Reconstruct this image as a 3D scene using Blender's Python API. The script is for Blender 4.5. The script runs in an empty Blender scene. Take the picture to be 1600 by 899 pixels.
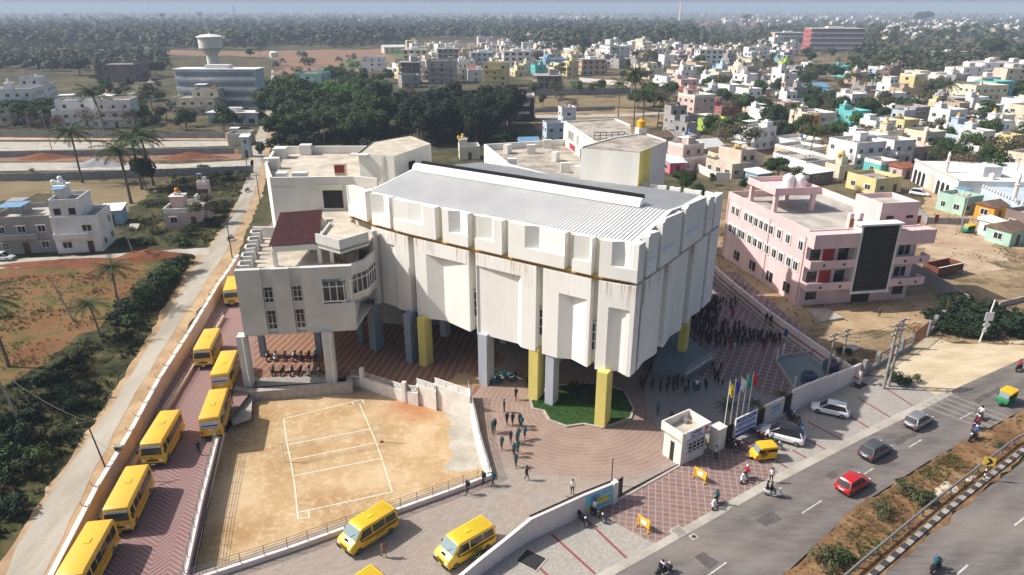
import bpy, bmesh, math, random
from mathutils import Vector, Matrix
R = math.radians
random.seed(7)
SC = bpy.context.scene
COL = SC.collection
# ---------------------------------------------------------------- camera, sky, sun, exposure
CH = 41.0; FPX = 1075.0; PIT = math.atan((449.5-14.0)/FPX)
cd = bpy.data.cameras.new('camera'); cam = bpy.data.objects.new('camera', cd); COL.objects.link(cam)
cam.location = (0, 0, CH); cam.rotation_euler = (math.pi/2-PIT, 0, 0)
cd.sensor_width = 36; cd.lens = 36*FPX/1600; cd.clip_start = .5; cd.clip_end = 30000
SC.camera = cam
SUN_AZ = R(175); SUN_EL = R(43)                       # direction towards the sun
w = bpy.data.worlds.new('World'); SC.world = w; w.use_nodes = True
nt = w.node_tree; bg = nt.nodes['Background']
sky = nt.nodes.new('ShaderNodeTexSky'); sky.sky_type = 'NISHITA'; sky.sun_disc = False
sky.sun_elevation = SUN_EL; sky.sun_rotation = R(90)-SUN_AZ+R(360)
sky.air_density = 1.0; sky.dust_density = 4.0; sky.ozone_density = 1.0
nt.links.new(sky.outputs[0], bg.inputs[0]); bg.inputs[1].default_value = .105
sd = bpy.data.lights.new('sun', 'SUN'); sd.energy = 4.7; sd.angle = R(.55); sd.color = (1, .955, .89)
sun = bpy.data.objects.new('sun', sd); COL.objects.link(sun)
dv = Vector((-math.cos(SUN_AZ)*math.cos(SUN_EL), -math.sin(SUN_AZ)*math.cos(SUN_EL), -math.sin(SUN_EL)))
sun.rotation_euler = dv.to_track_quat('-Z', 'Y').to_euler()
SC.view_settings.view_transform = 'Standard'; SC.view_settings.look = 'None'
SC.view_settings.exposure = 0.24; SC.view_settings.gamma = 1
SC.cycles.max_bounces = 6; SC.cycles.diffuse_bounces = 2; SC.cycles.volume_bounces = 0
SC.cycles.transparent_max_bounces = 12; SC.cycles.volume_step_rate = 4

def G(x, y, z=0.0):
    """a point of the survey (photo pixel) on the level z"""
    u = (x-800)/FPX; v = (449.5-y)/FPX
    dz = -math.sin(PIT)+v*math.cos(PIT); dy = math.cos(PIT)+v*math.sin(PIT)
    t = (z-CH)/dz
    return Vector((u*t, dy*t, z))
# ---------------------------------------------------------------- materials
MATS = {}
def mat(name, col, rough=.85, var=None, scale=1.0, bump=0.0, metal=0.0, spec=.3, detail=4, streak=0.0, obj=False, coat=0, emit=0):
    if name in MATS: return MATS[name]
    m = bpy.data.materials.new(name); m.use_nodes = True; MATS[name] = m
    n = m.node_tree.nodes; l = m.node_tree.links; b = n['Principled BSDF']
    b.inputs['Roughness'].default_value = rough; b.inputs['Metallic'].default_value = metal
    b.inputs['Specular IOR Level'].default_value = spec
    if coat: b.inputs['Coat Weight'].default_value = coat; b.inputs['Coat Roughness'].default_value = .08
    c = (*col, 1)
    b.inputs['Base Color'].default_value = c
    if var or bump:
        if obj: tc = n.new('ShaderNodeTexCoord').outputs['Object']
        else: tc = n.new('ShaderNodeNewGeometry').outputs['Position']
        src = tc
        if streak:
            mp = n.new('ShaderNodeMapping'); mp.inputs['Scale'].default_value = (1, 1, streak); l.new(tc, mp.inputs[0]); src = mp.outputs[0]
        nz = n.new('ShaderNodeTexNoise'); nz.inputs['Scale'].default_value = scale; nz.inputs['Detail'].default_value = detail
        nz.inputs['Roughness'].default_value = .62
        l.new(src, nz.inputs['Vector'])
        if var:
            rp = n.new('ShaderNodeValToRGB'); rp.color_ramp.elements[0].position = .36; rp.color_ramp.elements[1].position = .66
            rp.color_ramp.elements[0].color = (*var, 1); rp.color_ramp.elements[1].color = c
            l.new(nz.outputs['Fac'], rp.inputs[0]); l.new(rp.outputs[0], b.inputs['Base Color'])
        if bump:
            bp = n.new('ShaderNodeBump'); bp.inputs['Strength'].default_value = bump; bp.inputs['Distance'].default_value = .1
            l.new(nz.outputs['Fac'], bp.inputs['Height']); l.new(bp.outputs[0], b.inputs['Normal'])
    return m

class NB:
    """small node builder for the ground materials"""
    def __init__(s, name, rough=.95):
        s.m = bpy.data.materials.new(name); s.m.use_nodes = True; MATS[name] = s.m
        s.n = s.m.node_tree.nodes; s.l = s.m.node_tree.links; s.b = s.n['Principled BSDF']
        s.b.inputs['Roughness'].default_value = rough; s.b.inputs['Specular IOR Level'].default_value = .15
        s.pos = s.n.new('ShaderNodeNewGeometry').outputs['Position']
    def put(s, sock, v):
        if isinstance(v, (int, float)): sock.default_value = v
        elif isinstance(v, tuple): sock.default_value = (*v, 1) if len(v) == 3 and len(sock.default_value) == 4 else v
        else: s.l.new(v, sock)
    def noise(s, scale, detail=4, rough=.6, vec=None, stretch=None, rot=0):
        vec = vec or s.pos
        if stretch or rot:
            mp = s.n.new('ShaderNodeMapping'); mp.inputs['Scale'].default_value = stretch or (1, 1, 1); mp.inputs['Rotation'].default_value = (0, 0, rot)
            s.l.new(vec, mp.inputs[0]); vec = mp.outputs[0]
        t = s.n.new('ShaderNodeTexNoise'); t.inputs['Scale'].default_value = scale; t.inputs['Detail'].default_value = detail
        t.inputs['Roughness'].default_value = rough; s.l.new(vec, t.inputs['Vector']); return t.outputs['Fac']
    def vor(s, scale, feature='F1', out='Distance', vec=None):
        t = s.n.new('ShaderNodeTexVoronoi'); t.feature = feature; t.inputs['Scale'].default_value = scale
        s.l.new(vec or s.pos, t.inputs['Vector']); return t.outputs[out]
    def ramp(s, f, *st, interp='LINEAR'):
        r = s.n.new('ShaderNodeValToRGB'); e = r.color_ramp.elements; r.color_ramp.interpolation = interp
        while len(e) < len(st): e.new(.5)
        for k, (p, c) in enumerate(st):
            e[k].position = p; e[k].color = (*c, 1) if isinstance(c, tuple) else (c, c, c, 1)
        s.l.new(f, r.inputs[0]); return r.outputs[0]
    def mix(s, f, a, b, mode='MIX'):
        x = s.n.new('ShaderNodeMix'); x.data_type = 'RGBA'; x.blend_type = mode
        s.put(x.inputs[0], f); s.put(x.inputs[6], a); s.put(x.inputs[7], b); return x.outputs[2]
    def math(s, op, a, b=None, c=None):
        x = s.n.new('ShaderNodeMath'); x.operation = op; s.put(x.inputs[0], a)
        if b is not None: s.put(x.inputs[1], b)
        if c is not None: s.put(x.inputs[2], c)
        return x.outputs[0]
    def xyz(s, vec=None, rot=0, off=(0, 0, 0)):
        vec = vec or s.pos
        mp = s.n.new('ShaderNodeMapping'); mp.vector_type = 'POINT'
        mp.inputs['Rotation'].default_value = (0, 0, rot); mp.inputs['Location'].default_value = off
        s.l.new(vec, mp.inputs[0]); x = s.n.new('ShaderNodeSeparateXYZ'); s.l.new(mp.outputs[0], x.inputs[0])
        return x.outputs[0], x.outputs[1], x.outputs[2], mp.outputs[0]
    def brick(s, vec, c1, c2, mortar, w, h, ms=.02, off=.5, bias=0):
        t = s.n.new('ShaderNodeTexBrick'); s.l.new(vec, t.inputs['Vector'])
        t.inputs['Color1'].default_value = (*c1, 1); t.inputs['Color2'].default_value = (*c2, 1); t.inputs['Mortar'].default_value = (*mortar, 1)
        t.inputs['Scale'].default_value = 1; t.inputs['Brick Width'].default_value = w; t.inputs['Row Height'].default_value = h
        t.inputs['Mortar Size'].default_value = ms; t.offset = off; t.inputs['Bias'].default_value = bias
        return t.outputs['Color']
    def out(s, col, bump=None, strength=.3, dist=.05):
        s.put(s.b.inputs['Base Color'], col)
        if bump is not None:
            bp = s.n.new('ShaderNodeBump'); bp.inputs['Strength'].default_value = strength; bp.inputs['Distance'].default_value = dist
            s.l.new(bump, bp.inputs['Height']); s.l.new(bp.outputs[0], s.b.inputs['Normal'])
        return s.m
# ---------------------------------------------------------------- mesh builder
class MB:
    def __init__(s): s.v = []; s.f = []; s.mi = []; s.cur = 0; s.M = None
    def m(s, i): s.cur = i; return s
    def add(s, vs, fs):
        b = len(s.v)
        if s.M is not None: vs = [s.M @ Vector(v) for v in vs]
        s.v.extend(tuple(v) for v in vs)
        for f in fs: s.f.append(tuple(b+i for i in f)); s.mi.append(s.cur)
        return s
    def box(s, c, d, rz=0, top=1.0):
        x, y, z = d[0]/2, d[1]/2, d[2]/2; t = top
        p = [(-x, -y, -z), (x, -y, -z), (x, y, -z), (-x, y, -z), (-x*t, -y*t, z), (x*t, -y*t, z), (x*t, y*t, z), (-x*t, y*t, z)]
        cs, sn = math.cos(rz), math.sin(rz)
        return s.add([(c[0]+a*cs-b*sn, c[1]+a*sn+b*cs, c[2]+e) for a, b, e in p],
                     [(3, 2, 1, 0), (4, 5, 6, 7), (0, 1, 5, 4), (1, 2, 6, 5), (2, 3, 7, 6), (3, 0, 4, 7)])
    def prism(s, poly, z0, z1, cap=True, bottom=True):
        n = len(poly)
        a = sum(poly[i][0]*poly[(i+1) % n][1]-poly[(i+1) % n][0]*poly[i][1] for i in range(n))
        if a < 0: poly = list(poly)[::-1]
        z0s = z0 if isinstance(z0, (list, tuple)) else [z0]*n; z1s = z1 if isinstance(z1, (list, tuple)) else [z1]*n
        if a < 0: z0s = list(z0s)[::-1]; z1s = list(z1s)[::-1]
        vs = [(p[0], p[1], z0s[i]) for i, p in enumerate(poly)]+[(p[0], p[1], z1s[i]) for i, p in enumerate(poly)]
        fs = [(i, (i+1) % n, n+(i+1) % n, n+i) for i in range(n)]
        if cap: fs.append(tuple(range(n, 2*n)))
        if bottom: fs.append(tuple(range(n-1, -1, -1)))
        return s.add(vs, fs)
    def wall(s, pts, t, z0, z1, side=0):
        """a wall of thickness t along a polyline (side: -1 right, 0 centred, 1 left)"""
        L, Rr = offs(pts, t*(side+1)/2), offs(pts, t*(side-1)/2)
        n = len(pts)
        z0s = z0 if isinstance(z0, (list, tuple)) else [z0]*n; z1s = z1 if isinstance(z1, (list, tuple)) else [z1]*n
        vs = []
        for i in range(n): vs += [(*L[i], z0s[i]), (*Rr[i], z0s[i]), (*Rr[i], z1s[i]), (*L[i], z1s[i])]
        fs = []
        for i in range(n-1):
            a = 4*i; b = a+4
            fs += [(a+3, a+2, b+2, b+3), (a, a+3, b+3, b), (a+1, b+1, b+2, a+2), (a, b, b+1, a+1)]
        fs += [(0, 1, 2, 3), (4*n-1, 4*n-2, 4*n-3, 4*n-4)]
        return s.add(vs, fs)
    def tube(s, pts, r, n=6, cap=True):
        pts = [Vector(p) for p in pts]; m = len(pts); rs = r if isinstance(r, (list, tuple)) else [r]*m
        vs = []; prev = None
        for i, p in enumerate(pts):
            d = (pts[min(i+1, m-1)]-pts[max(i-1, 0)]).normalized()
            a = d.cross(Vector((0, 0, 1)) if abs(d.z) < .9 else Vector((1, 0, 0))).normalized() if prev is None else (prev-d*prev.dot(d)).normalized()
            prev = a; b = d.cross(a)
            for k in range(n):
                t = 2*math.pi*k/n; vs.append(p+(a*math.cos(t)+b*math.sin(t))*rs[i])
        fs = [(i*n+k, i*n+(k+1) % n, (i+1)*n+(k+1) % n, (i+1)*n+k) for i in range(m-1) for k in range(n)]
        if cap: fs += [tuple(range(n-1, -1, -1)), tuple((m-1)*n+k for k in range(n))]
        return s.add(vs, fs)
    def cyl(s, c, r, h, n=12, r2=None): return s.tube([c, (c[0], c[1], c[2]+h)], [r, r if r2 is None else r2], n)
    def lathe(s, prof, c=(0, 0, 0), n=16, sx=1, sy=1):
        vs = []; m = len(prof)
        for r, z in prof:
            for k in range(n): t = 2*math.pi*k/n; vs.append((c[0]+r*sx*math.cos(t), c[1]+r*sy*math.sin(t), c[2]+z))
        fs = [(i*n+k, i*n+(k+1) % n, (i+1)*n+(k+1) % n, (i+1)*n+k) for i in range(m-1) for k in range(n)]
        fs += [tuple(range(n-1, -1, -1)), tuple((m-1)*n+k for k in range(n))]
        return s.add(vs, fs)
    def ball(s, c, r, n=8, sz=1.0, sx=1.0, sy=1.0):
        pr = [(max(r*math.sin(math.pi*i/n), .001), -r*sz*math.cos(math.pi*i/n)) for i in range(n+1)]
        return s.lathe(pr, c, n+2, sx, sy)
    def loft(s, secs, cap=True):
        n = len(secs[0]); m = len(secs); vs = [p for q in secs for p in q]
        fs = [(i*n+k, i*n+(k+1) % n, (i+1)*n+(k+1) % n, (i+1)*n+k) for i in range(m-1) for k in range(n)]
        if cap: fs += [tuple(range(n-1, -1, -1)), tuple((m-1)*n+k for k in range(n))]
        return s.add(vs, fs)
    def quad(s, a, b, c, d): return s.add([a, b, c, d], [(0, 1, 2, 3)])
    def build(s, name, mats, parent=None, smooth=False, rel=True, bevel=0):
        me = bpy.data.meshes.new(name)
        v = s.v
        if parent is not None and rel:
            o = parent
            x = y = z = 0
            while o is not None: x += o.location.x; y += o.location.y; z += o.location.z; o = o.parent
            v = [(a-x, b-y, c-z) for a, b, c in v]
        me.from_pydata(v, [], s.f)
        mats = mats if isinstance(mats, (list, tuple)) else [mats]
        for k in mats: me.materials.append(MATS[k] if isinstance(k, str) else k)
        if len(mats) > 1: me.polygons.foreach_set('material_index', s.mi)
        if bevel:
            bm = bmesh.new(); bm.from_mesh(me); bmesh.ops.remove_doubles(bm, verts=bm.verts, dist=1e-4)
            es = [e for e in bm.edges if len(e.link_faces) == 2 and e.calc_face_angle(0) > .5]
            bmesh.ops.bevel(bm, geom=es, offset=bevel, segments=2, affect='EDGES', profile=.6)
            bm.to_mesh(me); bm.free()
        if smooth:
            me.polygons.foreach_set('use_smooth', [True]*len(me.polygons))
            try: me.set_sharp_from_angle(angle=R(smooth if smooth is not True else 40))
            except Exception: pass
        me.update()
        ob = bpy.data.objects.new(name, me); COL.objects.link(ob)
        if parent is not None: ob.parent = parent
        return ob
def offs(pts, d):
    """offset a 2D polyline to its left by d"""
    out = []; n = len(pts)
    for i in range(n):
        p = Vector(pts[i][:2]); ns = []
        if i: e = (p-Vector(pts[i-1][:2])).normalized(); ns.append(Vector((-e.y, e.x)))
        if i < n-1: e = (Vector(pts[i+1][:2])-p).normalized(); ns.append(Vector((-e.y, e.x)))
        m = sum(ns, Vector((0, 0))).normalized(); q = m.dot(ns[0])
        out.append(tuple(p+m*(d/max(q, .35))))
    return out
def resamp(pts, step):
    out = [Vector(pts[0])]
    for a, b in zip(pts, pts[1:]):
        a = Vector(a); b = Vector(b); n = max(1, round((b-a).length/step))
        out += [a+(b-a)*(k/n) for k in range(1, n+1)]
    return out
def tag(o, label=None, cat=None, group=None, kind=None):
    if label: o['label'] = label
    if cat: o['category'] = cat
    if group: o['group'] = group
    if kind: o['kind'] = kind
    return o
def thing(name, label, cat, loc=(0, 0, 0), rz=0, group=None):
    o = bpy.data.objects.new(name, None); COL.objects.link(o); o.location = loc; o.rotation_euler = (0, 0, rz); o.empty_display_size = .3
    return tag(o, label, cat, group)
KIDS = {}
def copy_tree(o, loc=None, rz=None, label=None, group=None, scale=None, parent=None):
    c = o.copy(); COL.objects.link(c)
    if parent is not None: c.parent = parent
    for ch in [x for x in KIDS.setdefault(o.name, list(o.children))]: copy_tree(ch, parent=c)
    if loc is not None: c.location = loc
    if rz is not None: c.rotation_euler = (0, 0, rz)
    if label: c['label'] = label
    if group: c['group'] = group
    if scale: c.scale = (scale,)*3 if isinstance(scale, (int, float)) else scale
    return c
def text_mesh(txt, size, name, m, parent, matrix, depth=.01, align='CENTER', width=None, height=None):
    cu = bpy.data.curves.new(name, 'FONT'); cu.body = txt; cu.size = size; cu.extrude = depth; cu.align_x = align; cu.align_y = 'CENTER'; cu.resolution_u = 2
    to = bpy.data.objects.new(name, cu); COL.objects.link(to)
    bpy.context.view_layer.update()
    me = bpy.data.meshes.new_from_object(to.evaluated_get(bpy.context.evaluated_depsgraph_get()))
    bpy.data.objects.remove(to)
    if width:
        xs = [v.co.x for v in me.vertices]; wd = max(xs)-min(xs); k = width/wd
        for v in me.vertices: v.co.x *= k; v.co.y *= (k if not height else 1)
    if height:
        ys = [v.co.y for v in me.vertices]; hh = max(ys)-min(ys); k = height/hh
        for v in me.vertices: v.co.y *= k
    me.materials.clear(); me.materials.append(MATS[m] if isinstance(m, str) else m)
    ob = bpy.data.objects.new(name, me); COL.objects.link(ob); ob.parent = parent; ob.matrix_local = matrix
    return ob
ROUGH = {'road_patch': .12, 'scrub_ground': 1.2, 'red_field': 1.5, 'dry_grass_plot': 2.5, 'garden_ground': 1, 'sand_verge': .35, 'soil_strip': .8, 'open_field': 2, 'dirt_yard': 2, 'vacant_lot': 1.5, 'dirt_path': 1, 'mosque_street': .6, 'pale_yard': 2, 'roadside_dirt': .7, 'median_verge': .3, 'lane': .12, 'side_street': .3, 'ploughed_field': 12, 'works_yard': 8, 'green_plot': 6, 'track': .5, 'town_ground': 8, 'court_apron': .5, 'sand_strip': 1, 'far_strip': 12}
def poly_sheet(name, pts, z, m, kind='structure'):
    if name in ROUGH:
        a = ROUGH[name]; rj = random.Random(len(pts)); P = [Vector((p[0], p[1], 0)) for p in list(pts)+[pts[0]]]; n = sum((p-q).length for p, q in zip(P, P[1:])); R_ = resamp(P, max(1.2*a+.6, n/400))[:-1]
        pts = [(p.x+rj.uniform(-a, a), p.y+rj.uniform(-a, a)) for p in R_]
    mb = MB(); mb.add([(p[0], p[1], z) for p in pts], [tuple(range(len(pts)))])
    o = mb.build(name, m)
    if o.data.polygons[0].normal.z < 0: o.data.flip_normals()
    if kind: o['kind'] = kind
    return o
def PX(*pts, z=0): return [G(x, y, z) for x, y in pts]
def spot(x, y, x0, x1, y0, y1):
    """where a plant stands in its clump, in words"""
    i = min(4, max(0, int(5*(x-x0)/(x1-x0)))); j = min(3, max(0, int(4*(y-y0)/(y1-y0))))
    return ('back row', 'second row from the back', 'second row from the front', 'front row')[j]+', '+('left end', 'left of centre', 'centre', 'right of centre', 'right end')[i]
# ---------------------------------------------------------------- ground materials
def ground_materials():
    q = NB('ground_soil')
    n1 = q.noise(.012, 6, .65); n2 = q.noise(.25, 6, .7); n3 = q.noise(.05, 5, .6)
    a = q.ramp(n1, (.36, (.04, .045, .022)), (.47, (.085, .08, .042)), (.56, (.13, .10, .055)), (.66, (.13, .075, .045)))
    a = q.mix(q.ramp(n2, (.40, 0.0), (.60, .85)), a, (.035, .042, .018))
    a = q.mix(q.ramp(n3, (.52, 0.0), (.68, .5)), a, (.19, .145, .085))
    q.out(a, n2, .5, .3)
    q = NB('court_sand')
    n1 = q.noise(.16, 5, .6); n2 = q.noise(1.3, 8, .75); n3 = q.noise(.5, 6, .7)
    a = q.ramp(n1, (.35, (.37, .235, .115)), (.5, (.45, .31, .165)), (.62, (.53, .39, .235)))
    a = q.mix(q.ramp(n2, (.47, 0.0), (.7, .85)), a, (.62, .49, .32))
    a = q.mix(q.ramp(n3, (.60, 0.0), (.74, .35)), a, (.36, .21, .11))
    # worn red soil in the back corner of the court and pale gravel on its east side
    def spot(px, rad, f0, f1):
        c = G(*px, z=-1.2); d = q.n.new('ShaderNodeVectorMath'); d.operation = 'DISTANCE'; q.l.new(q.pos, d.inputs[0]); d.inputs[1].default_value = c
        s = q.math('DIVIDE', d.outputs['Value'], rad); s = q.math('ADD', s, q.math('MULTIPLY', q.math('SUBTRACT', n3, .5), 1.3)); return q.ramp(s, (f0, 1.0), (f1, 0.0))
    a = q.mix(q.math('MULTIPLY', spot((655, 628), 5, .2, 1), .7), a, (.42, .15, .06))
    a = q.mix(q.math('MULTIPLY', spot((560, 612), 4, .3, 1), .6), a, (.22, .14, .08))
    q.out(a, n2, .35, .06)
    q = NB('pale_concrete', .9)
    n1 = q.noise(.35, 6, .65); n2 = q.noise(4, 5, .7)
    a = q.ramp(n1, (.35, (.34, .31, .26)), (.6, (.47, .44, .38))); a = q.mix(q.ramp(n2, (.5, 0.0), (.75, .4)), a, (.30, .27, .22))
    q.out(a, n2, .2, .02)
    q = NB('lane_concrete', .9)
    n1 = q.noise(.3, 6, .65, stretch=(1, .25, 1), rot=R(-12)); n2 = q.noise(3, 5, .7)
    a = q.ramp(n1, (.35, (.32, .285, .23)), (.6, (.44, .40, .335))); a = q.mix(q.ramp(n2, (.5, 0.0), (.75, .3)), a, (.28, .24, .19))
    q.out(a, n2, .2, .02)
    q = NB('tan_dirt')
    n1 = q.noise(.22, 6, .65); n2 = q.noise(2.2, 6, .7)
    a = q.ramp(n1, (.38, (.33, .22, .125)), (.6, (.47, .345, .21))); a = q.mix(q.ramp(n2, (.5, 0.0), (.72, .6)), a, (.27, .19, .11))
    q.out(a, n2, .4, .06)
    q = NB('dry_lot')
    n1 = q.noise(.09, 6, .7); n2 = q.noise(1.1, 8, .8); n3 = q.noise(.16, 7, .75); n4 = q.noise(.07, 5, .7, vec=q.xyz(off=(31, 7, 0))[3])
    a = q.ramp(n1, (.4, (.27, .19, .11)), (.6, (.42, .31, .19))); a = q.mix(q.ramp(n3, (.50, 0.0), (.6, .85)), a, (.21, .15, .08))
    a = q.mix(q.ramp(q.math('ADD', n4, q.math('MULTIPLY', q.math('SUBTRACT', n2, .5), .5)), (.52, 0.0), (.60, .85)), a, (.085, .085, .04)); a = q.mix(q.ramp(n2, (.45, .35), (.6, .0)), a, (.15, .10, .06))
    q.out(a, n2, .5, .1)
    q = NB('town_soil')
    n1 = q.noise(.035, 6, .7); n2 = q.noise(.5, 7, .75)
    a = q.ramp(n1, (.38, (.07, .07, .035)), (.5, (.17, .13, .08)), (.62, (.25, .19, .12))); a = q.mix(q.ramp(n2, (.48, 0.0), (.62, .8)), a, (.05, .055, .025)); q.out(a, n2, .5, .1)
    q = NB('white_dirt')
    n1 = q.noise(.2, 6, .7, stretch=(1, 2.2, 1), rot=R(-33)); n2 = q.noise(2, 6, .7)
    a = q.ramp(n1, (.35, (.47, .37, .235)), (.62, (.63, .53, .37))); a = q.mix(q.ramp(n2, (.55, 0.0), (.72, .5)), a, (.38, .27, .16))
    q.out(a, n2, .3, .06)
    q = NB('red_field')
    n1 = q.noise(.07, 6, .65); n2 = q.noise(.9, 7, .75, stretch=(1, 2.5, 1), rot=R(20)); n3 = q.noise(.14, 6, .7)
    a = q.ramp(n1, (.40, (.17, .075, .035)), (.52, (.20, .115, .05)), (.64, (.11, .105, .035)))
    a = q.mix(q.ramp(n2, (.5, 0.0), (.66, .75)), a, (.11, .085, .03)); a = q.mix(q.ramp(n3, (.50, 0.0), (.62, .85)), a, (.065, .08, .02))
    q.out(a, n2, .5, .15)
    q = NB('scrub_floor')
    n1 = q.noise(.2, 6, .7); n2 = q.noise(1.5, 7, .75)
    a = q.ramp(n1, (.40, (.022, .026, .010)), (.52, (.055, .06, .022)), (.64, (.13, .095, .045)))
    a = q.mix(q.ramp(n2, (.55, 0.0), (.7, .7)), a, (.15, .11, .055))
    q.out(a, n2, .6, .15)
    q = NB('verge_soil')
    n1 = q.noise(.4, 6, .7); n2 = q.noise(3.5, 7, .8)
    a = q.ramp(n1, (.38, (.14, .075, .04)), (.5, (.21, .115, .055)), (.64, (.30, .20, .11))); a = q.mix(q.ramp(n2, (.54, 0.0), (.68, .7)), a, (.09, .075, .03))
    q.out(a, n2, .6, .08)
    # asphalt with worn tracks running along the road (33.4 degrees)
    q = NB('asphalt', .88)
    x, y, z_, v = q.xyz(rot=R(-33.4))
    tr = q.math('SINE', q.math('MULTIPLY', y, 2.6)); n1 = q.noise(.5, 6, .7, stretch=(1, 4, 1), rot=R(-33.4)); n2 = q.noise(7, 5, .8); n3 = q.noise(.1, 4, .6, stretch=(.6, 2, 1), rot=R(-33.4))
    f = q.math('ADD', q.math('MULTIPLY', tr, .09), n1)
    a = q.ramp(f, (.32, (.125, .11, .103)), (.66, (.20, .178, .165))); a = q.mix(q.ramp(n2, (.5, 0.0), (.8, .5)), a, (.09, .08, .075))
    a = q.mix(q.ramp(n3, (.48, 0.0), (.68, .6)), a, (.26, .225, .195))
    q.out(a, n2, .3, .02)
    # parking pavers: mottled stone setts
    q = NB('parking_pavers', .9)
    x, y, z_, v = q.xyz(rot=R(-34))
    br = q.brick(v, (.50, .47, .43), (.36, .335, .30), (.22, .20, .18), .22, .11, .012)
    n1 = q.noise(.6, 5, .7); n2 = q.noise(5, 6, .8)
    a = q.mix(q.ramp(n2, (.5, 0.0), (.66, .55)), br, (.21, .19, .165)); a = q.mix(q.ramp(n1, (.35, .35), (.6, 0.0)), a, (.31, .27, .21))
    q.out(a, n2, .25, .02)
    q = NB('red_pavers', .88)
    x, y, z_, v = q.xyz(rot=R(-34+45))
    br = q.brick(v, (.21, .13, .115), (.26, .165, .145), (.34, .285, .26), .62, .62, .055, off=0)
    n2 = q.noise(2.2, 6, .75); a = q.mix(q.ramp(n2, (.42, 0.0), (.75, .55)), br, (.19, .13, .115)); q.out(a, n2, .2, .02)
    # bus lane: zigzag rows of red and grey pavers
    q = NB('zigzag_pavers', .88)
    x, y, z_, v = q.xyz(rot=R(-104))
    tri = q.math('PINGPONG', y, 1.35); u = q.math('ADD', x, tri)
    st = q.math('PINGPONG', u, .26); n2 = q.noise(3, 6, .75); n1 = q.noise(.3, 4, .6)
    b2 = q.math('PINGPONG', q.math('SUBTRACT', x, tri), .2)
    f = q.ramp(q.math('DIVIDE', st, .26), (.45, 0.0), (.6, 1.0)); g2 = q.ramp(q.math('DIVIDE', b2, .2), (.80, 0.0), (.9, .5))
    a = q.mix(f, (.25, .10, .09), (.29, .235, .225)); a = q.mix(g2, a, (.17, .12, .115)); a = q.mix(q.ramp(n2, (.45, 0.0), (.75, .5)), a, (.19, .12, .105))
    a = q.mix(q.ramp(n1, (.4, .0), (.6, .3)), a, (.27, .2, .18)); q.out(a, n2, .2, .02)
    # forecourt: rings of red pavers round the lawn fading out to grey ones
    q = NB('forecourt_pavers', .9)
    c = G(905, 640)
    d = q.n.new('ShaderNodeVectorMath'); d.operation = 'DISTANCE'; q.l.new(q.pos, d.inputs[0]); d.inputs[1].default_value = c; dd = d.outputs['Value']
    n1 = q.noise(.35, 5, .65); n2 = q.noise(4, 6, .8)
    ring = q.ramp(q.math('DIVIDE', q.math('PINGPONG', q.math('ADD', dd, q.math('MULTIPLY', n2, .12)), .28), .28), (.3, 0.0), (.8, 1.0))
    x, y, z_, v = q.xyz(rot=R(-34)); br = q.brick(v, (.36, .315, .27), (.29, .25, .215), (.23, .20, .18), .5, .25, .02)
    red = q.mix(ring, (.27, .185, .15), (.315, .225, .185))
    a = q.mix(q.ramp(q.math('DIVIDE', q.math('ADD', dd, q.math('MULTIPLY', n1, 2)), 20.0), (.60, 0.0), (.72, 1.0)), red, br)
    a = q.mix(q.ramp(n2, (.5, 0.0), (.75, .5)), a, (.25, .20, .165)); a = q.mix(q.ramp(n1, (.45, 0.0), (.65, .35)), a, (.42, .33, .26))
    q.out(a, n2, .2, .02)
    q = NB('ramp_pavers', .9)
    x, y, z_, v = q.xyz(rot=R(-34)); br = q.brick(v, (.37, .325, .28), (.30, .26, .22), (.24, .21, .19), .5, .25, .02)
    n1 = q.noise(.35, 5, .65); n2 = q.noise(4, 6, .8); a = q.mix(q.ramp(n2, (.5, 0.0), (.75, .5)), br, (.26, .22, .185)); a = q.mix(q.ramp(n1, (.42, 0.0), (.65, .4)), a, (.34, .25, .20)); q.out(a, n2, .2, .02)
    # rear yard: plum pavers with pale grid lines, plain grey near the gate
    q = NB('yard_pavers', .9)
    x, y, z_, v = q.xyz(rot=R(-63)); br = q.brick(v, (.23, .14, .14), (.20, .125, .125), (.38, .32, .31), .95, .95, .07, off=0)
    n1 = q.noise(.2, 5, .6); n2 = q.noise(3, 5, .7)
    c = G(1075, 700); d = q.n.new('ShaderNodeVectorMath'); d.operation = 'DISTANCE'; q.l.new(q.pos, d.inputs[0]); d.inputs[1].default_value = c
    a = q.mix(q.ramp(q.math('DIVIDE', d.outputs['Value'], 40.0), (.36, 1.0), (.40, 0.0)), br, (.29, .265, .25)); a = q.mix(q.ramp(n2, (.5, 0.0), (.75, .4)), a, (.17, .13, .125)); q.out(a, n2, .2, .02)
    # under-building parking: orange-brown pavers with pale stripes
    q = NB('porch_pavers', .9)
    x, y, z_, v = q.xyz(rot=R(-80)); st = q.ramp(q.math('DIVIDE', q.math('PINGPONG', y, .45), .45), (.55, 0.0), (.8, 1.0)); n2 = q.noise(4, 5, .7)
    a = q.mix(st, (.24, .12, .075), (.32, .215, .16)); a = q.mix(q.ramp(n2, (.45, 0.0), (.75, .5)), a, (.22, .12, .08)); q.out(a, n2, .2, .02)
ground_materials()
mat('line_white', (.86, .82, .72), .9, (.70, .60, .45), 3)
mat('line_red', (.30, .06, .06), .9, (.22, .09, .085), 3)
mat('paint_white', (.66, .63, .58), .9, (.35, .32, .3), 5)
mat('kerb_stone', (.46, .42, .37), .9, (.34, .30, .26), 1.5, .15)
mat('lawn', (.03, .085, .014), .95, (.016, .045, .01), 2.5, .5)  # green darkened to stand in for the building's shadow on the lawn
mat('field_green', (.075, .15, .04), .95, (.10, .14, .05), .05)
mat('field_brown', (.27, .15, .09), .95, (.19, .12, .075), .03)
mat('field_tan', (.24, .185, .10), .95, (.16, .12, .06), .08, .2)
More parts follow.
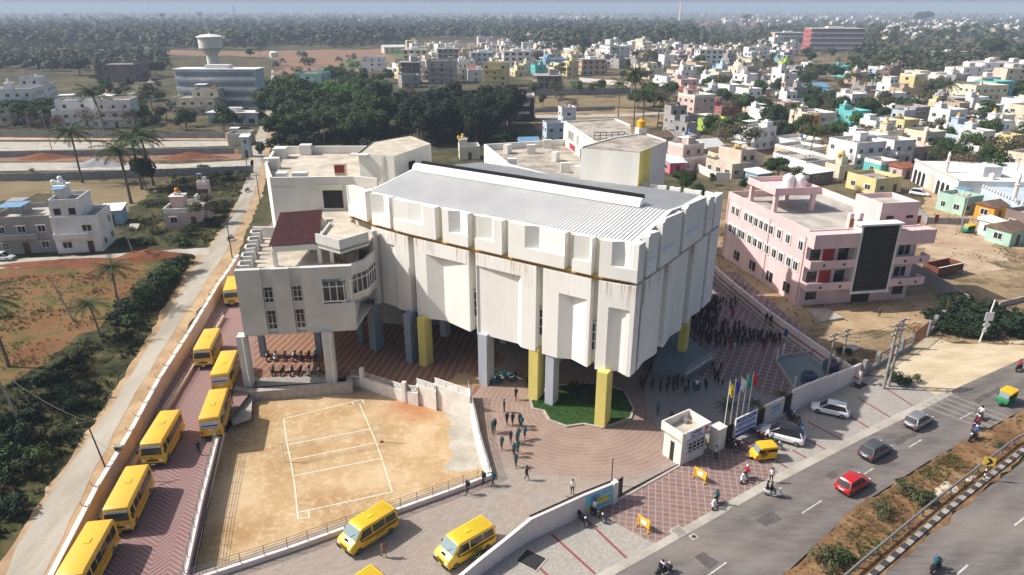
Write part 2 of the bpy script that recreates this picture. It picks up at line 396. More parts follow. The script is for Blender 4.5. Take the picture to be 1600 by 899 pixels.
mat('sand_strip', (.50, .40, .28), .95, (.36, .24, .15), .2, .2)
mat('manhole_dark', (.035, .033, .03), .8)

# ---------------------------------------------------------------- ground sheet with a hole for the sunken court
COURT = [(-31.0, 71.4), (-20.3, 73.0), (-12.0, 70.4), (-4.2, 66.6), (-2.7, 60.5), (-2.0, 56.0), (-28.0, 40.6), (-31.6, 62.0)]
COURT_N = [G(392, 612), G(545, 590), G(640, 605), G(733, 620), G(750, 690), G(767, 742), G(300, 899), G(350, 668)]
CT = [(p.x, p.y) for p in COURT_N]
def ground_sheet():
    bm = bmesh.new()
    S = 9000
    def loop(pts, z):
        vs = [bm.verts.new((x, y, z)) for x, y in pts]
        return [bm.edges.new((vs[i], vs[(i+1) % len(vs)])) for i in range(len(vs))]
    e = loop([(-S, -60), (S, -60), (S, S), (-S, S)], -.06)+loop(CT, -.06)
    bmesh.ops.triangle_fill(bm, use_beauty=True, edges=e)
    for f in bm.faces:
        if f.normal.z < 0: f.normal_flip()
    me = bpy.data.meshes.new('ground'); bm.to_mesh(me); bm.free(); me.materials.append(MATS['ground_soil'])
    o = bpy.data.objects.new('ground', me); COL.objects.link(o); o['kind'] = 'structure'
ground_sheet()
poly_sheet('court_floor', [(p[0]*1.02+(-.02*-15), p[1]) for p in CT], -1.2, 'court_sand')
# court_floor edges run under the retaining walls
S = poly_sheet
# ---- left side: fields, concrete lane, side streets
S('scrub_ground', PX((-300, 960), (-300, 700), (-60, 625), (40, 590), (120, 535), (190, 470), (245, 412), (302, 404), (240, 520), (168, 640), (92, 745), (25, 870), (-60, 960)), 0, 'scrub_floor')
S('red_field', PX((-260, 418), (235, 412), (292, 405), (215, 510), (165, 590), (60, 640), (-160, 700)), -.02, 'red_field')
S('sand_verge', PX((-60, 960), (30, 830), (85, 745), (160, 640), (235, 520), (298, 405), (325, 388), (362, 330), (384, 270), (398, 215), (412, 185), (424, 160), (436, 160), (430, 200), (420, 250), (412, 300), (390, 350), (365, 412), (300, 500), (200, 680), (95, 899), (60, 960)), .01, 'tan_dirt')
S('lane', PX((-20, 960), (25, 860), (95, 745), (172, 640), (246, 520), (308, 410), (330, 389), (366, 330), (388, 270), (401, 215), (415, 175), (422, 140), (424, 110), (428, 110), (427, 140), (424, 175), (416, 215), (408, 262), (398, 300), (378, 345), (350, 398), (300, 475), (215, 610), (140, 750), (40, 960)), .03, 'lane_concrete')
S('side_street', PX((-60, 409), (150, 399), (240, 392), (332, 387), (326, 398), (260, 402), (150, 412), (-60, 424)), .04, 'pale_concrete')
S('upper_street', PX((-80, 222), (150, 222), (366, 220), (366, 228), (180, 233), (-80, 238)), .03, 'pale_concrete')
S('middle_street', PX((-80, 255), (180, 254), (270, 257), (396, 250), (396, 262), (270, 266), (180, 266), (-80, 268)), .03, 'pale_concrete')
S('soil_strip', PX((-80, 241), (366, 231), (380, 249), (180, 253), (-80, 253)), .01, 'field_brown')
S('building_plots', PX((-80, 207), (390, 207), (390, 219), (-80, 219)), .01, 'sand_strip')
S('dry_grass_plot', PX((-80, 284), (200, 283), (250, 300), (205, 345), (60, 300), (-60, 330)), .01, 'field_tan')
S('garden_ground', PX((190, 385), (200, 330), (250, 290), (395, 268), (378, 300), (345, 360), (325, 384)), .012, 'scrub_floor')
# ---- far fields
S('ploughed_field', PX((-60, 77), (180, 79), (420, 80), (640, 76), (640, 83), (560, 92), (420, 90), (180, 84), (-60, 82)), .1, 'field_brown')
S('far_green_field', PX((190, 70), (232, 70), (232, 80), (190, 80)), .2, 'field_green')
S('green_plot', PX((606, 80), (680, 82), (690, 92), (618, 92)), .15, 'field_green')
S('green_plot', PX((535, 95), (600, 93), (606, 106), (545, 108)), .15, 'field_green')
S('works_yard', PX((430, 84), (640, 80), (620, 100), (540, 120), (440, 118), (430, 100)), .12, 'field_brown')
S('far_strip', PX((-60, 55), (200, 57), (420, 52), (420, 60), (200, 63), (-60, 60)), .2, 'field_green')
S('open_field', PX((836, 148), (980, 150), (1060, 148), (1080, 160), (990, 168), (836, 168)), .02, 'field_tan')
S('dirt_yard', PX((836, 170), (1060, 170), (1040, 190), (1000, 210), (900, 210), (836, 205)), .01, 'dry_lot')
S('track', PX((838, 180), (990, 178), (1070, 172), (1072, 175), (990, 182), (838, 185)), .03, 'pale_concrete')
S('grass_court', PX((889, 127), (925, 127), (935, 133), (892, 134)), .05, 'lawn')
S('far_bare_field', PX((1080, 34), (1200, 34), (1220, 41), (1090, 41)), .4, 'field_brown')
S('pit_field', PX((1250, 90), (1330, 92), (1330, 96), (1250, 95)), .2, 'field_tan')
# ---- right side town ground
S('town_ground', PX((1040, 240), (1060, 160), (800, 120), (640, 130), (640, 70), (900, 60), (1230, 60), (1700, 62), (2100, 200), (2100, 420), (1650, 420), (1400, 330), (1150, 330)), 0, 'town_soil')
S('vacant_lot', PX((1085, 330), (1180, 290), (1440, 330), (1700, 330), (1900, 470), (1700, 560), (1500, 535), (1330, 600), (1180, 500), (1090, 410)), .02, 'dry_lot')
S('dirt_path', PX((1110, 395), (1160, 420), (1260, 480), (1340, 470), (1500, 450), (1480, 500), (1330, 520), (1260, 505), (1130, 440), (1100, 405)), .03, 'tan_dirt')
S('mosque_street', PX((1410, 268), (1440, 268), (1520, 318), (1700, 425), (1700, 480), (1600, 392), (1480, 360), (1440, 340), (1445, 300)), .04, 'tan_dirt')
S('pale_yard', PX((1440, 355), (1500, 352), (1560, 380), (1560, 420), (1480, 430), (1445, 400)), .045, 'sand_strip')  # yard ground in a paler sand colour than the lot
S('roadside_dirt', PX((1336, 580), (1395, 552), (1440, 530), (1560, 540), (1700, 500), (1700, 545), (1600, 570), (1500, 612), (1450, 628), (1390, 600)), .03, 'white_dirt')
# ---- school ground
S('bus_lane', PX((366, 414), (440, 330), (560, 340), (560, 470), (470, 560), (392, 612), (350, 668), (298, 899), (283, 960), (60, 960), (96, 899), (205, 690), (303, 500)), .02, 'zigzag_pavers')
S('porch_floor', PX((397, 606), (398, 500), (700, 500), (790, 560), (740, 618), (545, 590)), .048, 'porch_pavers')
S('forecourt', PX((545, 588), (720, 470), (1100, 470), (1180, 560), (1058, 726), (970, 772), (958, 785), (830, 842), (745, 902), (600, 905), (768, 742), (740, 640), (733, 618)), .04, 'forecourt_pavers')
S('ramp_lane', PX((768, 742), (745, 745), (300, 899), (280, 960), (640, 960), (745, 905), (830, 845), (958, 785), (900, 745)), .045, 'ramp_pavers')
S('rear_yard', PX((1000, 520), (1108, 425), (1150, 425), (1345, 592), (1240, 640), (1110, 705), (1062, 722), (1010, 640)), .05, 'yard_pavers')
S('gate_side_paving', PX((1104, 706), (1190, 664), (1340, 590), (1400, 585), (1462, 618), (1430, 632), (1340, 680), (1215, 742), (1180, 700)), .05, 'parking_pavers')
S('gate_apron', PX((955, 787), (1060, 730), (1110, 703), (1180, 690), (1218, 742), (1030, 850), (1018, 848), (880, 775)), .056, 'red_pavers')
S('front_parking', PX((720, 905), (830, 842), (955, 786), (1045, 852), (1000, 875), (900, 960), (660, 960)), .05, 'parking_pavers')
# ---- roads, kerb strips and markings
S('main_road', PX((1900, 440), (1600, 560), (1495, 607), (1340, 682), (1200, 758), (965, 893), (860, 958), (1130, 980), (1225, 899), (1340, 792), (1450, 722), (1600, 640), (1900, 510)), .06, 'asphalt')
S('far_carriageway', PX((1900, 570), (1600, 722), (1500, 795), (1378, 899), (1320, 960), (1700, 980), (1900, 820)), .06, 'asphalt')
S('gutter_strip', PX((1480, 610), (1440, 628), (1340, 678), (1215, 740), (1020, 852), (925, 902), (880, 960), (900, 960), (955, 902), (1048, 850), (1222, 752), (1345, 688), (1448, 638), (1490, 616)), .07, 'pale_concrete')
S('median_verge', PX((1900, 512), (1600, 642), (1450, 724), (1340, 794), (1228, 899), (1170, 960), (1318, 962), (1380, 902), (1492, 802), (1608, 708), (1900, 566)), .075, 'verge_soil')
for a, b in [((1253, 803), (1283, 784)), ((1350, 742), (1364, 733)), ((1135, 880), (1100, 905)), ((1420, 700), (1440, 688)), ((1500, 655), (1520, 645)), ((1570, 618), (1590, 608))]:
    p, q_ = G(*a), G(*b); o = MB().wall([(p.x, p.y), (q_.x, q_.y)], .13, .064, .075).build('lane_marking', 'paint_white'); o['kind'] = 'structure'
for a, b in [((1495, 899), (1512, 884)), ((1585, 822), (1620, 795))]:
    p, q_ = G(*a), G(*b); o = MB().wall([(p.x, p.y), (q_.x, q_.y)], .15, .064, .075).build('lane_marking', 'paint_white'); o['kind'] = 'structure'
for a, b, h in [((862, 836), (938, 905), 0), ((915, 812), (986, 880), 0), ((840, 885), (860, 905), 0), ((1160, 688), (1180, 700), 0), ((1212, 721), (1240, 738), 0), ((1238, 704), (1268, 721), 0), ((1250, 682), (1297, 707), 0), ((1262, 660), (1325, 693), 0), ((1300, 635), (1362, 672), 0), ((1340, 622), (1396, 656), 0), ((1372, 600), (1425, 634), 0)]:
    p, q_ = G(*a), G(*b); o = MB().wall([(p.x, p.y), (q_.x, q_.y)], .22, .052, .062).build('parking_line', 'line_red'); o['kind'] = 'structure'
# rumble strips across the carriageway
for k in range(5):
    p = G(1440+9*k, 634-6*k*.8); q_ = G(1540+9*k, 672-6*k*.8)
    o = MB().wall([(p.x, p.y), (q_.x, q_.y)], .2, .062, .08).build('rumble_strip', mat('rumble_grey', (.27, .25, .23), .9)); o['kind'] = 'structure'
mat('asphalt_patch', (.085, .076, .072), .9, (.12, .105, .1), 2, .2)
for pts in ([(1180, 812), (1205, 800), (1222, 812), (1196, 826)], [(1395, 690), (1432, 672), (1440, 677), (1402, 697)], [(1085, 870), (1100, 862), (1122, 880), (1108, 890)], [(1520, 625), (1560, 606), (1566, 610), (1528, 631)], [(1290, 742), (1302, 736), (1310, 744), (1298, 750)]):
    S('road_patch', PX(*pts), .066, 'asphalt_patch')
# court markings
def cl(*pts):
    o = MB().wall([tuple(G(*p, z=-1.2).xy) for p in pts], .11, -1.195, -1.185).build('court_line', 'line_white'); o['kind'] = 'structure'
cl((443, 655), (448, 690), (454, 720), (460, 755), (466, 812)); cl((443, 655), (555, 627)); cl((562, 632), (585, 685), (596, 715), (613, 769)); cl((466, 801), (613, 769))
cl((450, 695), (578, 671)); cl((453, 719), (590, 692)); cl((458, 744), (594, 717)); cl((551, 632), (552, 627), (566, 625), (569, 631)); cl((466, 812), (483, 808), (482, 798))
# the lawn island under the corner
LAWN = PX((829, 628), (832, 640), (850, 644), (858, 658), (885, 668), (912, 664), (940, 670), (960, 664), (985, 655), (990, 640), (975, 612), (930, 600), (860, 605))
S('lawn', LAWN, .16, 'lawn')
o = MB().wall([(p.x, p.y) for p in LAWN+LAWN[:1]], .25, .0, .2).build('lawn_kerb', 'kerb_stone'); o['kind'] = 'structure'
S('court_apron', PX((697, 640), (733, 655), (760, 725), (700, 738), (704, 690), z=-1.2), -1.19, 'pale_concrete')
S('court_step', PX((395, 610), (392, 655), (365, 665), (355, 645), (385, 612), z=-.5), -.5, 'pale_concrete')
# ---------------------------------------------------------------- the school building
mat('wall_white', (.80, .785, .73), .85, (.70, .68, .62), .35, .06, streak=.25, detail=6)
mat('wall_cream', (.80, .77, .60), .85, (.70, .66, .50), .5, .05, streak=.3)
mat('wall_grey_white', (.60, .60, .575), .88, (.50, .50, .47), .4, .06, detail=6)
mat('band_yellow', (.78, .55, .10), .8, (.60, .42, .14), 1.5)
mat('pillar_yellow', (.74, .63, .18), .8, (.64, .54, .17), .8, streak=.3)
mat('pillar_blue', (.27, .31, .37), .8, (.22, .26, .31), .8, streak=.3)
mat('pillar_grey', (.50, .53, .59), .8, (.43, .46, .52), .8, streak=.3)
mat('deck_concrete', (.62, .56, .46), .92, (.40, .35, .28), .5, .1, detail=8)
mat('deck_dark', (.50, .45, .38), .92, (.24, .21, .18), .55, .1, detail=8)
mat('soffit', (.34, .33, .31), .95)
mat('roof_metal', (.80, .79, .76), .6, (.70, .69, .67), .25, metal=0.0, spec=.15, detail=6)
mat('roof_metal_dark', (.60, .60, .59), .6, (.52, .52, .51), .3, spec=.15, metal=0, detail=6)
mat('ridge_white', (.80, .80, .77), .5, (.70, .70, .68), 1)
mat('black_slot', (.012, .012, .014), .6)
mat('interior_dark', (.035, .035, .038), .9)
mat('glass_dark', (.018, .022, .028), .12, spec=.6)
mat('frame_white', (.75, .74, .70), .5)
mat('red_sheet', (.055, .009, .011), .7, (.03, .005, .007), 1.2, streak=1)
mat('rust', (.19, .09, .05), .8, (.10, .05, .03), 3)
mat('blue_wall', (.10, .27, .46), .7)
mat('steel_dark', (.05, .045, .042), .5)
mat('steel_grey', (.36, .36, .35), .45, metal=.6)
def weathered():
    q = NB('panel_white', .85)
    n1 = q.noise(.3, 6, .65, stretch=(1, 1, .3)); n2 = q.noise(2.6, 4, .7, stretch=(1, 1, .06)); n3 = q.noise(.22, 3, .5)
    a = q.ramp(n1, (.35, (.78, .765, .72)), (.65, (.85, .84, .80)))
    x, y, z, v = q.xyz()
    # rust coloured runs below the ledge, where water comes down
    top = q.ramp(q.math('DIVIDE', z, 20.0), (.66, 0.0), (.815, 1.0)); top = q.math('MULTIPLY', top, q.ramp(q.math('DIVIDE', z, 20.0), (.815, 1.0), (.822, .0)))
    a = q.mix(q.ramp(n2, (.52, 0.0), (.75, .22)), a, (.58, .56, .50)); f = q.math('MULTIPLY', q.math('MULTIPLY', top, q.ramp(n2, (.47, 0.0), (.62, 1.0))), q.ramp(n3, (.46, 0.05), (.58, .8)))
    a = q.mix(f, a, (.42, .29, .17)); q.out(a, n1, .05, .05)
weathered()
SB = thing('school_building', 'large white school building with folded panels on yellow and grey pillars behind sand court', 'building', (-3, 80, 0))
FR = [Vector(p) for p in [(-20.9, 85.0), (-17.1, 81.0), (-12.2, 77.0), (-4.5, 71.7), (2.6, 66.9), (8.0, 63.3), (11.95, 61.3)]]
RI = [Vector(p) for p in [(11.95, 61.3), (16.2, 67.3), (20.0, 73.0), (25.5, 81.2)]]
FA = [Vector(p) for p in [(25.5, 81.2), (21.0, 84.3), (14.5, 88.7)]]
def path_at(path, s):
    for a, b in zip(path, path[1:]):
        L = (b-a).length
        if s <= L or b is path[-1]:
            d = (b-a)/L; return a+d*s, Vector((d.y, -d.x))       # point and outward normal (right of travel)
        s -= L
def path_len(path): return sum((b-a).length for a, b in zip(path, path[1:]))
def proj_px(p, z):
    dz = z-CH; fz = p.y*math.cos(PIT)-dz*math.sin(PIT); return 800+FPX*p.x/fz
def s_of(path, px, z):
    lo, hi = 0, path_len(path)
    for _ in range(40):
        m = (lo+hi)/2
        if proj_px(path_at(path, m)[0], z) < px: lo = m
        else: hi = m
    return lo
def panel(path, s0, s1, z0, z1, prof=None, zr0=None, zr1=None, t=.75, name='facade_panel', m='panel_white', ext1=0):
    """a panel on the facade; prof = [(s, depth)] is the folded recess cut between zr0 and zr1"""
    def outline(pr):
        pts = [s0]+[s for s in (path_s(path) if True else [])if s0+.05 < s < s1-.05]+[s1]
        base = sorted(set(pts))
        if pr: ss = sorted(set(base+[s for s, _ in pr])); 
        else: ss = base
        if pr: pr = [(q, d*.62) for q, d in pr]
        out = []
        for s in ss:
            if pr:
                same = [d for (q, d) in pr if abs(q-s) < 1e-6]
                if same: ds = same
                elif pr[0][0] < s < pr[-1][0]:
                    for (a, da), (b, db) in zip(pr, pr[1:]):
                        if a <= s <= b: ds = [da+(db-da)*(s-a)/(b-a)]; break
                else: ds = [0]
            else: ds = [0]
            for d in ds:
                p, nn = path_at(path, s); out.append(tuple(p-nn*d))
        p0, n0 = path_at(path, s0); p1, n1 = path_at(path, s1)
        inner = [tuple(path_at(path, s)[0]-path_at(path, s)[1]*t) for s in base]
        return out+inner[::-1]
    mb = MB()
    if prof:
        mb.prism(outline(prof), zr0, zr1)
        if zr0 > z0+.01: mb.prism(outline(None), z0, zr0)
        if zr1 < z1-.01: mb.prism(outline(None), zr1, z1)
    else: mb.prism(outline(None), z0, z1)
    return mb.build(name, m, SB)
def path_s(path):
    o = [0]; 
    for a, b in zip(path, path[1:]): o.append(o[-1]+(b-a).length)
    return o
ZT, ZB, ZL0, ZL1, ZU0 = 20.4, 6.7, 6.35, 16.2, 16.62
# lower panels of the court front: photo columns of edges and folds read at mid height
def fr(px, z=16.3): return s_of(FR, px, z)
lows = [(580, 637, [(581, 0), (582, .05), (610, .35), (616, 0)], 14.6),
        (646, 732, [(664, 0), (685, 1.15), (728, .05), (729, 0)], 14.6),
        (743, 838, [(744, .0), (745, .25), (806, .85), (815, 0)], 14.75),
        (849, 924, [(874, 0), (893, 1.05), (918, .15), (919, 0)], 13.9),
        (936, 995, [(953, 0), (969, 1.0), (986, .3), (987, 0)], 13.6)]
for a, b, pr, zr in lows:
    s0, s1 = fr(a), (fr(b) if b < 990 else path_len(FR))
    panel(FR, s0, s1, ZL0, ZL1, [(fr(x), d) for x, d in pr], ZL0, zr, t=1.0)
ups = [(541, 570, [(542, .0), (543, .15), (559, .5), (563, 0)], 18.0),
       (578, 607, [(579, .05), (593, .95), (606, .1)], 17.95),
       (612, 679, [(613, .05), (614, .1), (654, .65), (660, 0)], 18.0),
       (690, 730, [(700, 0), (714, .9), (729, .1)], 17.9),
       (741, 784, [(742, .1), (766, .65), (771, 0)], 17.9),
       (794, 883, [(820, 0), (838, .95), (882, .1)], 18.0),
       (895, 926, [(896, .1), (920, .6), (925, 0)], 17.9),
       (938, 995, [(957, 0), (973, .95), (990, .1)], 17.9)]
for a, b, pr, zr in ups:
    s0, s1 = fr(a, ZT), (fr(b, ZT) if b < 990 else path_len(FR))
    panel(FR, s0, s1, ZU0, ZT, [(fr(x, ZT), d) for x, d in pr], zr, ZT, t=.9)
# right hand front, in shade
def ri(px, z=16.2): return s_of(RI, px, z)
LR = path_len(RI)
for a, b, pr, zr in [(None, 1038, [(1006, 0), (1020, .5), (1034, 0)], 13.5), (1047, 1077, [(1050, 0), (1064, .6), (1074, 0)], 13.5), (1086, 1107, [(1088, 0), (1096, .55), (1105, 0)], 13.5), (1111, None, None, 0)]:
    s0 = 0.02 if a is None else ri(a); s1 = LR if b is None else ri(b)
    if a is None: s0 = ri(1009)
    panel(RI, s0, s1, ZL0, ZL1, [(ri(x), d) for x, d in pr] if pr else None, ZL0, zr, t=1.0)
panel(RI, .05, ri(1003), ZL0+.02, ZL1-.03, None, t=.9)
for a, b, pr in [(None, 1009, None), (1014, 1030, [(1016, 0), (1020, .5), (1029, 0)]), (1035, 1066, [(1037, 0), (1046, .7), (1064, 0)]), (1071, 1103, [(1073, 0), (1082, .7), (1101, 0)]), (1108, 1117, [(1110, 0), (1113, .4), (1116, 0)]), (1119, None, None)]:
    s0 = .02 if a is None else ri(a, ZT); s1 = LR if b is None else ri(b, ZT)
    hp = ZT+(.04 if pr is None else .9 if a in (1035, 1071) else .3)
    panel(RI, s0, s1, ZU0-.1, hp, [(ri(x, ZT), d) for x, d in pr] if pr else None, 18.1, hp, t=.9)
LF = path_len(FA)
for f0, f1 in [(0, .16), (.2, .36), (.40, .5), (.54, .7), (.74, .98)]:
    panel(FA, LF*f0, LF*f1, ZL0-.03, ZT-.06, [(LF*(f0+.02), 0), (LF*(f0+f1)/2, .5), (LF*(f1-.02), 0)], 18, ZT-.06, t=.5)
# walls behind the panels, ledge, slab
BK = [Vector((14.5, 88.7)), Vector((-4.0, 101.5)), Vector((-20.9, 85.0))]
HALL = offs([tuple(p) for p in FR], -0)  # outline helper
fr_in = offs([tuple(p) for p in FR], -.0)
def inset(path, d): return [Vector(p) for p in offs([tuple(q) for q in path], d)]
FRi = inset(FR, .95); RIi = inset(RI, .95)
corner = FR[-1]+Vector((-.35, 1.3))
FRi[-1] = corner; RIi[0] = corner; RIi[-1] = RI[-1]+Vector((-1.25, .1))
body = [tuple(p) for p in FRi]+[tuple(p) for p in RIi[1:]]+[tuple(FA[1]+Vector((-.4, -.6))), tuple(FA[2]), tuple(BK[1]), (-20.2, 86.0)]
MB().prism(body, ZB, 19.4).build('wall', 'wall_cream', SB)
mid = [tuple(p) for p in inset(FR, .12)][:-1]+[(11.85, 61.75)]+[tuple(p) for p in inset(RI, .12)[1:]]+[(21.0, 84.0), (14.5, 88.4), (13, 86), (22, 78), (12, 66), (5, 68.5), (-19.5, 86)]
s_led = MB(); s_led.wall([tuple(p) for p in inset(FR[:6]+[Vector((11.2, 61.75))], .78)], .8, 16.22, 16.58)
s_led.wall([tuple(p) for p in inset([Vector((12.2, 62.2))]+RI[1:3]+[Vector((25.2, 80.6))], .78)], .8, 16.22, 16.58)
s_led.build('ledge', 'band_yellow', SB)
rst = MB(); rst.wall([tuple(p) for p in inset(FR[:6]+[Vector((11.2, 61.75))], .60)], 1.0, 16.205, 16.30); rst.build('stained_slab_edge', 'rust', SB)
MB().wall([tuple(p) for p in inset(FR[:6]+[Vector((11.3, 61.7))], .98)], .3, 16.6, 20.25).build('upper_wall', 'wall_cream', SB); MB().wall([tuple(p) for p in inset([Vector((12.2, 62.0))]+RI[1:3]+[Vector((25.2, 80.6))], .98)], .3, 16.6, 20.25).build('upper_wall', 'wall_cream', SB)
# slit windows between the panels
for px in (641.5, 737.5, 843.5, 930):
    s = fr(px); p, nn = path_at(FR, s); tt = Vector((-nn.y, nn.x)); pp = p-nn*.90
    wn = MB().box((*(pp), 9.6), (1.0, .10, 3.2), math.atan2(tt.y, tt.x)).build('window', 'glass_dark', SB)
    mb = MB()
    for k in range(4): mb.box((*(pp+nn*.02), 8.05+k*1.03), (1.04, .12, .09), math.atan2(tt.y, tt.x))
    mb.box((*(pp+nn*.02), 9.6), (.07, .13, 3.2), math.atan2(tt.y, tt.x))
    mb.build('window_frame', 'frame_white', wn)
    MB().box((*(pp+nn*.05), 11.35), (1.05, .35, .12), math.atan2(tt.y, tt.x)).build('sunshade', 'deck_concrete', SB)
# metal roof: ribbed sheets
def ribbed(name, e0, e1, r0, r1, m, n, amp=.12, epath=None):
    mb = MB(); vs = []; fs = []
    for i in range(n*4+1):
        t = i/(n*4); h = amp if (i % 4) in (1, 2) else 0
        e = e0.lerp(e1, t) if epath is None else epath(t); r = r0.lerp(r1, t)
        vs += [(e.x, e.y, e.z+h), (r.x, r.y, r.z+h)]
    fs = [(2*i, 2*i+2, 2*i+3, 2*i+1) for i in range(n*4)]
    mb.add(vs, fs); return mb.build(name, m, SB)
ZE, ZR = 20.0, 21.5
def front_eave(t):
    L = path_len(FR); s0 = fr(566, ZT); s = s0+(L-.9-s0)*t; p, nn = path_at(FR, s); p = p-nn*.85; return Vector((p.x, p.y, ZE))
R0 = G(648, 265, ZR); R1 = G(1048, 330, ZR)
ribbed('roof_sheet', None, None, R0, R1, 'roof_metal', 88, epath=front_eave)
B0 = G(760, 240, ZE); B1 = G(1108, 309, ZE)
B0 = Vector((-4.5, 100.5, ZE)); B1 = Vector((24.2, 80.6, ZE))
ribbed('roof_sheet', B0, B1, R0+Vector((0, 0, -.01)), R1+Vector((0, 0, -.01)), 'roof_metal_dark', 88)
mb = MB(); e = front_eave(1); mb.add([e, R1, (R1.x, R1.y, ZE-1), (e.x, e.y, ZE-1)], [(0, 3, 2, 1)]); mb.add([R1, B1, (B1.x, B1.y, ZE-1), (R1.x, R1.y, ZE-1)], [(0, 3, 2, 1)])
mb.build('gable_wall', 'blue_wall', SB)
mb = MB(); mb.wall([(e.x, e.y), (R1.x, R1.y), (B1.x, B1.y)], .35, [ZE+.0, ZR-.02, ZE], [ZE+.16, ZR+.14, ZE+.16]); mb.build('roof_trim', 'ridge_white', SB)
mb = MB(); e2 = front_eave(0); mb.wall([(e2.x, e2.y), (R0.x, R0.y)], .3, [ZE, ZR-.02], [ZE+.16, ZR+.14]); mb.build('roof_trim', 'ridge_white', SB)
# ridge ventilator: long half round duct with a dark slot behind it
d = (R1-R0).normalized(); nrm = Vector((d.y, -d.x, 0)).normalized()
a = R0+d*.2; b = R1-d*3.2
mb = MB(); secs = []
for P_ in (a, b):
    secs.append([P_+nrm*(.75*math.cos(t))+Vector((0, 0, .05+.85*math.sin(t))) for t in [math.pi*k/8 for k in range(9)]])
mb.loft(secs); mb.build('ridge_vent', 'ridge_white', SB)
ang = math.atan2(d.y, d.x)
c = (a+b)/2-nrm*.98
MB().box((c.x, c.y, ZR+.45), ((b-a).length-.6, .42, 1.15), ang).build('vent_slot', 'black_slot', SB)
# birds-eye clutter on the facade ledges
# soffit and pillars
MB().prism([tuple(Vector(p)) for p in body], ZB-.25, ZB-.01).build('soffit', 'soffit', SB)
PILL = [((942, 668), 'pillar_yellow', 1.15), ((862, 634), 'pillar_grey', 1.0), ((838, 626), 'pillar_yellow', 1.15), ((760, 602), 'pillar_grey', 1.15), ((667, 598), 'pillar_yellow', 1.05), ((645, 592), 'pillar_blue', .95), ((590, 572), 'pillar_blue', 1.1), ((1063, 548), 'pillar_yellow', 1.0)]
for (px, m, wd) in PILL:
    p = G(*px) if px[0] > 700 else G(*px, z=-2.3); p.y += wd*.6; p.z = 0
    if px[0] > 1000: p = Vector((21.5, 77.5, 0))
    mb = MB().box((p.x, p.y, 3.3), (wd, wd*1.5, 6.6), R(-28))
    o = mb.build('pillar', m, SB, bevel=.03)
    if px[0] in (942, 1063): MB().box((p.x-.12, p.y-wd*.80, 3.3), (.14, .14, 6.4), R(-28)).build('downpipe', 'pillar_yellow', o, rel=False).location = (0, 0, 0)
for p in [(-1, 82), (6, 77), (12, 82), (3, 92), (14, 74), (-9, 84), (19, 81)]:
    MB().box((p[0], p[1], 3.25), (.9, 1.2, 6.4), R(-28)).build('pillar', 'pillar_grey', SB)
# enclosed rooms far under the hall
MB().prism([(-19, 88), (-12, 86.5), (-3, 90.5), (3, 86), (14, 87.5), (-4, 101)], .0, ZB-.3).build('ground_floor_wall', 'wall_grey_white', SB)
o = MB().box((-13.2, 84.4, 1.6), (3.2, .12, 3.2), R(-14)).build('door_opening', 'interior_dark', SB)

# ---- court side wing on pillars (two floors, terraces, red sheet canopy)
ZD = 12.9; ZP = 14.35
AL, AR = Vector((-30.5, 70.6)), Vector((-18.0, 72.2))
LB = Vector((-34.2, 86.8)); Lr = Vector((-17.3, 81.2)); Lb = Vector((-20.8, 91.0))
def ax(px, z): return G(px, 450, z)
wing = [tuple(AL), tuple(AR), (-17.4, 76.6), tuple(Lr), (-21.5, 90.5), tuple(LB+Vector((0, 3)))]
fd = (AR-AL).normalized(); fn = Vector((fd.y, -fd.x)); FW = (AR-AL).length
fa = math.atan2(fd.y, fd.x)
def on_front(px, z):            # distance along the wing front that shows at photo column px
    lo, hi = 0, FW
    for _ in range(30):
        m_ = (lo+hi)/2
        if proj_px(AL+fd*m_, z) < px: lo = m_
        else: hi = m_
    return lo
w1a, w1b = on_front(411, 11), on_front(428, 11); w2a, w2b = on_front(456, 11), on_front(473, 11); xr = on_front(500, 11)
wing_in = [tuple(AL+Vector((.02, .45))), tuple(AR+Vector((-.4, .45))), (-19.2, 80.5), (-21.5, 90.4), tuple(LB+Vector((.02, 3)))]
MB().prism(wing_in, 6.5, ZD).build('wall', 'wall_white', SB)
MB().prism([tuple(Vector(p)+Vector((0, .0))) for p in wing_in], ZD+.002, ZD+.06).build('terrace_floor', 'deck_concrete', SB)
def fbox(s0, s1, z0, z1, d0, d1, name, m, par=None):
    c = AL+fd*((s0+s1)/2)-fn*((d0+d1)/2)
    return MB().box((c.x, c.y, (z0+z1)/2), (s1-s0, d1-d0, z1-z0), fa).build(name, m, par or SB)
for s0, s1 in [(0, w1a), (w1b, w2a), (w2b, FW)]:
    if s0 == w2b:
        fbox(s0, FW, 6.5, 9.9, 0, .7, 'front_wall', 'wall_grey_white'); fbox(s0, on_front(505, 11), 9.9, ZP, 0, .7, 'front_wall', 'wall_grey_white')
        fbox(on_front(505, 11), on_front(560, 12), 12.9, ZP, 0, .7, 'front_wall', 'wall_grey_white')
    else: fbox(s0, s1, 6.5, ZP, 0, .7, 'front_wall', 'wall_grey_white')
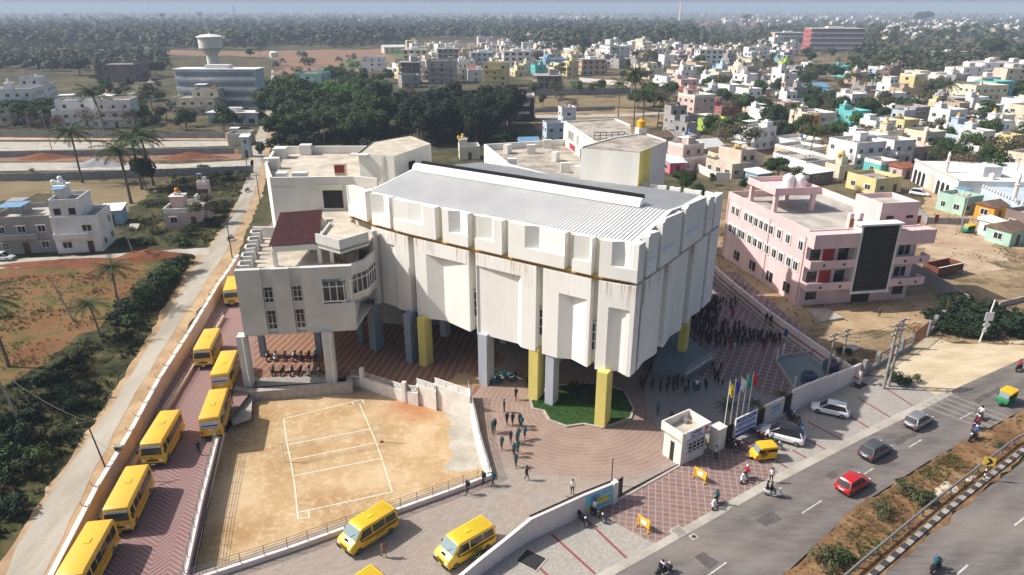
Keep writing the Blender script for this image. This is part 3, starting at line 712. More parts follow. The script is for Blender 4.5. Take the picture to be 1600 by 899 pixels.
for s0, s1 in [(w1a, w1b), (w2a, w2b)]:
    fbox(s0, s1, 12.2, ZP-.05, .3, .7, 'front_wall', 'wall_grey_white')
    for z0, z1 in [(10.3, 12.15), (7.0, 9.3)]:
        wn = fbox(s0+.05, s1-.05, z0, z1, .33, .45, 'window', 'glass_dark')
        mb = MB()
        for f in (0, .3, .75, 1): c = AL+fd*((s0+s1)/2)-fn*.31; mb.box((c.x, c.y, z0+(z1-z0)*f), (s1-s0-.06, .06, .07), fa)
        for f in (.12, .5, .88): c = AL+fd*(s0+(s1-s0)*f)-fn*.31; mb.box((c.x, c.y, (z0+z1)/2), (.06, .05, z1-z0), fa)
        mb.build('window_frame', 'frame_white', wn)
        mb = MB()
        for k in range(9): c = AL+fd*(s0+(s1-s0)*(.06+.11*k))-fn*.28; mb.box((c.x, c.y, z0+(z1-z0)*.86), (.03, .04, (z1-z0)*.27), fa)
        mb.build('grille', 'steel_dark', wn)
    fbox(s0, s1, 9.3, 10.3, .3, .7, 'front_wall', 'wall_grey_white')
# curved end with ribbon window and the two curved balcony bands
cur = [AL+fd*on_front(505, 11)+Vector((0, 0)), AL+fd*on_front(538, 11), Vector((-18.9, 73.2)), Vector((-17.1, 75.6)), Vector((-16.6, 78.6))]
cur = [tuple(p) for p in cur]
MB().wall(cur[1:], .35, 12.55, 13.9, side=1).build('balcony_band', 'wall_grey_white', SB)
MB().wall(cur[1:], .35, 9.0, 10.2, side=1).build('balcony_band', 'wall_grey_white', SB)
rw = MB().wall(cur, .12, 10.2, 12.5, side=1).build('ribbon_window', 'glass_dark', SB)
mb = MB()
for p in resamp(cur, .75): mb.box((p[0], p[1], 11.35), (.09, .16, 2.3), .3)
mb.wall(cur, .2, 11.95, 12.03, side=0); mb.wall(cur, .2, 10.15, 10.28, side=0); mb.build('window_frame', 'frame_white', rw)
MB().prism([cur[2], cur[3], cur[4], (-17.2, 81), (-20.5, 82), (-20.5, 73.6)], 9.0, 9.4).build('balcony_slab', 'wall_grey_white', SB)
# side parapet with box notches
lp = [AL+Vector((0, .5)), LB]; ld = (lp[1]-lp[0]).normalized(); LL = (lp[1]-lp[0]).length; la = math.atan2(ld.y, ld.x)
MB().wall([tuple(AL+Vector((0, .7))), tuple(LB+Vector((0, 3)))], .2, 6.5, ZD+.3, side=-1).build('side_wall', 'wall_white', SB)
for k in range(5):
    p = lp[0]+ld*(1.6+k*3.1); q = p+Vector((ld.y, -ld.x))*.4
    mb = MB(); mb.wall([tuple(p-ld*.55), tuple(p+ld*1.15)], .2, ZD, ZP, side=-1); mb.wall([tuple(p-ld*.55), tuple(p-ld*.55+Vector((ld.y, -ld.x))*1.3)], .2, ZD, ZP, side=1); mb.wall([tuple(p+ld*1.15), tuple(p+ld*1.15+Vector((ld.y, -ld.x))*1.3)], .2, ZD, ZP)
    mb.build('parapet', 'wall_white', SB)
MB().wall([tuple(LB+Vector((0, .3))), (LB.x+3.2, LB.y+.2)], .3, ZD, ZP).build('parapet', 'wall_white', SB)
# pillars under the wing
for px, wd in [((388, 604), 1.0), ((518, 597), 1.2)]:
    p = G(*px); p.y += .5
    MB().box((p.x, p.y, 3.22), (wd, 1.3, 6.5), fa).build('pillar', 'wall_grey_white', SB, bevel=.03)
    MB().tube([(p.x+wd*.35, p.y-.8, 0), (p.x+wd*.35, p.y-.8, 6.4)], .06).build('downpipe', 'frame_white', SB)
for p in [(-31.6, 78), (-24.8, 79), (-33.6, 86.5), (-25.5, 88), (-20, 82)]:
    MB().box((p[0], p[1], 3.22), (.7, .9, 6.5), fa).build('pillar', 'pillar_blue', SB)
MB().prism([tuple(AL+Vector((.2, .3))), tuple(AR+Vector((-.2, .3))), (-17.6, 80), (-22, 90), (-34, 90)], 6.25, 6.49).build('soffit', 'wall_grey_white', SB)
# canopy of dark red sheets on posts
C1, C2, C3, C4 = G(420, 385, 15.6), G(497, 380, 15.6), G(503, 327, 16.9), G(438, 332, 16.9)
mb = MB(); vs = []; n = 22
for i in range(n+1):
    t = i/n; a = C1.lerp(C4, t); b = C2.lerp(C3, t); h = .05 if i % 2 else -.02
    vs += [(a.x, a.y, a.z+h), (b.x, b.y, b.z+h)]
mb.add(vs, [(2*i, 2*i+1, 2*i+3, 2*i+2) for i in range(n)]); mb.build('canopy_sheet', 'red_sheet', SB)
mb = MB()
for a, b in ((C1, C4), (C2, C3)): mb.tube([a-Vector((0, 0, .08)), b-Vector((0, 0, .08))], .08, 4)
mb.tube([C2, C2+Vector((0, 0, -.1)), C3], .05, 4); mb.build('canopy_rail', 'rust', SB)
PB = MB()
MB().wall([(C1.x+.2, C1.y+.4), (C2.x+.2, C2.y+.5)], .35, 14.75, 15.45).build('canopy_beam', 'wall_white', SB)
for p in [(C1.x+.4, C1.y+.4), (C2.x-.1, C2.y+.5), (C2.x+1.3, C2.y+.6)]: MB().box((p[0], p[1], (ZD+15)/2), (.45, .45, 15-ZD), fa).build('canopy_post', 'wall_white', SB)
MB().cyl((C1.x+3, C1.y+5.5, ZD), .25, 2.6).build('canopy_post', 'wall_grey_white', SB)
# upper terrace beside the hall, with its curved front band
UT = [Vector((C2.x-.3, C2.y+.1)), Vector((-19.6, 74.2)), Vector((-16.9, 77.4))]
ZU = 15.6
ut = [tuple(p) for p in UT]+[(-16.6, 80.8), (-20.8, 85.2), (-21.2, 90.3), (-26.2, 90.5), (-23.2, 84)]
MB().prism(ut, ZU-.3, ZU).build('upper_terrace', 'deck_concrete', SB)
MB().wall([tuple(p) for p in UT], .3, ZU-.55, ZU+1.1, side=1).build('terrace_parapet', 'wall_grey_white', SB)
MB().wall([(UT[0].x, UT[0].y), (-23.2, 84)], .25, ZU-.3, ZU+.35, side=-1).build('terrace_parapet', 'wall_grey_white', SB)
MB().box((-16.9, 79.9, 11.3), (.6, .8, 9.6), R(-35)).build('corner_pier', 'wall_grey_white', SB)
MB().box((-19.8, 82.5, 14.1), (4, .3, 2.4), R(-10)).build('back_wall', 'wall_grey_white', SB)
# left-over steelwork on the terrace
mb = MB()
for k in range(9):
    x = -21.6+random.random()*3.6; y = 77+random.random()*2; mb.tube([(x, y, ZD+.05), (x+random.uniform(-1.5, 1.5), y+random.uniform(-.6, .6), ZD+random.choice([.1, 1.0, 1.1]))], .05, 4)
for k in range(3): mb.tube([(-21.4+.5*k, 77, ZD), (-21.4+.5*k, 77, ZD+1.6)], .05, 4)
mb.build('steel_frame', 'rust', SB)

# ---- rear left wing
ZW = 20.2
W = [Vector((-32.2, 90.2)), Vector((-35.9, 99.3)), Vector((-38.7, 112.9)), Vector((-15.0, 113.5)), Vector((-13.0, 100)), Vector((-17.9, 89.7)), Vector((-21.3, 91.3))]
W = [tuple(p) for p in W]
MB().prism(W, 0, ZW-1.3).build('wall', 'wall_white', SB)
MB().prism([tuple(Vector(p)*.999) for p in W], ZW-1.298, ZW-1.2).build('roof_floor', 'deck_concrete', SB)
MB().wall(W[:4], .35, ZW-1.4, ZW, side=-1).build('parapet', 'wall_white', SB)
MB().wall([W[5], (-21.3, 91.0), W[0]], .35, ZW-1.4, ZW, side=-1).build('parapet', 'wall_white', SB)
# the wide opening on to the terrace
o = MB().box((-24.7, 91.02, 17.0), (3.5, .3, 2.6), 0).build('door_opening', 'interior_dark', SB)
MB().box((-24.6, 90.72, 18.75), (3.7, .25, .7), 0).build('lintel', 'wall_cream', SB)
MB().box((-24.5, 90.7, 15.75), (3.6, .3, .25), 0).build('sill', 'wall_white', SB)
for p, dx, dy, h in [((-31.0, 91.7), 1.4, 1.3, 1.6), ((-28.6, 91.8), 1.9, 1.2, 1.6), ((-35.6, 101.5), 2.2, 1.2, 1.6), ((-36.8, 109.5), 2.0, 2.0, 1.6), ((-33.5, 112.2), 1.8, 1.6, 1.6), ((-22, 112.2), 1.6, 1.4, 1.6), ((-17.6, 111), 1.6, 1.6, 1.9)]:
    MB().box((p[0], p[1], ZW-1.2+h/2), (dx, dy, h), R(3)).build('roof_upstand', 'wall_white', SB)
o = MB().box((-24.0, 95.6, ZW-1.2+1.0), (1.5, 1.5, 2.0), R(3)).build('shaft', 'deck_concrete', SB)
MB().box((-24.0, 94.75, ZW+.15), (1.3, .16, 1.0), R(3)).build('shaft_door', mat('dull_red', (.24, .035, .035), .6), o)
MB().box((-19.6, 99, ZW-1.0), (1.7, 2.2, .12), R(10)).build('hatch', 'steel_grey', SB)
# stair tower
T = [(-20.3, 91.9), (-12.2, 88.9), (-10.8, 101.5), (-17.6, 102.9), (-20.6, 97.5)]
T = [tuple(G(553, 276, 20)[:2]), tuple(G(615, 283, 20)[:2]), tuple(G(672, 216, 22.9)[:2]), tuple(G(640, 212.5, 22.9)[:2]), tuple(G(568, 232, 22.9)[:2])]
T = [(-20.6, 92.2), (-15.6, 90.6), (-11.7, 99.8), (-15.6, 106.6), (-20.3, 101)]
MB().prism(T, ZW-1.2, 22.9).build('stair_tower', 'wall_white', SB)
MB().prism([tuple(Vector(p)*.998+Vector((-.03, .2))) for p in T], 22.902, 22.96).build('tower_roof', 'deck_concrete', SB)
MB().wall([T[0], T[4], T[3]], .2, 22.9, 23.05).build('tower_coping', 'steel_dark', SB)
MB().box((-20.4, 92.0, 22.95), (2.5, 1.1, .14), R(-10)).build('canopy_slab', 'wall_white', SB)
MB().box((-13.8, 94.45, 21.0), (1.3, .3, 1.0), R(67)).build('tower_window', 'interior_dark', SB)
mb = MB()
for x in (-17.3, -17.0): mb.tube([(x, 91.02, ZW-1), (x, 91.02, 22.9)], .07, 5)
mb.build('downpipe', 'frame_white', SB)

# ---- rear right tower and rear wing
Q = [Vector((8.9, 88.9)), Vector((15.9, 85.7)), Vector((20.9, 93.2)), Vector((18.9, 99.5)), Vector((13.8, 95.4))]
Q = [tuple(Vector(p)) for p in Q]
MB().prism(Q, 0, 24.4).build('tower', 'wall_white', SB)
MB().prism([tuple(Vector(p)*.997+Vector((.05, .25))) for p in Q], 24.402, 24.47).build('tower_roof', 'deck_dark', SB)
MB().wall([Q[0], Q[4], Q[3], Q[2]], .25, 24.4, 24.62, side=-1).build('tower_coping', 'wall_white', SB)
a, b = Vector(Q[1]), Vector(Q[2]); d2 = (b-a).normalized(); c = a+d2*1.75+Vector((d2.y, -d2.x))*.02
MB().box((c.x, c.y, 20.5), (3.5, .06, 7.8), math.atan2(d2.y, d2.x)).build('yellow_stripe', 'pillar_yellow', SB)
ZF = 19.2
F_ = [G(756, 226, ZF+1), G(793, 257, ZF+1), G(895, 284, ZF+1), G(910, 240, ZF+1), G(886, 218, ZF+1)]
F_ = [(p.x, p.y) for p in F_]
MB().prism(F_, 0, ZF).build('rear_wing', 'wall_white', SB)
MB().prism([tuple(Vector(p)*.999) for p in F_], ZF+.002, ZF+.05).build('roof_floor', 'deck_dark', SB)
MB().wall([F_[2], F_[1], F_[0], F_[4]], .35, ZF-.1, ZF+1.05, side=-1).build('parapet', 'wall_white', SB)
for px in [(800, 263), (830, 240), (868, 252), (883, 270), (855, 232), (793, 240), (905, 276)]:
    p = G(*px, z=ZF); MB().box((p.x, p.y, ZF+.75), (1.4, .8, 1.4), R(random.choice([0, -20, 60]))).build('roof_upstand', 'wall_white', SB)
U = [G(881, 191, 23), G(930, 224, 23), G(988, 222, 23), G(986, 197, 23), G(962, 187, 23)]
U = [(p.x, p.y) for p in U]
ub = MB().prism(U, ZF-.5, 22.9).build('upper_block', 'wall_white', SB)
MB().prism([tuple(Vector(p)*.998+Vector((0, .2))) for p in U], 22.902, 22.96).build('roof_floor', 'deck_dark', SB)
MB().wall([U[1], U[0], U[4], U[3]], .25, 22.8, 23.2, side=-1).build('parapet', 'wall_white', SB)
a, b = Vector(U[0]), Vector(U[1]); d2 = (b-a).normalized(); nn = Vector((d2.y, -d2.x)); an = math.atan2(d2.y, d2.x)
for f, wd in [(.28, 3.4), (.50, 1.0)]:
    c = a+d2*((b-a).length*f)+nn*.03; wn = MB().box((c.x, c.y, 21.6), (wd, .08, 1.5), an).build('window', mat('glass_pale', (.28, .30, .27), .2), SB)
    mb = MB(); mb.box((c.x+nn.x*.04, c.y+nn.y*.04, 22.4), (wd+.2, .12, .1), an); mb.box((c.x+nn.x*.04, c.y+nn.y*.04, 20.85), (wd+.2, .12, .1), an)
    for k in range(3): cc = c+d2*(-wd/2+wd*k/2)+nn*.04; mb.box((cc.x, cc.y, 21.6), (.1, .12, 1.5), an)
    mb.build('window_frame', 'frame_white', wn)
c = a+d2*((b-a).length*.33)+nn*.05; MB().box((c.x, c.y, 19.95), (3.6, .1, .9), an).build('red_panel', mat('panel_red', (.38, .05, .05), .6), SB)
for f in (.62, .72): c = a+d2*((b-a).length*f)+nn*.03; MB().box((c.x, c.y, 20.0), (1.0, .1, 1.5), an).build('doorway', 'interior_dark', SB)
# roof railings, hatch stubs
mb = MB(); p0 = G(928, 222, 23); 
for k in range(6): mb.tube([(p0.x+.9*k, p0.y+.2*k, 22.9), (p0.x+.9*k, p0.y+.2*k, 24.3)], .05, 4)
for z in (23.4, 23.9, 24.3): mb.tube([(p0.x, p0.y, z), (p0.x+4.5, p0.y+1.0, z)], .05, 4)
mb.tube([(p0.x+4.5, p0.y+1, 24.3), (p0.x+6.5, p0.y+1.2, 22.9)], .05, 4)
mb.build('roof_railing', 'steel_dark', SB)
tk = thing('water_tank', 'yellow roof tank on a white plinth at the back of the school roof', 'water tank', (18.3, 99, 24.4))
mat('tank_yellow', (.75, .42, .03), .5); mat('tank_orange', (.72, .24, .02), .5); mat('tank_white', (.78, .78, .76), .5); mat('tank_black', (.03, .03, .03), .4); mat('tank_blue', (.04, .12, .35), .5)
MB().box((18.3, 99, 24.9), (1.2, 1.2, 1), .3).build('plinth', 'wall_white', tk)
MB().lathe([(.01, 0), (.6, 0), (.6, .9), (.45, 1.05), (.2, 1.1), (.2, 1.2), (.01, 1.22)], (18.3, 99, 25.4), 12).build('tank', 'tank_yellow', tk, smooth=40)
# ---------------------------------------------------------------- walls, railings, gate, gatehouse
mat('wall_pink_white', (.80, .70, .66), .88, (.70, .60, .56), .5, .05, streak=.3)
mat('wall_tan', (.66, .45, .34), .9, (.55, .37, .28), .5, .05)
mat('coping_white', (.80, .76, .70), .85, (.66, .61, .55), 1)
mat('wall_block_grey', (.30, .30, .30), .95, (.22, .22, .22), .4, .1)
mat('wire_black', (.03, .03, .03), .6)
mat('sign_white', (.80, .82, .84), .5); mat('sign_blue', (.05, .10, .42), .5); mat('sign_sky', (.22, .60, .78), .5); mat('sign_yellow', (.80, .58, .06), .5)
mat('ink_black', (.015, .015, .02), .6); mat('ink_white', (.85, .85, .85), .6); mat('sign_pink', (.75, .08, .22), .5); mat('sign_orange', (.85, .28, .03), .5); mat('ink_blue', (.04, .07, .32), .5)
mat('barricade_yellow', (.85, .46, .03), .55); mat('plastic_black', (.02, .02, .02), .5)
def V2(px, z=0): p = G(*px, z=z); return (p.x, p.y)
def railing(par, pts, z0s, h=.9, post=1.6, bars=4, name='railing', m='steel_grey', r=.028):
    """posts and rails along a 3D line of bases"""
    mb = MB(); P = [Vector((p[0], p[1], z)) for p, z in zip(pts, z0s)]
    rp = resamp(P, post)
    for p in rp: mb.box((p.x, p.y, p.z+h/2), (.05, .05, h))
    for k in range(1, bars+1): mb.tube([p+Vector((0, 0, h*k/bars)) for p in P], r, 4)
    return mb.build(name, m, par)
# boundary wall along the lane
WL = [V2(p, 2.0) for p in [(372, 398), (358, 420), (342, 442), (302, 508), (248, 592), (203, 675), (150, 762), (76, 905), (30, 990)]]
bw = thing('boundary_wall', 'long tan wall with white coping and hooked brackets between the buses and the concrete lane', 'wall', (WL[4][0], WL[4][1], 0))
MB().wall(WL, .3, -.1, 1.9).build('wall', 'wall_tan', bw); MB().wall(WL, .42, 1.9, 2.05).build('coping', 'coping_white', bw)
for i, p in enumerate(resamp([Vector((*q, 2.05)) for q in WL], 2.7)):
    if i > 24: break
    mb = MB(); d = Vector((-.97, .2, 0))
    mb.tube([p, p+Vector((0, 0, .12))], .03, 4); mb.tube([p+d*.45+Vector((0, 0, .42)), p+d*.35+Vector((0, 0, .12)), p-d*.3+Vector((0, 0, .12)), p-d*.42+Vector((0, 0, .42))], .032, 4)
    mb.build('wire_bracket', 'wire_black', bw)
PLT = [V2(p, 0) for p in [(350, 497), (312, 560), (263, 640), (220, 712), (165, 800), (118, 899), (90, 960)]]
pl = thing('planter_rail', 'low kerb and pipe railing at the foot of the tan wall behind the buses', 'railing', (PLT[2][0], PLT[2][1], 0))
MB().wall(PLT, .25, 0, .45).build('kerb', 'wall_tan', pl); railing(pl, PLT, [.45]*7, .55, 2.2, 3)
# sunken court: retaining walls and railings
cw = thing('retaining_wall', 'white wall with pipe railing along the south side of the sand court', 'wall', (-14, 49, 0))
SW = [V2(p, .55) for p in [(768, 735), (700, 762), (600, 797), (450, 850), (300, 899), (260, 915)]]
def zz(n, z): return [z]*n
MB().wall([V2(p) for p in [(768, 746), (700, 772), (600, 808), (450, 862), (300, 912), (262, 926)]], .28, -1.25, .5, side=1).build('wall', 'wall_pink_white', cw)
SWp = offs([V2(p) for p in [(768, 746), (700, 772), (600, 808), (450, 862), (300, 912), (262, 926)]], .14)
railing(cw, SWp, zz(6, .5), 1.0, 1.7, 4)
ww = thing('retaining_wall', 'pale wall with pipe railing between the bus lane and the sand court', 'wall', (-29, 52, 0))
WWp = [V2(p) for p in [(345, 662), (330, 720), (312, 790), (287, 905), (270, 970)]]
MB().wall(WWp, .3, -1.25, .5, side=1).build('wall', 'wall_pink_white', ww); railing(ww, offs(WWp, .15), zz(5, .5), 1.0, 1.7, 4)
ew = thing('retaining_wall', 'curved white wall with railing between the sand court and the forecourt', 'wall', (-3, 62, 0))
EWp = [V2(p) for p in [(735, 622), (743, 650), (751, 685), (760, 716), (769, 745)]]
MB().wall(EWp, .45, -1.25, [1.35, .95, .7, .6, .55], side=-1).build('wall', 'coping_white', ew); railing(ew, offs(EWp, -.2), [1.35, .95, .7, .6, .55], .9, 1.2, 4)
nw = thing('retaining_wall', 'stepped white wall with pipe railings between the sand court and the pillars', 'wall', (-12, 70, 0))
NWp = [V2(p) for p in [(547, 590), (565, 592), (632, 614), (650, 620), (650.5, 620), (680, 630), (680.5, 630), (735, 648)]]
NWp = [(-19.9, 73.2), (-18.8, 72.6), (-13.0, 69.7), (-11.6, 69.0), (-11.55, 69.0), (-9.2, 67.9), (-9.15, 67.88), (-5.2, 66.0)]
NWp = [V2(p, z) for p, z in [((549, 588), 0), ((566, 590), .2), ((632, 611), .3), ((651, 613), .5), ((651.3, 601), 1.3), ((679, 610), 1.3), ((679.3, 600), 1.9), ((735, 619), 1.9)]]
MB().wall(NWp, .3, -1.25, [.1, .2, .3, .5, 1.3, 1.3, 1.9, 1.9]).build('wall', 'coping_white', nw)
for i, j in ((0, 2), (2, 3), (4, 5), (6, 7)): railing(nw, NWp[i:j+1] if j-i > 1 else [NWp[i], NWp[j]], [[.1, .2, .3, .5, 1.3, 1.3, 1.9, 1.9][k] for k in ([i, i+1, j] if j-i > 1 else [i, j])], .8, 1.5, 5)
for k in (1, 2): p = NWp[k]; MB().box((p[0], p[1], .2), (.45, .45, 2.6), R(-25)).build('post', 'coping_white', nw)
kb = thing('kerb_step', 'grey kerb step in front of the scooter parking at the edge of the court', 'kerb', (-25, 70, 0))
MB().wall([V2(p) for p in [(352, 604), (392, 611), (545, 599), (548, 588)]], .8, -1.25, .05, side=0).build('step', 'kerb_stone', kb)
MB().prism([V2(p) for p in [(402, 605), (400, 592), (512, 586), (518, 598)]], .04, .1).build('gravel_strip', mat('gravel', (.40, .37, .32), .95, (.24, .22, .19), 6, .5), kb)
# volleyball net
pa, pb = G(444, 722, -1.2), G(596, 691, -1.2)
vn = thing('volleyball_net', 'volleyball net between two thin white posts on the sand court', 'net', ((pa.x+pb.x)/2, (pa.y+pb.y)/2, -1.2))
for p in (pa, pb): MB().tube([p, p+Vector((0, 0, 2.3))], .05, 6).build('post', 'frame_white', vn)
MB().box((pb.x, pb.y, -1.15), (.3, .3, .15)).build('post_base', 'rust', vn)
mb = MB()
for k in range(5): z = -1.2+1.3+k*.23; mb.tube([(pa.x, pa.y, z), (pb.x, pb.y, z)], .006 if k not in (0, 4) else .022, 3)
for k in range(32): p = pa.lerp(pb, k/31); mb.tube([(p.x, p.y, .1), (p.x, p.y, 1.02)], .005, 3)
mb.build('net', mat('net_grey', (.35, .32, .28), .9), vn)
# front boundary wall with banner
FWp = [V2(p, 0) for p in [(700, 935), (748, 899), (790, 868), (829, 843), (870, 824), (910, 805), (958, 785)]]
fw = thing('boundary_wall', 'curving white wall along the front parking, carrying the sky blue school banner', 'wall', (FWp[3][0], FWp[3][1], 0))
hz = [1.2, 1.5, 1.7, 2.2, 2.2, 2.2, 2.2]
MB().wall(FWp, .3, 0, hz).build('wall', 'wall_pink_white', fw)
MB().box((*FWp[-1], 1.15), (.55, .55, 2.3), R(34)).build('end_pillar', 'coping_white', fw)
MB().wall(offs(FWp[3:], .2), .06, 2.2, 2.34).build('spiked_rail', 'wire_black', fw)
a, b = Vector(FWp[4]).lerp(Vector(FWp[5]), .95), Vector(FWp[6]); dd = (b-a).normalized(); an = math.atan2(dd.y, dd.x); nn = Vector((dd.y, -dd.x))
c = a.lerp(b, .50)+nn*.19; L = (b-a).length*.82
bn = thing('school_banner', 'sky blue and yellow school banner on the front wall beside the gate', 'banner', (c.x, c.y, 1.15), an)
MB().box((0, 0, 0), (L, .05, 1.75)).build('panel', 'sign_sky', bn, rel=False)
MB().box((.45, -.03, -.1), (L-1.6, .02, .62)).build('yellow_field', 'sign_yellow', bn, rel=False); MB().box((-L/2+.35, -.03, -.55), (.5, .02, .5)).build('yellow_field', 'sign_yellow', bn, rel=False)
Tm = Matrix.Rotation(R(90), 4, 'X')
def wr(t, x, z, wd, m, par=bn, y=-.045, h=None): return text_mesh(t, .3, 'lettering', m, par, Matrix.Translation((x, y, z))@Tm, .004, width=wd, height=h)
wr('indian Public School', .45, .62, 1.5, 'sign_pink'); wr('ADMISSIONS', -.5, .62, .9, 'ink_black', h=.16); wr('OPEN', -.5, .32, 1.1, 'ink_black', h=.24); wr('NURSERY TO GRADE', .5, .0, 1.5, 'ink_black', h=.16); wr('CONTACT', .45, -.6, 1.4, 'ink_blue', h=.16)
# gate leaf and pole, sliding track
gl = thing('sliding_gate', 'black barred sliding gate standing open at the end of the front wall', 'gate', (*V2((964, 780)), 0))
g0, g1 = Vector(V2((960, 783))), Vector(V2((971, 775)))
mb = MB(); mb.wall([tuple(g0), tuple(g1)], .06, .1, .2); mb.wall([tuple(g0), tuple(g1)], .06, 2.0, 2.1); mb.build('gate_frame', 'wire_black', gl)
for k in range(8):
    p = g0.lerp(g1, k/7); MB().box((p.x, p.y, 1.1), (.09, .05, 2.0), R(34)).build('bar', 'wire_black', gl)
pole = MB().tube([(*V2((955, 760)), 0), (*V2((955, 760)), 3.1)], .05, 6).build('gate_pole', 'wire_black'); tag(pole, 'thin black pole just inside the open sliding gate', 'pole')
o = MB().wall([V2((960, 785)), V2((1060, 729))], .35, .04, .12).build('gate_track', 'kerb_stone'); o['kind'] = 'structure'
o = MB().wall([V2((960, 783)), V2((1060, 727))], .07, .12, .16).build('gate_rail', 'wire_black'); o['kind'] = 'structure'
# gatehouse
gp = Vector(V2((1062, 729))); ga = R(34)
gh = thing('gatehouse', 'small white gatehouse with barred window and school name board beside the gate', 'gatehouse', (gp.x, gp.y, 0), ga)
# local x along the road, y away from the road
mb = MB(); Wd, Dp, Hh = 3.3, 2.3, 2.9
mb.box((Wd/2, Dp/2, Hh/2), (Wd, Dp, Hh)); mb.build('wall', 'coping_white', gh, rel=False)
MB().box((Wd/2, Dp/2, Hh+.06), (Wd+.5, Dp+.5, .14)).build('roof_slab', 'deck_concrete', gh, rel=False)
mb = MB(); mb.wall([(-.2, -.2), (Wd+.2, -.2), (Wd+.2, Dp+.2), (-.2, Dp+.2), (-.2, -.2)], .14, Hh+.13, Hh+1.0); mb.build('parapet', 'coping_white', gh, rel=False)
MB().box((2.5, 1.9, Hh+.35), (.5, .4, .4)).build('roof_box', 'steel_grey', gh, rel=False)
w1 = MB().box((Wd/2+.35, -.02, 1.75), (2.3, .06, 1.1)).build('window', 'glass_dark', gh, rel=False)
mb = MB()
for z in (1.2, 1.5, 1.95, 2.3): mb.box((Wd/2+.35, -.07, z), (2.4, .05, .06))
for k in range(5): mb.box((Wd/2+.35-1.15+k*.575, -.07, 1.75), (.05, .05, 1.15))
mb.build('window_grille', 'frame_white', w1, rel=False)
MB().box((Wd/2+.35, -.15, 1.08), (2.7, .3, .1)).build('sill', 'coping_white', gh, rel=False)
MB().box((-.02, Dp*.5, 1.15), (.06, .45, 2.1)).build('door', 'wire_black', gh, rel=False)
nb = MB().box((Wd/2+.1, -.34, Hh+.55), (Wd+.1, .08, 1.1)).build('name_board', 'sign_white', gh, rel=False)
MB().box((Wd/2+.1, -.385, Hh+.12), (Wd+.05, .02, .1)).build('board_stripe', 'sign_blue', nb, rel=False)
text_mesh('indian', .5, 'lettering', 'ink_black', nb, Matrix.Translation((1.45, -.40, Hh+.78))@Tm, .01, width=1.45, height=.36)
text_mesh('Public School', .5, 'lettering', 'ink_black', nb, Matrix.Translation((1.45, -.40, Hh+.40))@Tm, .01, width=1.5, height=.24)
mb = MB(); mb.add([(2.55, -.40, Hh+.22), (2.75, -.40, Hh+.22), (2.75, -.40, Hh+1.0), (2.55, -.40, Hh+1.0)], [(0, 1, 2, 3)]); mb.build('emblem', 'sign_orange', nb, rel=False)
mb = MB(); mb.add([(2.75, -.402, Hh+.30), (3.2, -.402, Hh+.62), (2.75, -.402, Hh+.98)], [(0, 1, 2)]); mb.build('emblem', 'sign_pink', nb, rel=False)
MB().tube([(.05, -.3, Hh+.1), (.05, -.3, Hh+1.6)], .04, 5).build('mast', 'frame_white', gh, rel=False)
# side gate, pillar, fence, hoarding and walls to the right of the gatehouse, in local road coordinates
rd = Vector((math.cos(ga), math.sin(ga))); rn = Vector((-rd.y, rd.x))
def rp_(x, y=0): return gp+rd*x+rn*y
def along(px): 
    """distance along the front line that shows at a photo column"""
    lo, hi = -20, 60
    for _ in range(40):
        m_ = (lo+hi)/2
        if proj_px(rp_(m_), 1) < px: lo = m_
        else: hi = m_
    return lo
def rbox(x0, x1, z0, z1, name, m, par, y=0, t=.3):
    c = rp_((x0+x1)/2, y); return MB().box((c.x, c.y, (z0+z1)/2), (x1-x0, t, z1-z0), ga).build(name, m, par)
x1 = along(1100)
c = rp_(along(1107), 1.2)
sg = thing('side_gate', 'yellow and black folding side gate beside the gatehouse', 'gate', (c.x, c.y, 0))
rbox(along(1093)+.2, along(1117), 0.1, 2.1, 'gate_leaf', 'plastic_black', sg, 1.4, .08)
for z in (.5, 1.2, 1.9): rbox(along(1093)+.2, along(1117), z, z+.12, 'gate_bar', 'barricade_yellow', sg, 1.33, .05)
db = thing('drum', 'yellow drum inside the side gate by the gatehouse', 'drum', (*rp_(along(1109), .8), 0)); MB().lathe([(.01, 0), (.38, 0), (.4, .5), (.38, 1.0), (.01, 1.0)], (db.location.x, db.location.y, 0), 12).build('barrel', 'barricade_yellow', db, smooth=40)
mb = MB(); mb.lathe([(.405, .3), (.42, .34), (.405, .38)], (db.location.x, db.location.y, 0), 12); mb.build('hoop', 'steel_dark', db)
gpil = thing('gate_pillar', 'square white gate pillar between the side gate and the bar fence', 'pillar', (*rp_(along(1120)), 0))
rbox(along(1114), along(1127), 0, 2.6, 'shaft', 'coping_white', gpil, 0, 1.0); rbox(along(1113.5), along(1127.5), 2.6, 2.68, 'cap', 'coping_white', gpil, 0, 1.1)
def bar_fence(xa, xb, h, label):
    c = rp_((xa+xb)/2); f = thing('bar_fence', label, 'fence', (c.x, c.y, 0))
    rbox(xa, xb, 0, .4, 'kerb', 'coping_white', f, 0, .25); rbox(xa, xb, .4, h, 'mesh_panel', 'plastic_black', f, 0, .04)
    n = max(4, int((xb-xa)/.3))
    for k in range(n+1): x = xa+(xb-xa)*k/n; rbox(x-.025, x+.025, .4, h+.05, 'bar', 'steel_dark', f, -.05, .05)
    rbox(xa, xb, h, h+.07, 'top_rail', 'steel_dark', f, -.05, .07)
bar_fence(along(1128), along(1144), 2.2, 'dark bar fence between the gate pillar and the blue hoarding')
bar_fence(along(1177), along(1192), 2.3, 'dark bar fence between the blue hoarding and the plaque wall')
bar_fence(along(1223), along(1234), 2.5, 'dark bar fence between the plaque wall and the stepped wall')
xa, xb = along(1144.5), along(1176); c = rp_((xa+xb)/2, -.25)
hb = thing('hoarding', 'blue and white school hoarding behind the parked motorbikes', 'hoarding', (c.x, c.y, 1.55), ga)
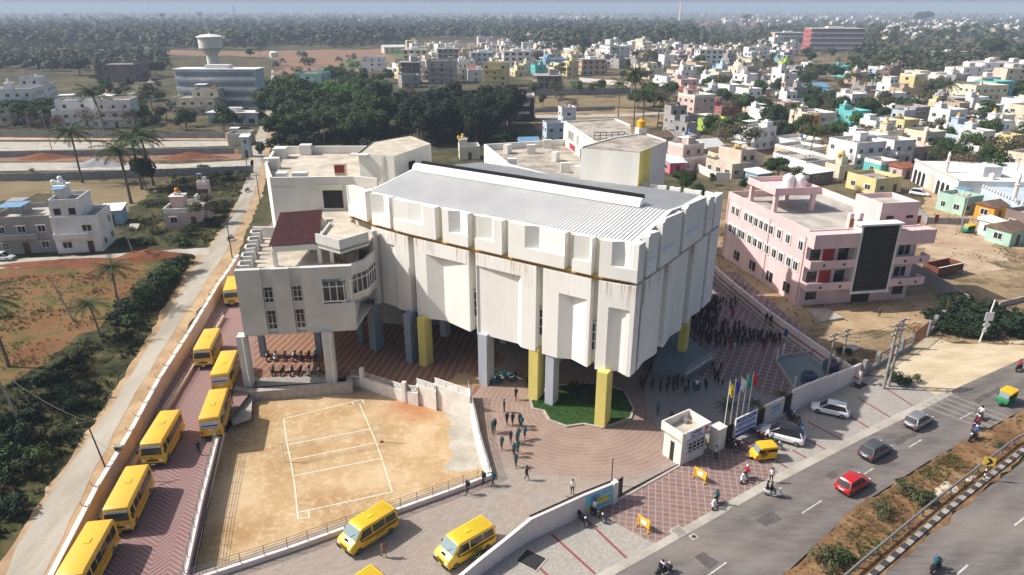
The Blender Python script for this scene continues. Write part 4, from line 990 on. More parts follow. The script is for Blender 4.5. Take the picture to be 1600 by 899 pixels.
Lh = xb-xa; MB().box((0, 0, 0), (Lh, .1, 2.3)).build('panel', 'sign_white', hb, rel=False)
for z, h in ((.9, .4), (.33, .2), (-.35, .22), (-.95, .36)): MB().box((0, -.06, z), (Lh-.15, .02, h)).build('blue_band', 'sign_blue', hb, rel=False)
wr('indian Public School', 0, .9, Lh*.75, 'ink_white', hb, -.08, .22); wr('ADMISSIONS OPEN', 0, .62, Lh*.7, 'ink_blue', hb, -.06, .16); wr('NURSERY TO GRADE 10', 0, 0, Lh*.85, 'ink_blue', hb, -.06, .26); wr('CALL', 0, -.65, Lh*.5, 'ink_blue', hb, -.06, .18)
for s in (-1, 1): MB().box((s*(Lh/2+.06), 0, -.2), (.12, .16, 2.7)).build('post', 'frame_white', hb, rel=False)
MB().box((0, 0, 1.2), (Lh+.24, .14, .1)).build('frame', 'frame_white', hb, rel=False)
pw = thing('plaque_wall', 'white wall with a blue lettered plaque behind the parked cars', 'wall', (*rp_(along(1208)), 0))
rbox(along(1193), along(1222), 0, 2.5, 'wall', 'wall_pink_white', pw)
pq = rbox(along(1202), along(1216), 1.35, 2.05, 'plaque', mat('plaque_blue', (.28, .34, .48), .5), pw, -.19, .05)
text_mesh('indian Public School', .3, 'lettering', 'ink_white', pq, Matrix.Translation(Vector((*rp_(along(1209), -.235), 1.7))-Vector((pw.location.x, pw.location.y, 0)))@Matrix.Rotation(ga, 4, 'Z')@Tm, .01, width=2.2, height=.3)
st = thing('boundary_wall', 'stepped white wall climbing behind the white parked car', 'wall', (*rp_(along(1290)), 0))
cols = [1235, 1262, 1277, 1290, 1304, 1318, 1342]
for k in range(6): rbox(along(cols[k]), along(cols[k+1]), 0, 2.8-.12*k, 'wall_bay', 'wall_pink_white', st)
# right boundary wall up the side of the yard
RW = [V2(p, 0) for p in [(1343, 602), (1300, 575), (1250, 540), (1195, 500), (1150, 462), (1122, 438), (1116, 430)]]
rw_ = thing('boundary_wall', 'long white wall with a red pipe along the right side of the rear yard', 'wall', (RW[3][0], RW[3][1], 0))
MB().wall(RW, .3, 0, 1.7).build('wall', 'wall_pink_white', rw_); MB().wall(offs(RW, .22), .1, .7, .82).build('pipe', mat('pipe_red', (.30, .05, .04), .6), rw_); MB().wall(offs(RW, .9), .2, .05, .25).build('drain_kerb', 'kerb_stone', rw_)
# flags
for px, m, nm in [((1142, 651), (.78, .60, .02), 'yellow'), ((1151, 648), (.05, .07, .40), 'dark blue'), ((1160, 646), (.8, .8, .8), 'white'), ((1169, 643), (.02, .38, .25), 'green'), ((1178, 641), (.62, .03, .04), 'red')]:
    p = rp_(along(px[0]), .9); fp = thing('flagpole', 'white flagpole flying a %s flag behind the blue hoarding' % nm, 'flag', (p.x, p.y, 0))
    MB().tube([(0, 0, 0), (0, 0, 6.6)], [.06, .035], 6).build('pole', 'frame_white', fp, rel=False)
    MB().ball((0, 0, 6.65), .07, 6).build('finial', 'steel_grey', fp, rel=False)
    fl = mat('flag_'+nm.replace(' ', '_'), m, .8); mb = MB(); vs = []; nn_ = 7; 
    for j in range(6):
        for i in range(nn_):
            u = i/(nn_-1); v_ = j/5; vs.append((.03+u*.55*(1-.55*v_), .12*math.sin(u*9+v_*2)*(.4+v_), 6.5-v_*1.25-u*.5*(1-.2*v_)))
    mb.add(vs, [(j*nn_+i, j*nn_+i+1, (j+1)*nn_+i+1, (j+1)*nn_+i) for j in range(5) for i in range(nn_-1)]); mb.build('cloth', fl, fp, smooth=True, rel=False)
# yellow barricades
def barricade(px0, px1, label):
    a, b = G(*px0), G(*px1); d = b-a; an = math.atan2(d.y, d.x); L = d.length
    t = thing('road_barricade', label, 'barricade', ((a.x+b.x)/2, (a.y+b.y)/2, .06), an, 'yellow barricades on the gate apron')
    mb = MB(); mb.box((0, 0, .72), (L-.15, .04, .8)); mb.build('panel', 'barricade_yellow', t, rel=False)
    MB().box((0, -.03, .75), (.55, .02, .4)).build('emblem', 'sign_white', t, rel=False)
    for s in (-1, 1):
        mb = MB(); x = s*(L/2-.05); mb.tube([(x, -.32, 0), (x, 0, 1.2), (x, .32, 0)], .035, 5); mb.tube([(x, -.32, .04), (x, .32, .04)], .03, 5); mb.build('leg', 'barricade_yellow', t, rel=False)
    MB().tube([(-L/2, 0, 1.17), (L/2, 0, 1.17)], .035, 5).build('top_rail', 'barricade_yellow', t, rel=False)
barricade((1084, 746), (1103, 757), 'yellow barricade with white emblem nearest to the gatehouse'); barricade((996, 822), (1015, 834), 'yellow barricade with white emblem at the end of the parking bays')
# drains and covers
def cover(px, w_, d_, a, name, label, m='manhole_dark', rim='kerb_stone'):
    p = G(*px); t = thing(name, label, 'cover', (p.x, p.y, .05), a)
    MB().box((0, 0, .02), (w_+.3, d_+.3, .04)).build('rim', rim, t, rel=False); MB().box((0, 0, .035), (w_, d_, .04)).build('plate', m, t, rel=False)
    mb = MB(); 
    for k in range(5): mb.box((-w_/2+w_*(k+.5)/5, 0, .062), (.04, d_, .02))
    mb.build('grille', 'steel_dark', t, rel=False)
cover((830, 876), 1.8, 1.5, R(-34), 'drain_cover', 'dark square drain grating in the front parking'); cover((1342, 603), 1.9, 1.2, R(34), 'drain_cover', 'dark drain grating at the foot of the stepped wall')
cover((1060, 832), .9, .9, R(34), 'drain_cover', 'pale square chamber cover at the corner of the gate apron', 'kerb_stone'); cover((1084, 840), .35, .3, R(34), 'drain_cover', 'small dark drain on the gutter strip')
# crash rail and painted kerb of the far carriageway
KB = [V2(p, .15) for p in [(1900, 545), (1600, 702), (1480, 797), (1362, 899), (1290, 965)]]
kp = thing('painted_kerb', 'kerb painted in black and white blocks along the far carriageway', 'kerb', (KB[2][0], KB[2][1], 0))
rs = resamp([Vector(p) for p in KB], .8)
MB().wall([tuple(p) for p in KB], .42, 0, .22).build('kerb', mat('kerb_white', (.42, .40, .37), .9, (.24, .22, .2), 2), kp)
mb = MB()
for i in range(0, len(rs)-1, 2): mb.wall([tuple(rs[i]), tuple(rs[i+1])], .43, .0, .225)
for i in range(0, len(rs)-2, 1): pass
mb.build('black_block', mat('kerb_black', (.05, .05, .052), .9), kp)
CR = offs(KB, -1.0); cr = thing('crash_barrier', 'grey steel crash rail on short posts along the median', 'barrier', (CR[2][0], CR[2][1], 0))
mb = MB(); P = [Vector((*p, .75)) for p in CR]; mb.tube(P, .10, 6); mb.tube([p+Vector((0, 0, -.12)) for p in P], .07, 6); mb.build('rail', mat('galvanised', (.26, .25, .24), .55, metal=.3), cr)
for p in resamp(P, 2.6): MB().box((p.x, p.y, .4), (.12, .12, .8)).build('post', 'steel_grey', cr)
# chevron sign on a striped post
p = G(1536, 752); cs = thing('chevron_sign', 'yellow curve sign with a black arrow on a striped post in the median', 'road sign', (p.x, p.y, .1), R(-20))
mb = MB(); mb.cyl((0, 0, 0), .06, 1.9, 8); mb.build('post', 'ink_white', cs, rel=False)
for k in range(3): MB().cyl((0, 0, .25+.55*k), .064, .28, 8).build('black_band', 'ink_black', cs, rel=False)
MB().box((0, -.08, 2.15), (.95, .04, .85)).build('plate', 'sign_yellow', cs, rel=False)
mb = MB(); mb.prism([(-.28, -.36), (.0, -.36), (.32, 0), (.0, .36), (-.28, .36), (.02, 0)], 0, .01); mb.v = [(x, -.105-z, 2.15+y) for x, y, z in mb.v]; mb.build('arrow', 'ink_black', cs, rel=False)
# backyard items
def planter_curb():
    T_ = [V2(p) for p in [(1212, 567), (1222, 560), (1278, 553), (1300, 572), (1290, 606), (1262, 612), (1240, 612)]]
    t = thing('transformer_yard', 'low walled transformer yard with grey floor in the corner of the rear yard', 'enclosure', (T_[0][0], T_[0][1], 0))
    MB().prism(T_, .02, .12).build('floor', mat('slab_blue_grey', (.22, .27, .28), .9, (.17, .2, .2), .6), t)
    MB().wall(T_+T_[:1], .2, 0, .5).build('kerb', 'kerb_stone', t)
    for px in [(1213, 567), (1240, 612), (1300, 572), (1222, 560)]: p = V2(px); MB().box((p[0], p[1], 1.0), (.15, .15, 2.0)).build('post', 'frame_white', t)
    for a, b in [((1213, 567), (1222, 560)), ((1222, 560), (1300, 572))]: mb = MB(); mb.tube([(*V2(a), 1.9), (*V2(b), 1.9)], .03, 4); mb.build('wire', 'steel_grey', t)
planter_curb()
def box_gear(px, label, m):
    p = G(*px); t = thing('transformer', label, 'transformer', (p.x, p.y, .12))
    MB().box((0, 0, .9), (1.5, 1.1, 1.3)).build('tank_body', m, t, rel=False, bevel=.05)
    for s in (-1, 1):
        mb = MB()
        for k in range(6): mb.box((-.6+.24*k, s*.68, .85), (.05, .28, 1.0))
        mb.build('cooling_fins', m, t, rel=False)
    for k in range(3): MB().lathe([(.03, 0), (.09, .05), (.05, .1), (.09, .15), (.05, .2), (.08, .25), (.02, .4)], (-.4+.4*k, 0, 1.55), 8).build('insulator', 'rust', t, rel=False)
    MB().tube([(-.6, .2, 1.75), (.5, .2, 1.75)], .16, 8).build('oil_drum', m, t, rel=False)
mat('gear_blue', (.05, .10, .16), .6)
box_gear((1262, 604), 'dark blue transformer inside the walled transformer yard', 'gear_blue'); box_gear((1296, 585), 'grey blue transformer between the poles behind the yard wall', 'gear_blue')
# stair and ramp below the right side of the hall
A_ = [G(1063, 530, 0), G(1113, 560, 0), G(1114, 590), G(1072, 604)]
sr = thing('entrance_ramp', 'raised entrance ramp with pipe railing below the right side of the building', 'ramp', (A_[1].x, A_[1].y, 0))
pts = [V2((1072, 542), 1.3), V2((1113, 560), 1.3), V2((1074, 578), 1.3)]
r1, r2, r3 = G(1074, 522, 1.2), G(1114, 560, 1.2), G(1073, 586, 1.2)
MB().prism([(r1.x, r1.y), (r2.x, r2.y), (r3.x, r3.y), (r3.x-3.5, r3.y+2.5), (r1.x-3, r1.y)], 0, 1.2).build('slab', mat('ramp_blue', (.16, .22, .24), .8), sr)
MB().wall([(r2.x, r2.y), (r3.x, r3.y)], .25, 0, 1.35, side=-1).build('face_wall', 'wall_pink_white', sr)
railing(sr, [(r1.x, r1.y), (r2.x, r2.y), (r3.x, r3.y)], [1.3]*3, 1.0, 1.4, 6)
bd = thing('drum', 'blue plastic drum by the right wall of the rear yard', 'drum', (*V2((1229, 525)), 0)); MB().lathe([(.01, 0), (.33, 0), (.36, .3), (.33, .5), (.36, .75), (.3, 1.0), (.01, 1.0)], (bd.location.x, bd.location.y, 0), 12).build('barrel', mat('drum_blue', (.02, .08, .38), .4), bd, smooth=40); MB().lathe([(.28, 1.0), (.3, 1.03), (.1, 1.05)], (bd.location.x, bd.location.y, 0), 12).build('lid', 'tank_blue', bd)
# stack of steel frames leaning on the wall
t = thing('leaning_frames', 'dark steel gates leaning on the right wall of the rear yard', 'steel frames', (*V2((1148, 462)), 0))
for k in range(3):
    p = G(1140+7*k, 458+5*k); mb = MB()
    for j in range(4): mb.tube([(p.x+.3*j, p.y-.2*j, .05), (p.x+.3*j+.5, p.y-.2*j+.4, 1.9)], .04, 4)
    for z in (.05, 1.0, 1.9): mb.tube([(p.x+z*.26, p.y+z*.21, z), (p.x+.9+z*.26, p.y-.6+z*.21, z)], .04, 4)
    mb.build('frame', 'steel_dark', t)
# crew bags pile by the pillar and sand heap
sp = G(725, 618); vs = []
def heap(name, px, rx, ry, h, m, label, cat, rz=0, seed=1, z0=0):
    p = G(*px, z=z0); rnd = random.Random(seed); mb = MB(); n = 18; rings = 6; vs = [(0, 0, h)]
    for j in range(1, rings+1):
        for i in range(n):
            a = 2*math.pi*i/n; r = j/rings; k = 1+.18*math.sin(3*a+seed)+.12*math.sin(5*a+2*seed)+rnd.uniform(-.06, .06)
            vs.append((rx*r*k*math.cos(a), ry*r*k*math.sin(a), h*(1-r)**1.2*(1+rnd.uniform(-.15, .15)) if j < rings else -.05))
    fs = [(0, 1+i, 1+(i+1) % n) for i in range(n)]+[(1+(j-1)*n+i, 1+j*n+i, 1+j*n+(i+1) % n, 1+(j-1)*n+(i+1) % n) for j in range(1, rings) for i in range(n)]
    mb.add(vs, fs); o = mb.build(name, m, smooth=True); o.location = (p.x, p.y, z0); o.rotation_euler[2] = rz; tag(o, label, cat); return o
mat('sand_pile', (.42, .30, .17), .95, (.30, .2, .11), 2, .4)
heap('sand_heap', (728, 596), 3.2, 1.8, .45, 'sand_pile', 'heap of tan building sand beside the grey pillar', 'sand heap', .2, 3)
mat('spoil_white', (.62, .55, .44), .95, (.42, .32, .22), 1.5, .5)
heap('rubble_patch', (1478, 766), 2.2, 1.0, .3, 'spoil_white', 'whitish patch of dried concrete in the median verge', 'rubble', .5, 5); heap('rubble_patch', (1518, 750), 1.2, .6, .2, 'spoil_white', 'small whitish concrete lump by the chevron sign', 'rubble', .4, 6)
mat('soil_red', (.21, .075, .035), .95, (.14, .05, .02), .8, .6)
heap('soil_mound', (235, 402), 7.5, 3.2, 1.5, 'soil_red', 'long dark red soil mound beside the side street', 'soil mound', .1, 2); heap('soil_mound', (110, 412), 12, 2.5, .9, 'soil_red', 'low red soil bank along the field edge', 'soil mound', .05, 4)
heap('soil_mound', (70, 247), 9, 4, 1.6, 'soil_red', 'red soil mound between the two upper streets', 'soil mound', .1, 7); heap('soil_mound', (300, 246), 10, 4, 1.6, 'soil_red', 'red soil mound near the lane junction', 'soil mound', 0, 8)
heap('gravel_heap', (155, 258), 8, 4.5, 2.0, mat('gravel_grey', (.32, .32, .33), .95, (.22, .22, .23), 1, .5), 'grey gravel heap on the middle street', 'gravel heap', 0, 9)
# ---------------------------------------------------------------- vehicles
mat('bus_yellow', (.78, .47, .02), .42, (.70, .43, .05), .8, spec=.5, coat=.25); mat('van_yellow', (.80, .52, .025), .35, spec=.5, coat=.4)
mat('tyre', (.02, .02, .02), .85); mat('rim', (.35, .35, .36), .4, metal=.6); mat('lamp_glass', (.8, .8, .78), .15, spec=.8); mat('lamp_red', (.45, .01, .01), .3)
mat('windscreen', (.05, .065, .075), .08, spec=.8); mat('windscreen_light', (.20, .28, .30), .1, spec=.8); mat('maroon', (.22, .02, .03), .5); mat('chrome', (.5, .5, .5), .25, metal=.9)
mat('car_red', (.52, .012, .015), .25, spec=.5, coat=.8); mat('car_white', (.78, .79, .80), .3, spec=.5, coat=.6); mat('car_silver', (.33, .34, .35), .3, metal=.5, coat=.6); mat('car_grey', (.11, .12, .135), .3, metal=.4, coat=.6); mat('car_black', (.02, .02, .025), .25, coat=.6)
mat('auto_yellow', (.75, .42, .02), .6); mat('auto_green', (.01, .16, .05), .5); mat('seat_black', (.02, .02, .02), .7)
XA = Matrix.Rotation(R(90), 4, 'X'); 
def wheels(t, xs, hw, r, wd, name='wheel'):
    for x in xs:
        for s in (-1, 1):
            mb = MB(); mb.lathe([(.01, -wd/2), (r*.82, -wd/2), (r, -wd*.3), (r, wd*.3), (r*.82, wd/2), (.01, wd/2)], (0, 0, 0), 16); mb.v = [(a, c, b) for a, b, c in mb.v]
            w_ = mb.build(name, 'tyre', t, smooth=40, rel=False); w_.location = (x, s*hw, r)
            mb = MB(); mb.lathe([(.01, wd*.42), (r*.3, wd*.5), (r*.55, wd*.51), (r*.6, wd*.42)], (0, 0, 0), 12); mb.v = [(a, s*c, b) for a, b, c in mb.v]
            mb.build('rim', 'rim', w_, rel=False, smooth=40)
def sideprofile(poly, hw, m, name, t, bevel=.08, taper=None):
    """body from a side outline (x, z) across the width, pulled in above the waist"""
    mb = MB(); n = len(poly)
    def W(z): return hw if taper is None else hw-max(0, z-taper[0])*taper[1]
    vs = [(x, -W(z), z) for x, z in poly]+[(x, W(z), z) for x, z in poly]
    fs = [tuple(range(n)), tuple(range(2*n-1, n-1, -1))]+[(i, n+i, n+(i+1) % n, (i+1) % n) for i in range(n)]
    mb.add(vs, fs)
    o = mb.build(name, m, t, rel=False, bevel=bevel, smooth=35); return o
def panel3(t, pts, m, name, par=None):
    mb = MB(); mb.add(pts, [tuple(range(len(pts)))]); return mb.build(name, m, par or t, rel=False)
def slab(t, c, d, m, name, rz=0, top=1.0, par=None, bevel=0): return MB().box(c, d, rz, top).build(name, m, par or t, rel=False, bevel=bevel)
def make_bus(banner=False, L=6.4, name='school_bus'):
    t = thing(name, 'bus', 'bus'); hw = 1.05; H = 2.75; l = L/2
    # front at +x
    body = [(-l, .42), (-l, 2.35), (-l+.12, H-.1), (-l+.4, H), (l-.75, H), (l-.35, H-.12), (l-.12, 1.55), (l-.02, 1.15), (l, .55), (l-.1, .38), (-l+.1, .36)]
    sideprofile(body, hw, 'bus_yellow', 'body', t, .09, (1.5, .07))
    sl = lambda x0, x1, s, z0, z1, m='glass_dark', nm='window': panel3(t, [(x0, s*(hw+.012-(max(0, z0-1.5))*.07), z0), (x1, s*(hw+.012-(max(0, z0-1.5))*.07), z0), (x1, s*(hw+.012-(z1-1.5)*.07), z1), (x0, s*(hw+.012-(z1-1.5)*.07), z1)][::s], m, nm)
    for s in (-1, 1):
        n = 5
        for k in range(n):
            x0 = -l+.35+k*(L-1.75)/n
            if s == 1 and False: continue
            sl(x0+.04, x0+(L-1.75)/n-.06, s, 1.52, 2.28)
        sl(l-1.28, l-.55, s, 1.45, 2.25, nm='cab_window')
        for z in (1.30, .95): slab(t, (-.2, s*(hw+.006), z), (L-1.4, .02, .045), 'maroon', 'stripe')
        slab(t, (l-.15, s*(hw+.22), 1.85), (.08, .16, .38), 'plastic_black', 'mirror')
    # left side door (kerb side) in dark
    sl(l-1.28, l-.68, -1, .55, 1.45, 'glass_dark', 'door')
    # windscreen
    xs = lambda z: (l-.35)+(.23)*(H-.12-z)/(H-.12-1.55)+.02
    ws = panel3(t, [(xs(1.5), -.95, 1.5), (xs(1.5), .95, 1.5), (xs(2.42), .88, 2.42), (xs(2.42), -.88, 2.42)], 'windscreen', 'windscreen')
    hd = panel3(t, [(xs(2.2)+.012, -.88, 2.2), (xs(2.2)+.012, .88, 2.2), (xs(2.42)+.012, .86, 2.42), (xs(2.42)+.012, -.86, 2.42)], 'sign_white', 'header_board')
    M_ = Matrix.Translation((xs(2.31)+.03, 0, 2.31))@Matrix.Rotation(R(90), 4, 'Z')@Matrix.Rotation(R(90), 4, 'X')
    text_mesh('indian Public School', .2, 'lettering', 'ink_black', hd, M_, .002, width=1.4, height=.13)
    for s in (-1, 1):
        slab(t, (l+.0, s*.78, .92), (.06, .32, .2), 'lamp_glass', 'headlight'); mb = MB(); mb.tube([(xs(1.55)+.02, s*.2, 1.52), (xs(1.9)+.02, s*.55, 1.95)], .015, 4); mb.build('wiper', 'plastic_black', ws, rel=False)
        slab(t, (-l-.01, s*.85, 1.0), (.04, .14, .32), 'lamp_red', 'tail_lamp')
    slab(t, (l+.01, 0, .95), (.04, .95, .16), 'plastic_black', 'grille'); slab(t, (l+.02, 0, .52), (.12, 2.0, .22), 'plastic_black', 'bumper'); slab(t, (l+.09, 0, .55), (.01, .42, .1), 'sign_white', 'number_plate')
    slab(t, (l+.0, 0, 1.18), (.03, .3, .12), 'chrome', 'badge')
    rw_ = slab(t, (-l-.012, 0, 1.92), (.02, 1.75, .72), 'glass_dark', 'rear_window')
    if banner:
        rb = slab(t, (-l-.03, 0, 1.92), (.02, 1.72, .66), 'sign_white', 'rear_banner'); slab(t, (-l-.045, 0, 1.78), (.01, 1.6, .2), 'sign_blue', 'band', par=rb)
        M_ = Matrix.Translation((-l-.05, 0, 2.08))@Matrix.Rotation(R(-90), 4, 'Z')@Matrix.Rotation(R(90), 4, 'X')
        text_mesh('indian Public School', .2, 'lettering', 'sign_blue', rb, M_, .002, width=1.45, height=.17)
    slab(t, (-l-.02, 0, .5), (.1, 2.0, .2), 'plastic_black', 'bumper'); slab(t, (-l-.02, 0, 1.3), (.02, .5, .12), 'sign_white', 'number_plate'); slab(t, (-.6, 0, H+.02), (.6, .5, .06), 'bus_yellow', 'roof_hatch', bevel=.02)
    wheels(t, (-l+1.35, l-1.15), hw-.12, .42, .26); return t
busA = make_bus(); busB = make_bus(True)
def heading(a, b): return math.atan2(b.y-a.y, b.x-a.x)
def place_bus(src, first, fr_, bk, label):
    """fr_/bk: photo points of the roof's front and back edge middles"""
    a, b = G(*fr_, z=2.75), G(*bk, z=2.75); c = (a+b)/2; rz = heading(b, a)
    if first: src.location = (c.x, c.y, .02); src.rotation_euler[2] = rz; src['label'] = label; src['group'] = 'school buses in the lane beside the building'; return src
    return copy_tree(src, (c.x, c.y, .02), rz, label, 'school buses in the lane beside the building')
place_bus(busA, True, (181, 790), (212, 731), 'yellow school bus facing the camera, second from the bottom of the lane')
place_bus(busA, False, (238, 686), (262, 647), 'yellow school bus facing the camera beside the lone walking man in the lane')
place_bus(busA, False, (311, 551), (334, 508), 'yellow school bus facing the camera, left of the bus with a rear banner')
place_bus(busA, False, (357, 460), (368, 424), 'yellow school bus farthest up the lane, half hidden by the building corner')
place_bus(busB, True, (361, 541), (340, 588), 'yellow school bus seen from behind with rear banner, touching the bus farther up')
place_bus(busB, False, (341, 608), (327, 648), 'yellow school bus seen from behind with rear banner, at the corner of the sand court')
place_bus(busA, False, (112, 888), (150, 823), 'yellow school bus cut by the bottom edge, lowest in the lane')
# relabel the unique ones plainly
def make_van(stripe='maroon'):
    t = thing('school_van', 'van', 'van'); hw = .93; l = 2.45
    body = [(-l, .4), (-l-.02, 1.2), (-l+.1, 2.0), (-l+.2, 2.12), (l-1.55, 2.15), (l-1.2, 2.08), (l-.55, 1.32), (l-.12, 1.12), (l, .95), (l+.02, .5), (l-.1, .32), (-l+.1, .32)]
    sideprofile(body, hw, 'van_yellow', 'body', t, .07, (1.15, .12))
    W = lambda z: hw+.012-max(0, z-1.15)*.12
    def win(pts, s, nm='window', m='glass_dark'): return panel3(t, [(x, s*W(z), z) for x, z in pts][::(1 if s < 0 else -1)], m, nm)
    for s in (-1, 1):
        win([(-l+.22, 1.25), (-l+1.35, 1.25), (-l+1.3, 1.88), (-l+.3, 1.86)], s); win([(-l+1.42, 1.25), (-l+2.6, 1.25), (-l+2.6, 1.9), (-l+1.4, 1.88)], s)
        win([(l-2.18, 1.22), (l-.95, 1.22), (l-1.35, 1.88), (l-2.15, 1.9)], s, 'door_window')
        slab(t, (-.5, s*(hw+.006), 1.02), (3.7, .02, .10), stripe, 'stripe'); slab(t, (-.6, s*(hw+.006), .88), (3.2, .02, .04), stripe, 'stripe')
        slab(t, (-.3, s*(hw+.02), .36), (1.9, .14, .07), 'steel_grey', 'running_board'); slab(t, (l-.95, s*(hw+.14), 1.42), (.08, .16, .24), 'plastic_black', 'mirror')
        slab(t, (l+.0, s*.66, .82), (.08, .3, .2), 'lamp_glass', 'headlight', bevel=.02); slab(t, (-l, s*.8, 1.0), (.05, .12, .4), 'lamp_red', 'tail_lamp')
        M_ = Matrix.Translation((-.55, s*(hw+.02), .72))@Matrix.Rotation(0 if s < 0 else math.pi, 4, 'Z')@XA; text_mesh('SCHOOL BUS', .2, 'lettering', 'ink_black', t, M_, .003, width=1.0, height=.12)
    xw = lambda z: (l-.55)+(1.32-z)*.855
    ws = panel3(t, [(xw(1.34)+.02, -.85, 1.36), (xw(1.34)+.02, .85, 1.36), (xw(2.0)+.02, .76, 2.02), (xw(2.0)+.02, -.76, 2.02)], 'windscreen_light', 'windscreen')
    mb = MB(); mb.tube([(xw(1.34)+.04, .1, 1.39), (xw(1.7)+.04, .5, 1.72)], .014, 4); mb.build('wiper', 'plastic_black', ws, rel=False)
    slab(t, (l-.33, .0, 1.235), (.3, .45, .02), 'plastic_black', 'bonnet_vent'); slab(t, (l+.03, 0, .78), (.03, .9, .14), 'plastic_black', 'grille'); slab(t, (l+.04, 0, .48), (.14, 1.86, .26), 'plastic_black', 'bumper', bevel=.03)
    slab(t, (l+.12, 0, .5), (.01, .45, .12), 'sign_yellow', 'number_plate'); slab(t, (-l-.02, 0, 1.55), (.02, 1.5, .5), 'glass_dark', 'rear_window'); slab(t, (-.2, 0, 2.17), (.5, .42, .06), 'van_yellow', 'roof_hatch', bevel=.015)
    mb = MB()
    for k in range(7): mb.box((-.6, -.6+.2*k, 2.150), (3.0, .05, .025))
    mb.build('roof_ribs', 'van_yellow', t, rel=False)
    wheels(t, (-l+.95, l-.8), hw-.1, .34, .2); return t
vA = make_van(); vB = make_van('plastic_black')
a, b = G(547, 826, 2.15), G(600, 793, 2.15); vA.location = (*((a+b)/2).xy, .05); vA.rotation_euler[2] = heading(b, a)
tag(vA, 'yellow school van with dark red side stripe beside the railing of the sand court', 'van', 'school vans on the ramp')
a, b = G(702, 846, 2.15), G(751, 818, 2.15); vB.location = (*((a+b)/2).xy, .05); vB.rotation_euler[2] = heading(b, a)
tag(vB, 'yellow school van with black side stripe beside the front boundary wall', 'van', 'school vans on the ramp')
a = G(598, 897, 2.15); copy_tree(vA, (a.x-2.0, a.y-1.2, .05), vA.rotation_euler[2], 'yellow school van mostly cut off by the bottom edge between the two others', 'school vans on the ramp')
# cars
def make_car(L, Wd, H, paint, roof=None, kind='hatch', label='', grp=None):
    t = thing('parked_car' if kind != 'move' else 'car', label, 'car', group=grp); l = L/2; hw = Wd/2
    B = H*.56
    def sec(x, zb, zt, w_, wt): 
        return [(x, -w_*.88, zb), (x, -w_, zb+.14), (x, -w_, zt-.16), (x, -wt, zt), (x, 0, zt+.03), (x, wt, zt), (x, w_, zt-.16), (x, w_, zb+.14), (x, w_*.88, zb)]
    st = [(-l, .42, B*.92, .80, .62), (-l+.12, .26, B*1.02, .92, .80), (-l+.6, .2, B*1.05, 1.0, .86), (-l*.3, .2, B*1.03, 1.0, .88), (l*.3, .2, B*1.0, 1.0, .88), (l-.75, .2, B*.94, .99, .84), (l-.25, .22, B*.82, .93, .74), (l, .32, B*.62, .78, .58)]
    mb = MB(); mb.loft([sec(x, zb, zt, w_*hw, wt*hw) for x, zb, zt, w_, wt in st]); mb.build('body', paint, t, smooth=50, rel=False, bevel=0)
    # cabin glass and roof
    gs = [(-l+.18, B*.98, .80, B*1.0, .79), (-l+.5, B*.98, .84, H*.93, .68), (-l*.35, B*.98, .86, H*.985, .70), (l*.10, B*.96, .86, H*.97, .69), (l*.28, B*.95, .86, H*.86, .70), (l*.56, B*.92, .82, B*.97, .78)]
    mb = MB(); mb.loft([[(x, -w0*hw, z0), (x, -w1*hw, z1), (x, -w1*hw*.6, z1+.035), (x, 0, z1+.045), (x, w1*hw*.6, z1+.035), (x, w1*hw, z1), (x, w0*hw, z0)] for x, z0, w0, z1, w1 in gs]); mb.build('window', 'glass_dark', t, smooth=30, rel=False)
    rs_ = [(-l+.44, H*.90, .66), (-l*.72, H*.96, .685), (-l*.35, H*.995, .71), (l*.10, H*.98, .70), (l*.2, H*.935, .68)]
    mb = MB(); mb.loft([[(x, -w1*hw, z1-.02), (x, -w1*hw, z1+.015), (x, -w1*hw*.6, z1+.05), (x, 0, z1+.062), (x, w1*hw*.6, z1+.05), (x, w1*hw, z1+.015), (x, w1*hw, z1-.02)] for x, z1, w1 in rs_]); mb.build('roof', roof or paint, t, smooth=40, rel=False)
    for s in (-1, 1):
        for (xa, za, wa), (xb, zb, wb), r in [((-l+.2, B*1.0, .83), (-l+.5, H*.93, .685), .06), ((-l*.12, B*1.0, .875), (-l*.15, H*.97, .70), .03), ((l*.56, B*.96, .81), (l*.14, H*.96, .69), .04)]:
            mb = MB(); mb.tube([(xa, s*wa*hw, za), (xb, s*wb*hw, zb)], r, 5); mb.build('pillar', paint if r > .035 else 'plastic_black', t, rel=False)
        slab(t, (l-.17, s*hw*.66, B*.70), (.26, .24, .10), 'lamp_glass', 'headlight', bevel=.03); slab(t, (-l+.06, s*hw*.74, B*.86), (.12, .3, .15), 'lamp_red', 'tail_lamp', bevel=.02)
        slab(t, (l*.42, s*(hw*1.05), B*1.04), (.1, .16, .12), paint, 'mirror', bevel=.02); slab(t, (-.05, s*hw*1.002, .62), (L*.34, .01, .02), 'plastic_black', 'door_line'); slab(t, (-.1, s*hw*1.0, .27), (L*.5, .03, .1), 'plastic_black', 'sill')
    slab(t, (l-.02, 0, .42), (.08, hw*1.1, .16), 'plastic_black', 'grille'); slab(t, (-l+.02, 0, .42), (.08, hw*1.3, .14), 'plastic_black', 'bumper'); slab(t, (-l-.01, 0, .66), (.02, .45, .1), 'sign_white', 'number_plate')
    wheels(t, (-l+.72, l-.78), hw-.08, .31, .19); return t
def put(t, px, rz, z=.07, ): p = G(*px); t.location = (p.x, p.y, z); t.rotation_euler[2] = rz; return t
RA = R(33.5)
put(make_car(3.75, 1.62, 1.45, 'car_red', kind='move', label='bright red hatchback driving on the main road, nearest car to the camera'), (1331, 763), RA)
put(make_car(3.95, 1.68, 1.5, 'car_grey', kind='move', label='dark grey car driving on the main road behind the red one'), (1366, 711), RA)
put(make_car(3.8, 1.65, 1.42, 'car_silver', kind='move', label='silver hatchback driving on the main road beside the parking'), (1433, 664), RA)
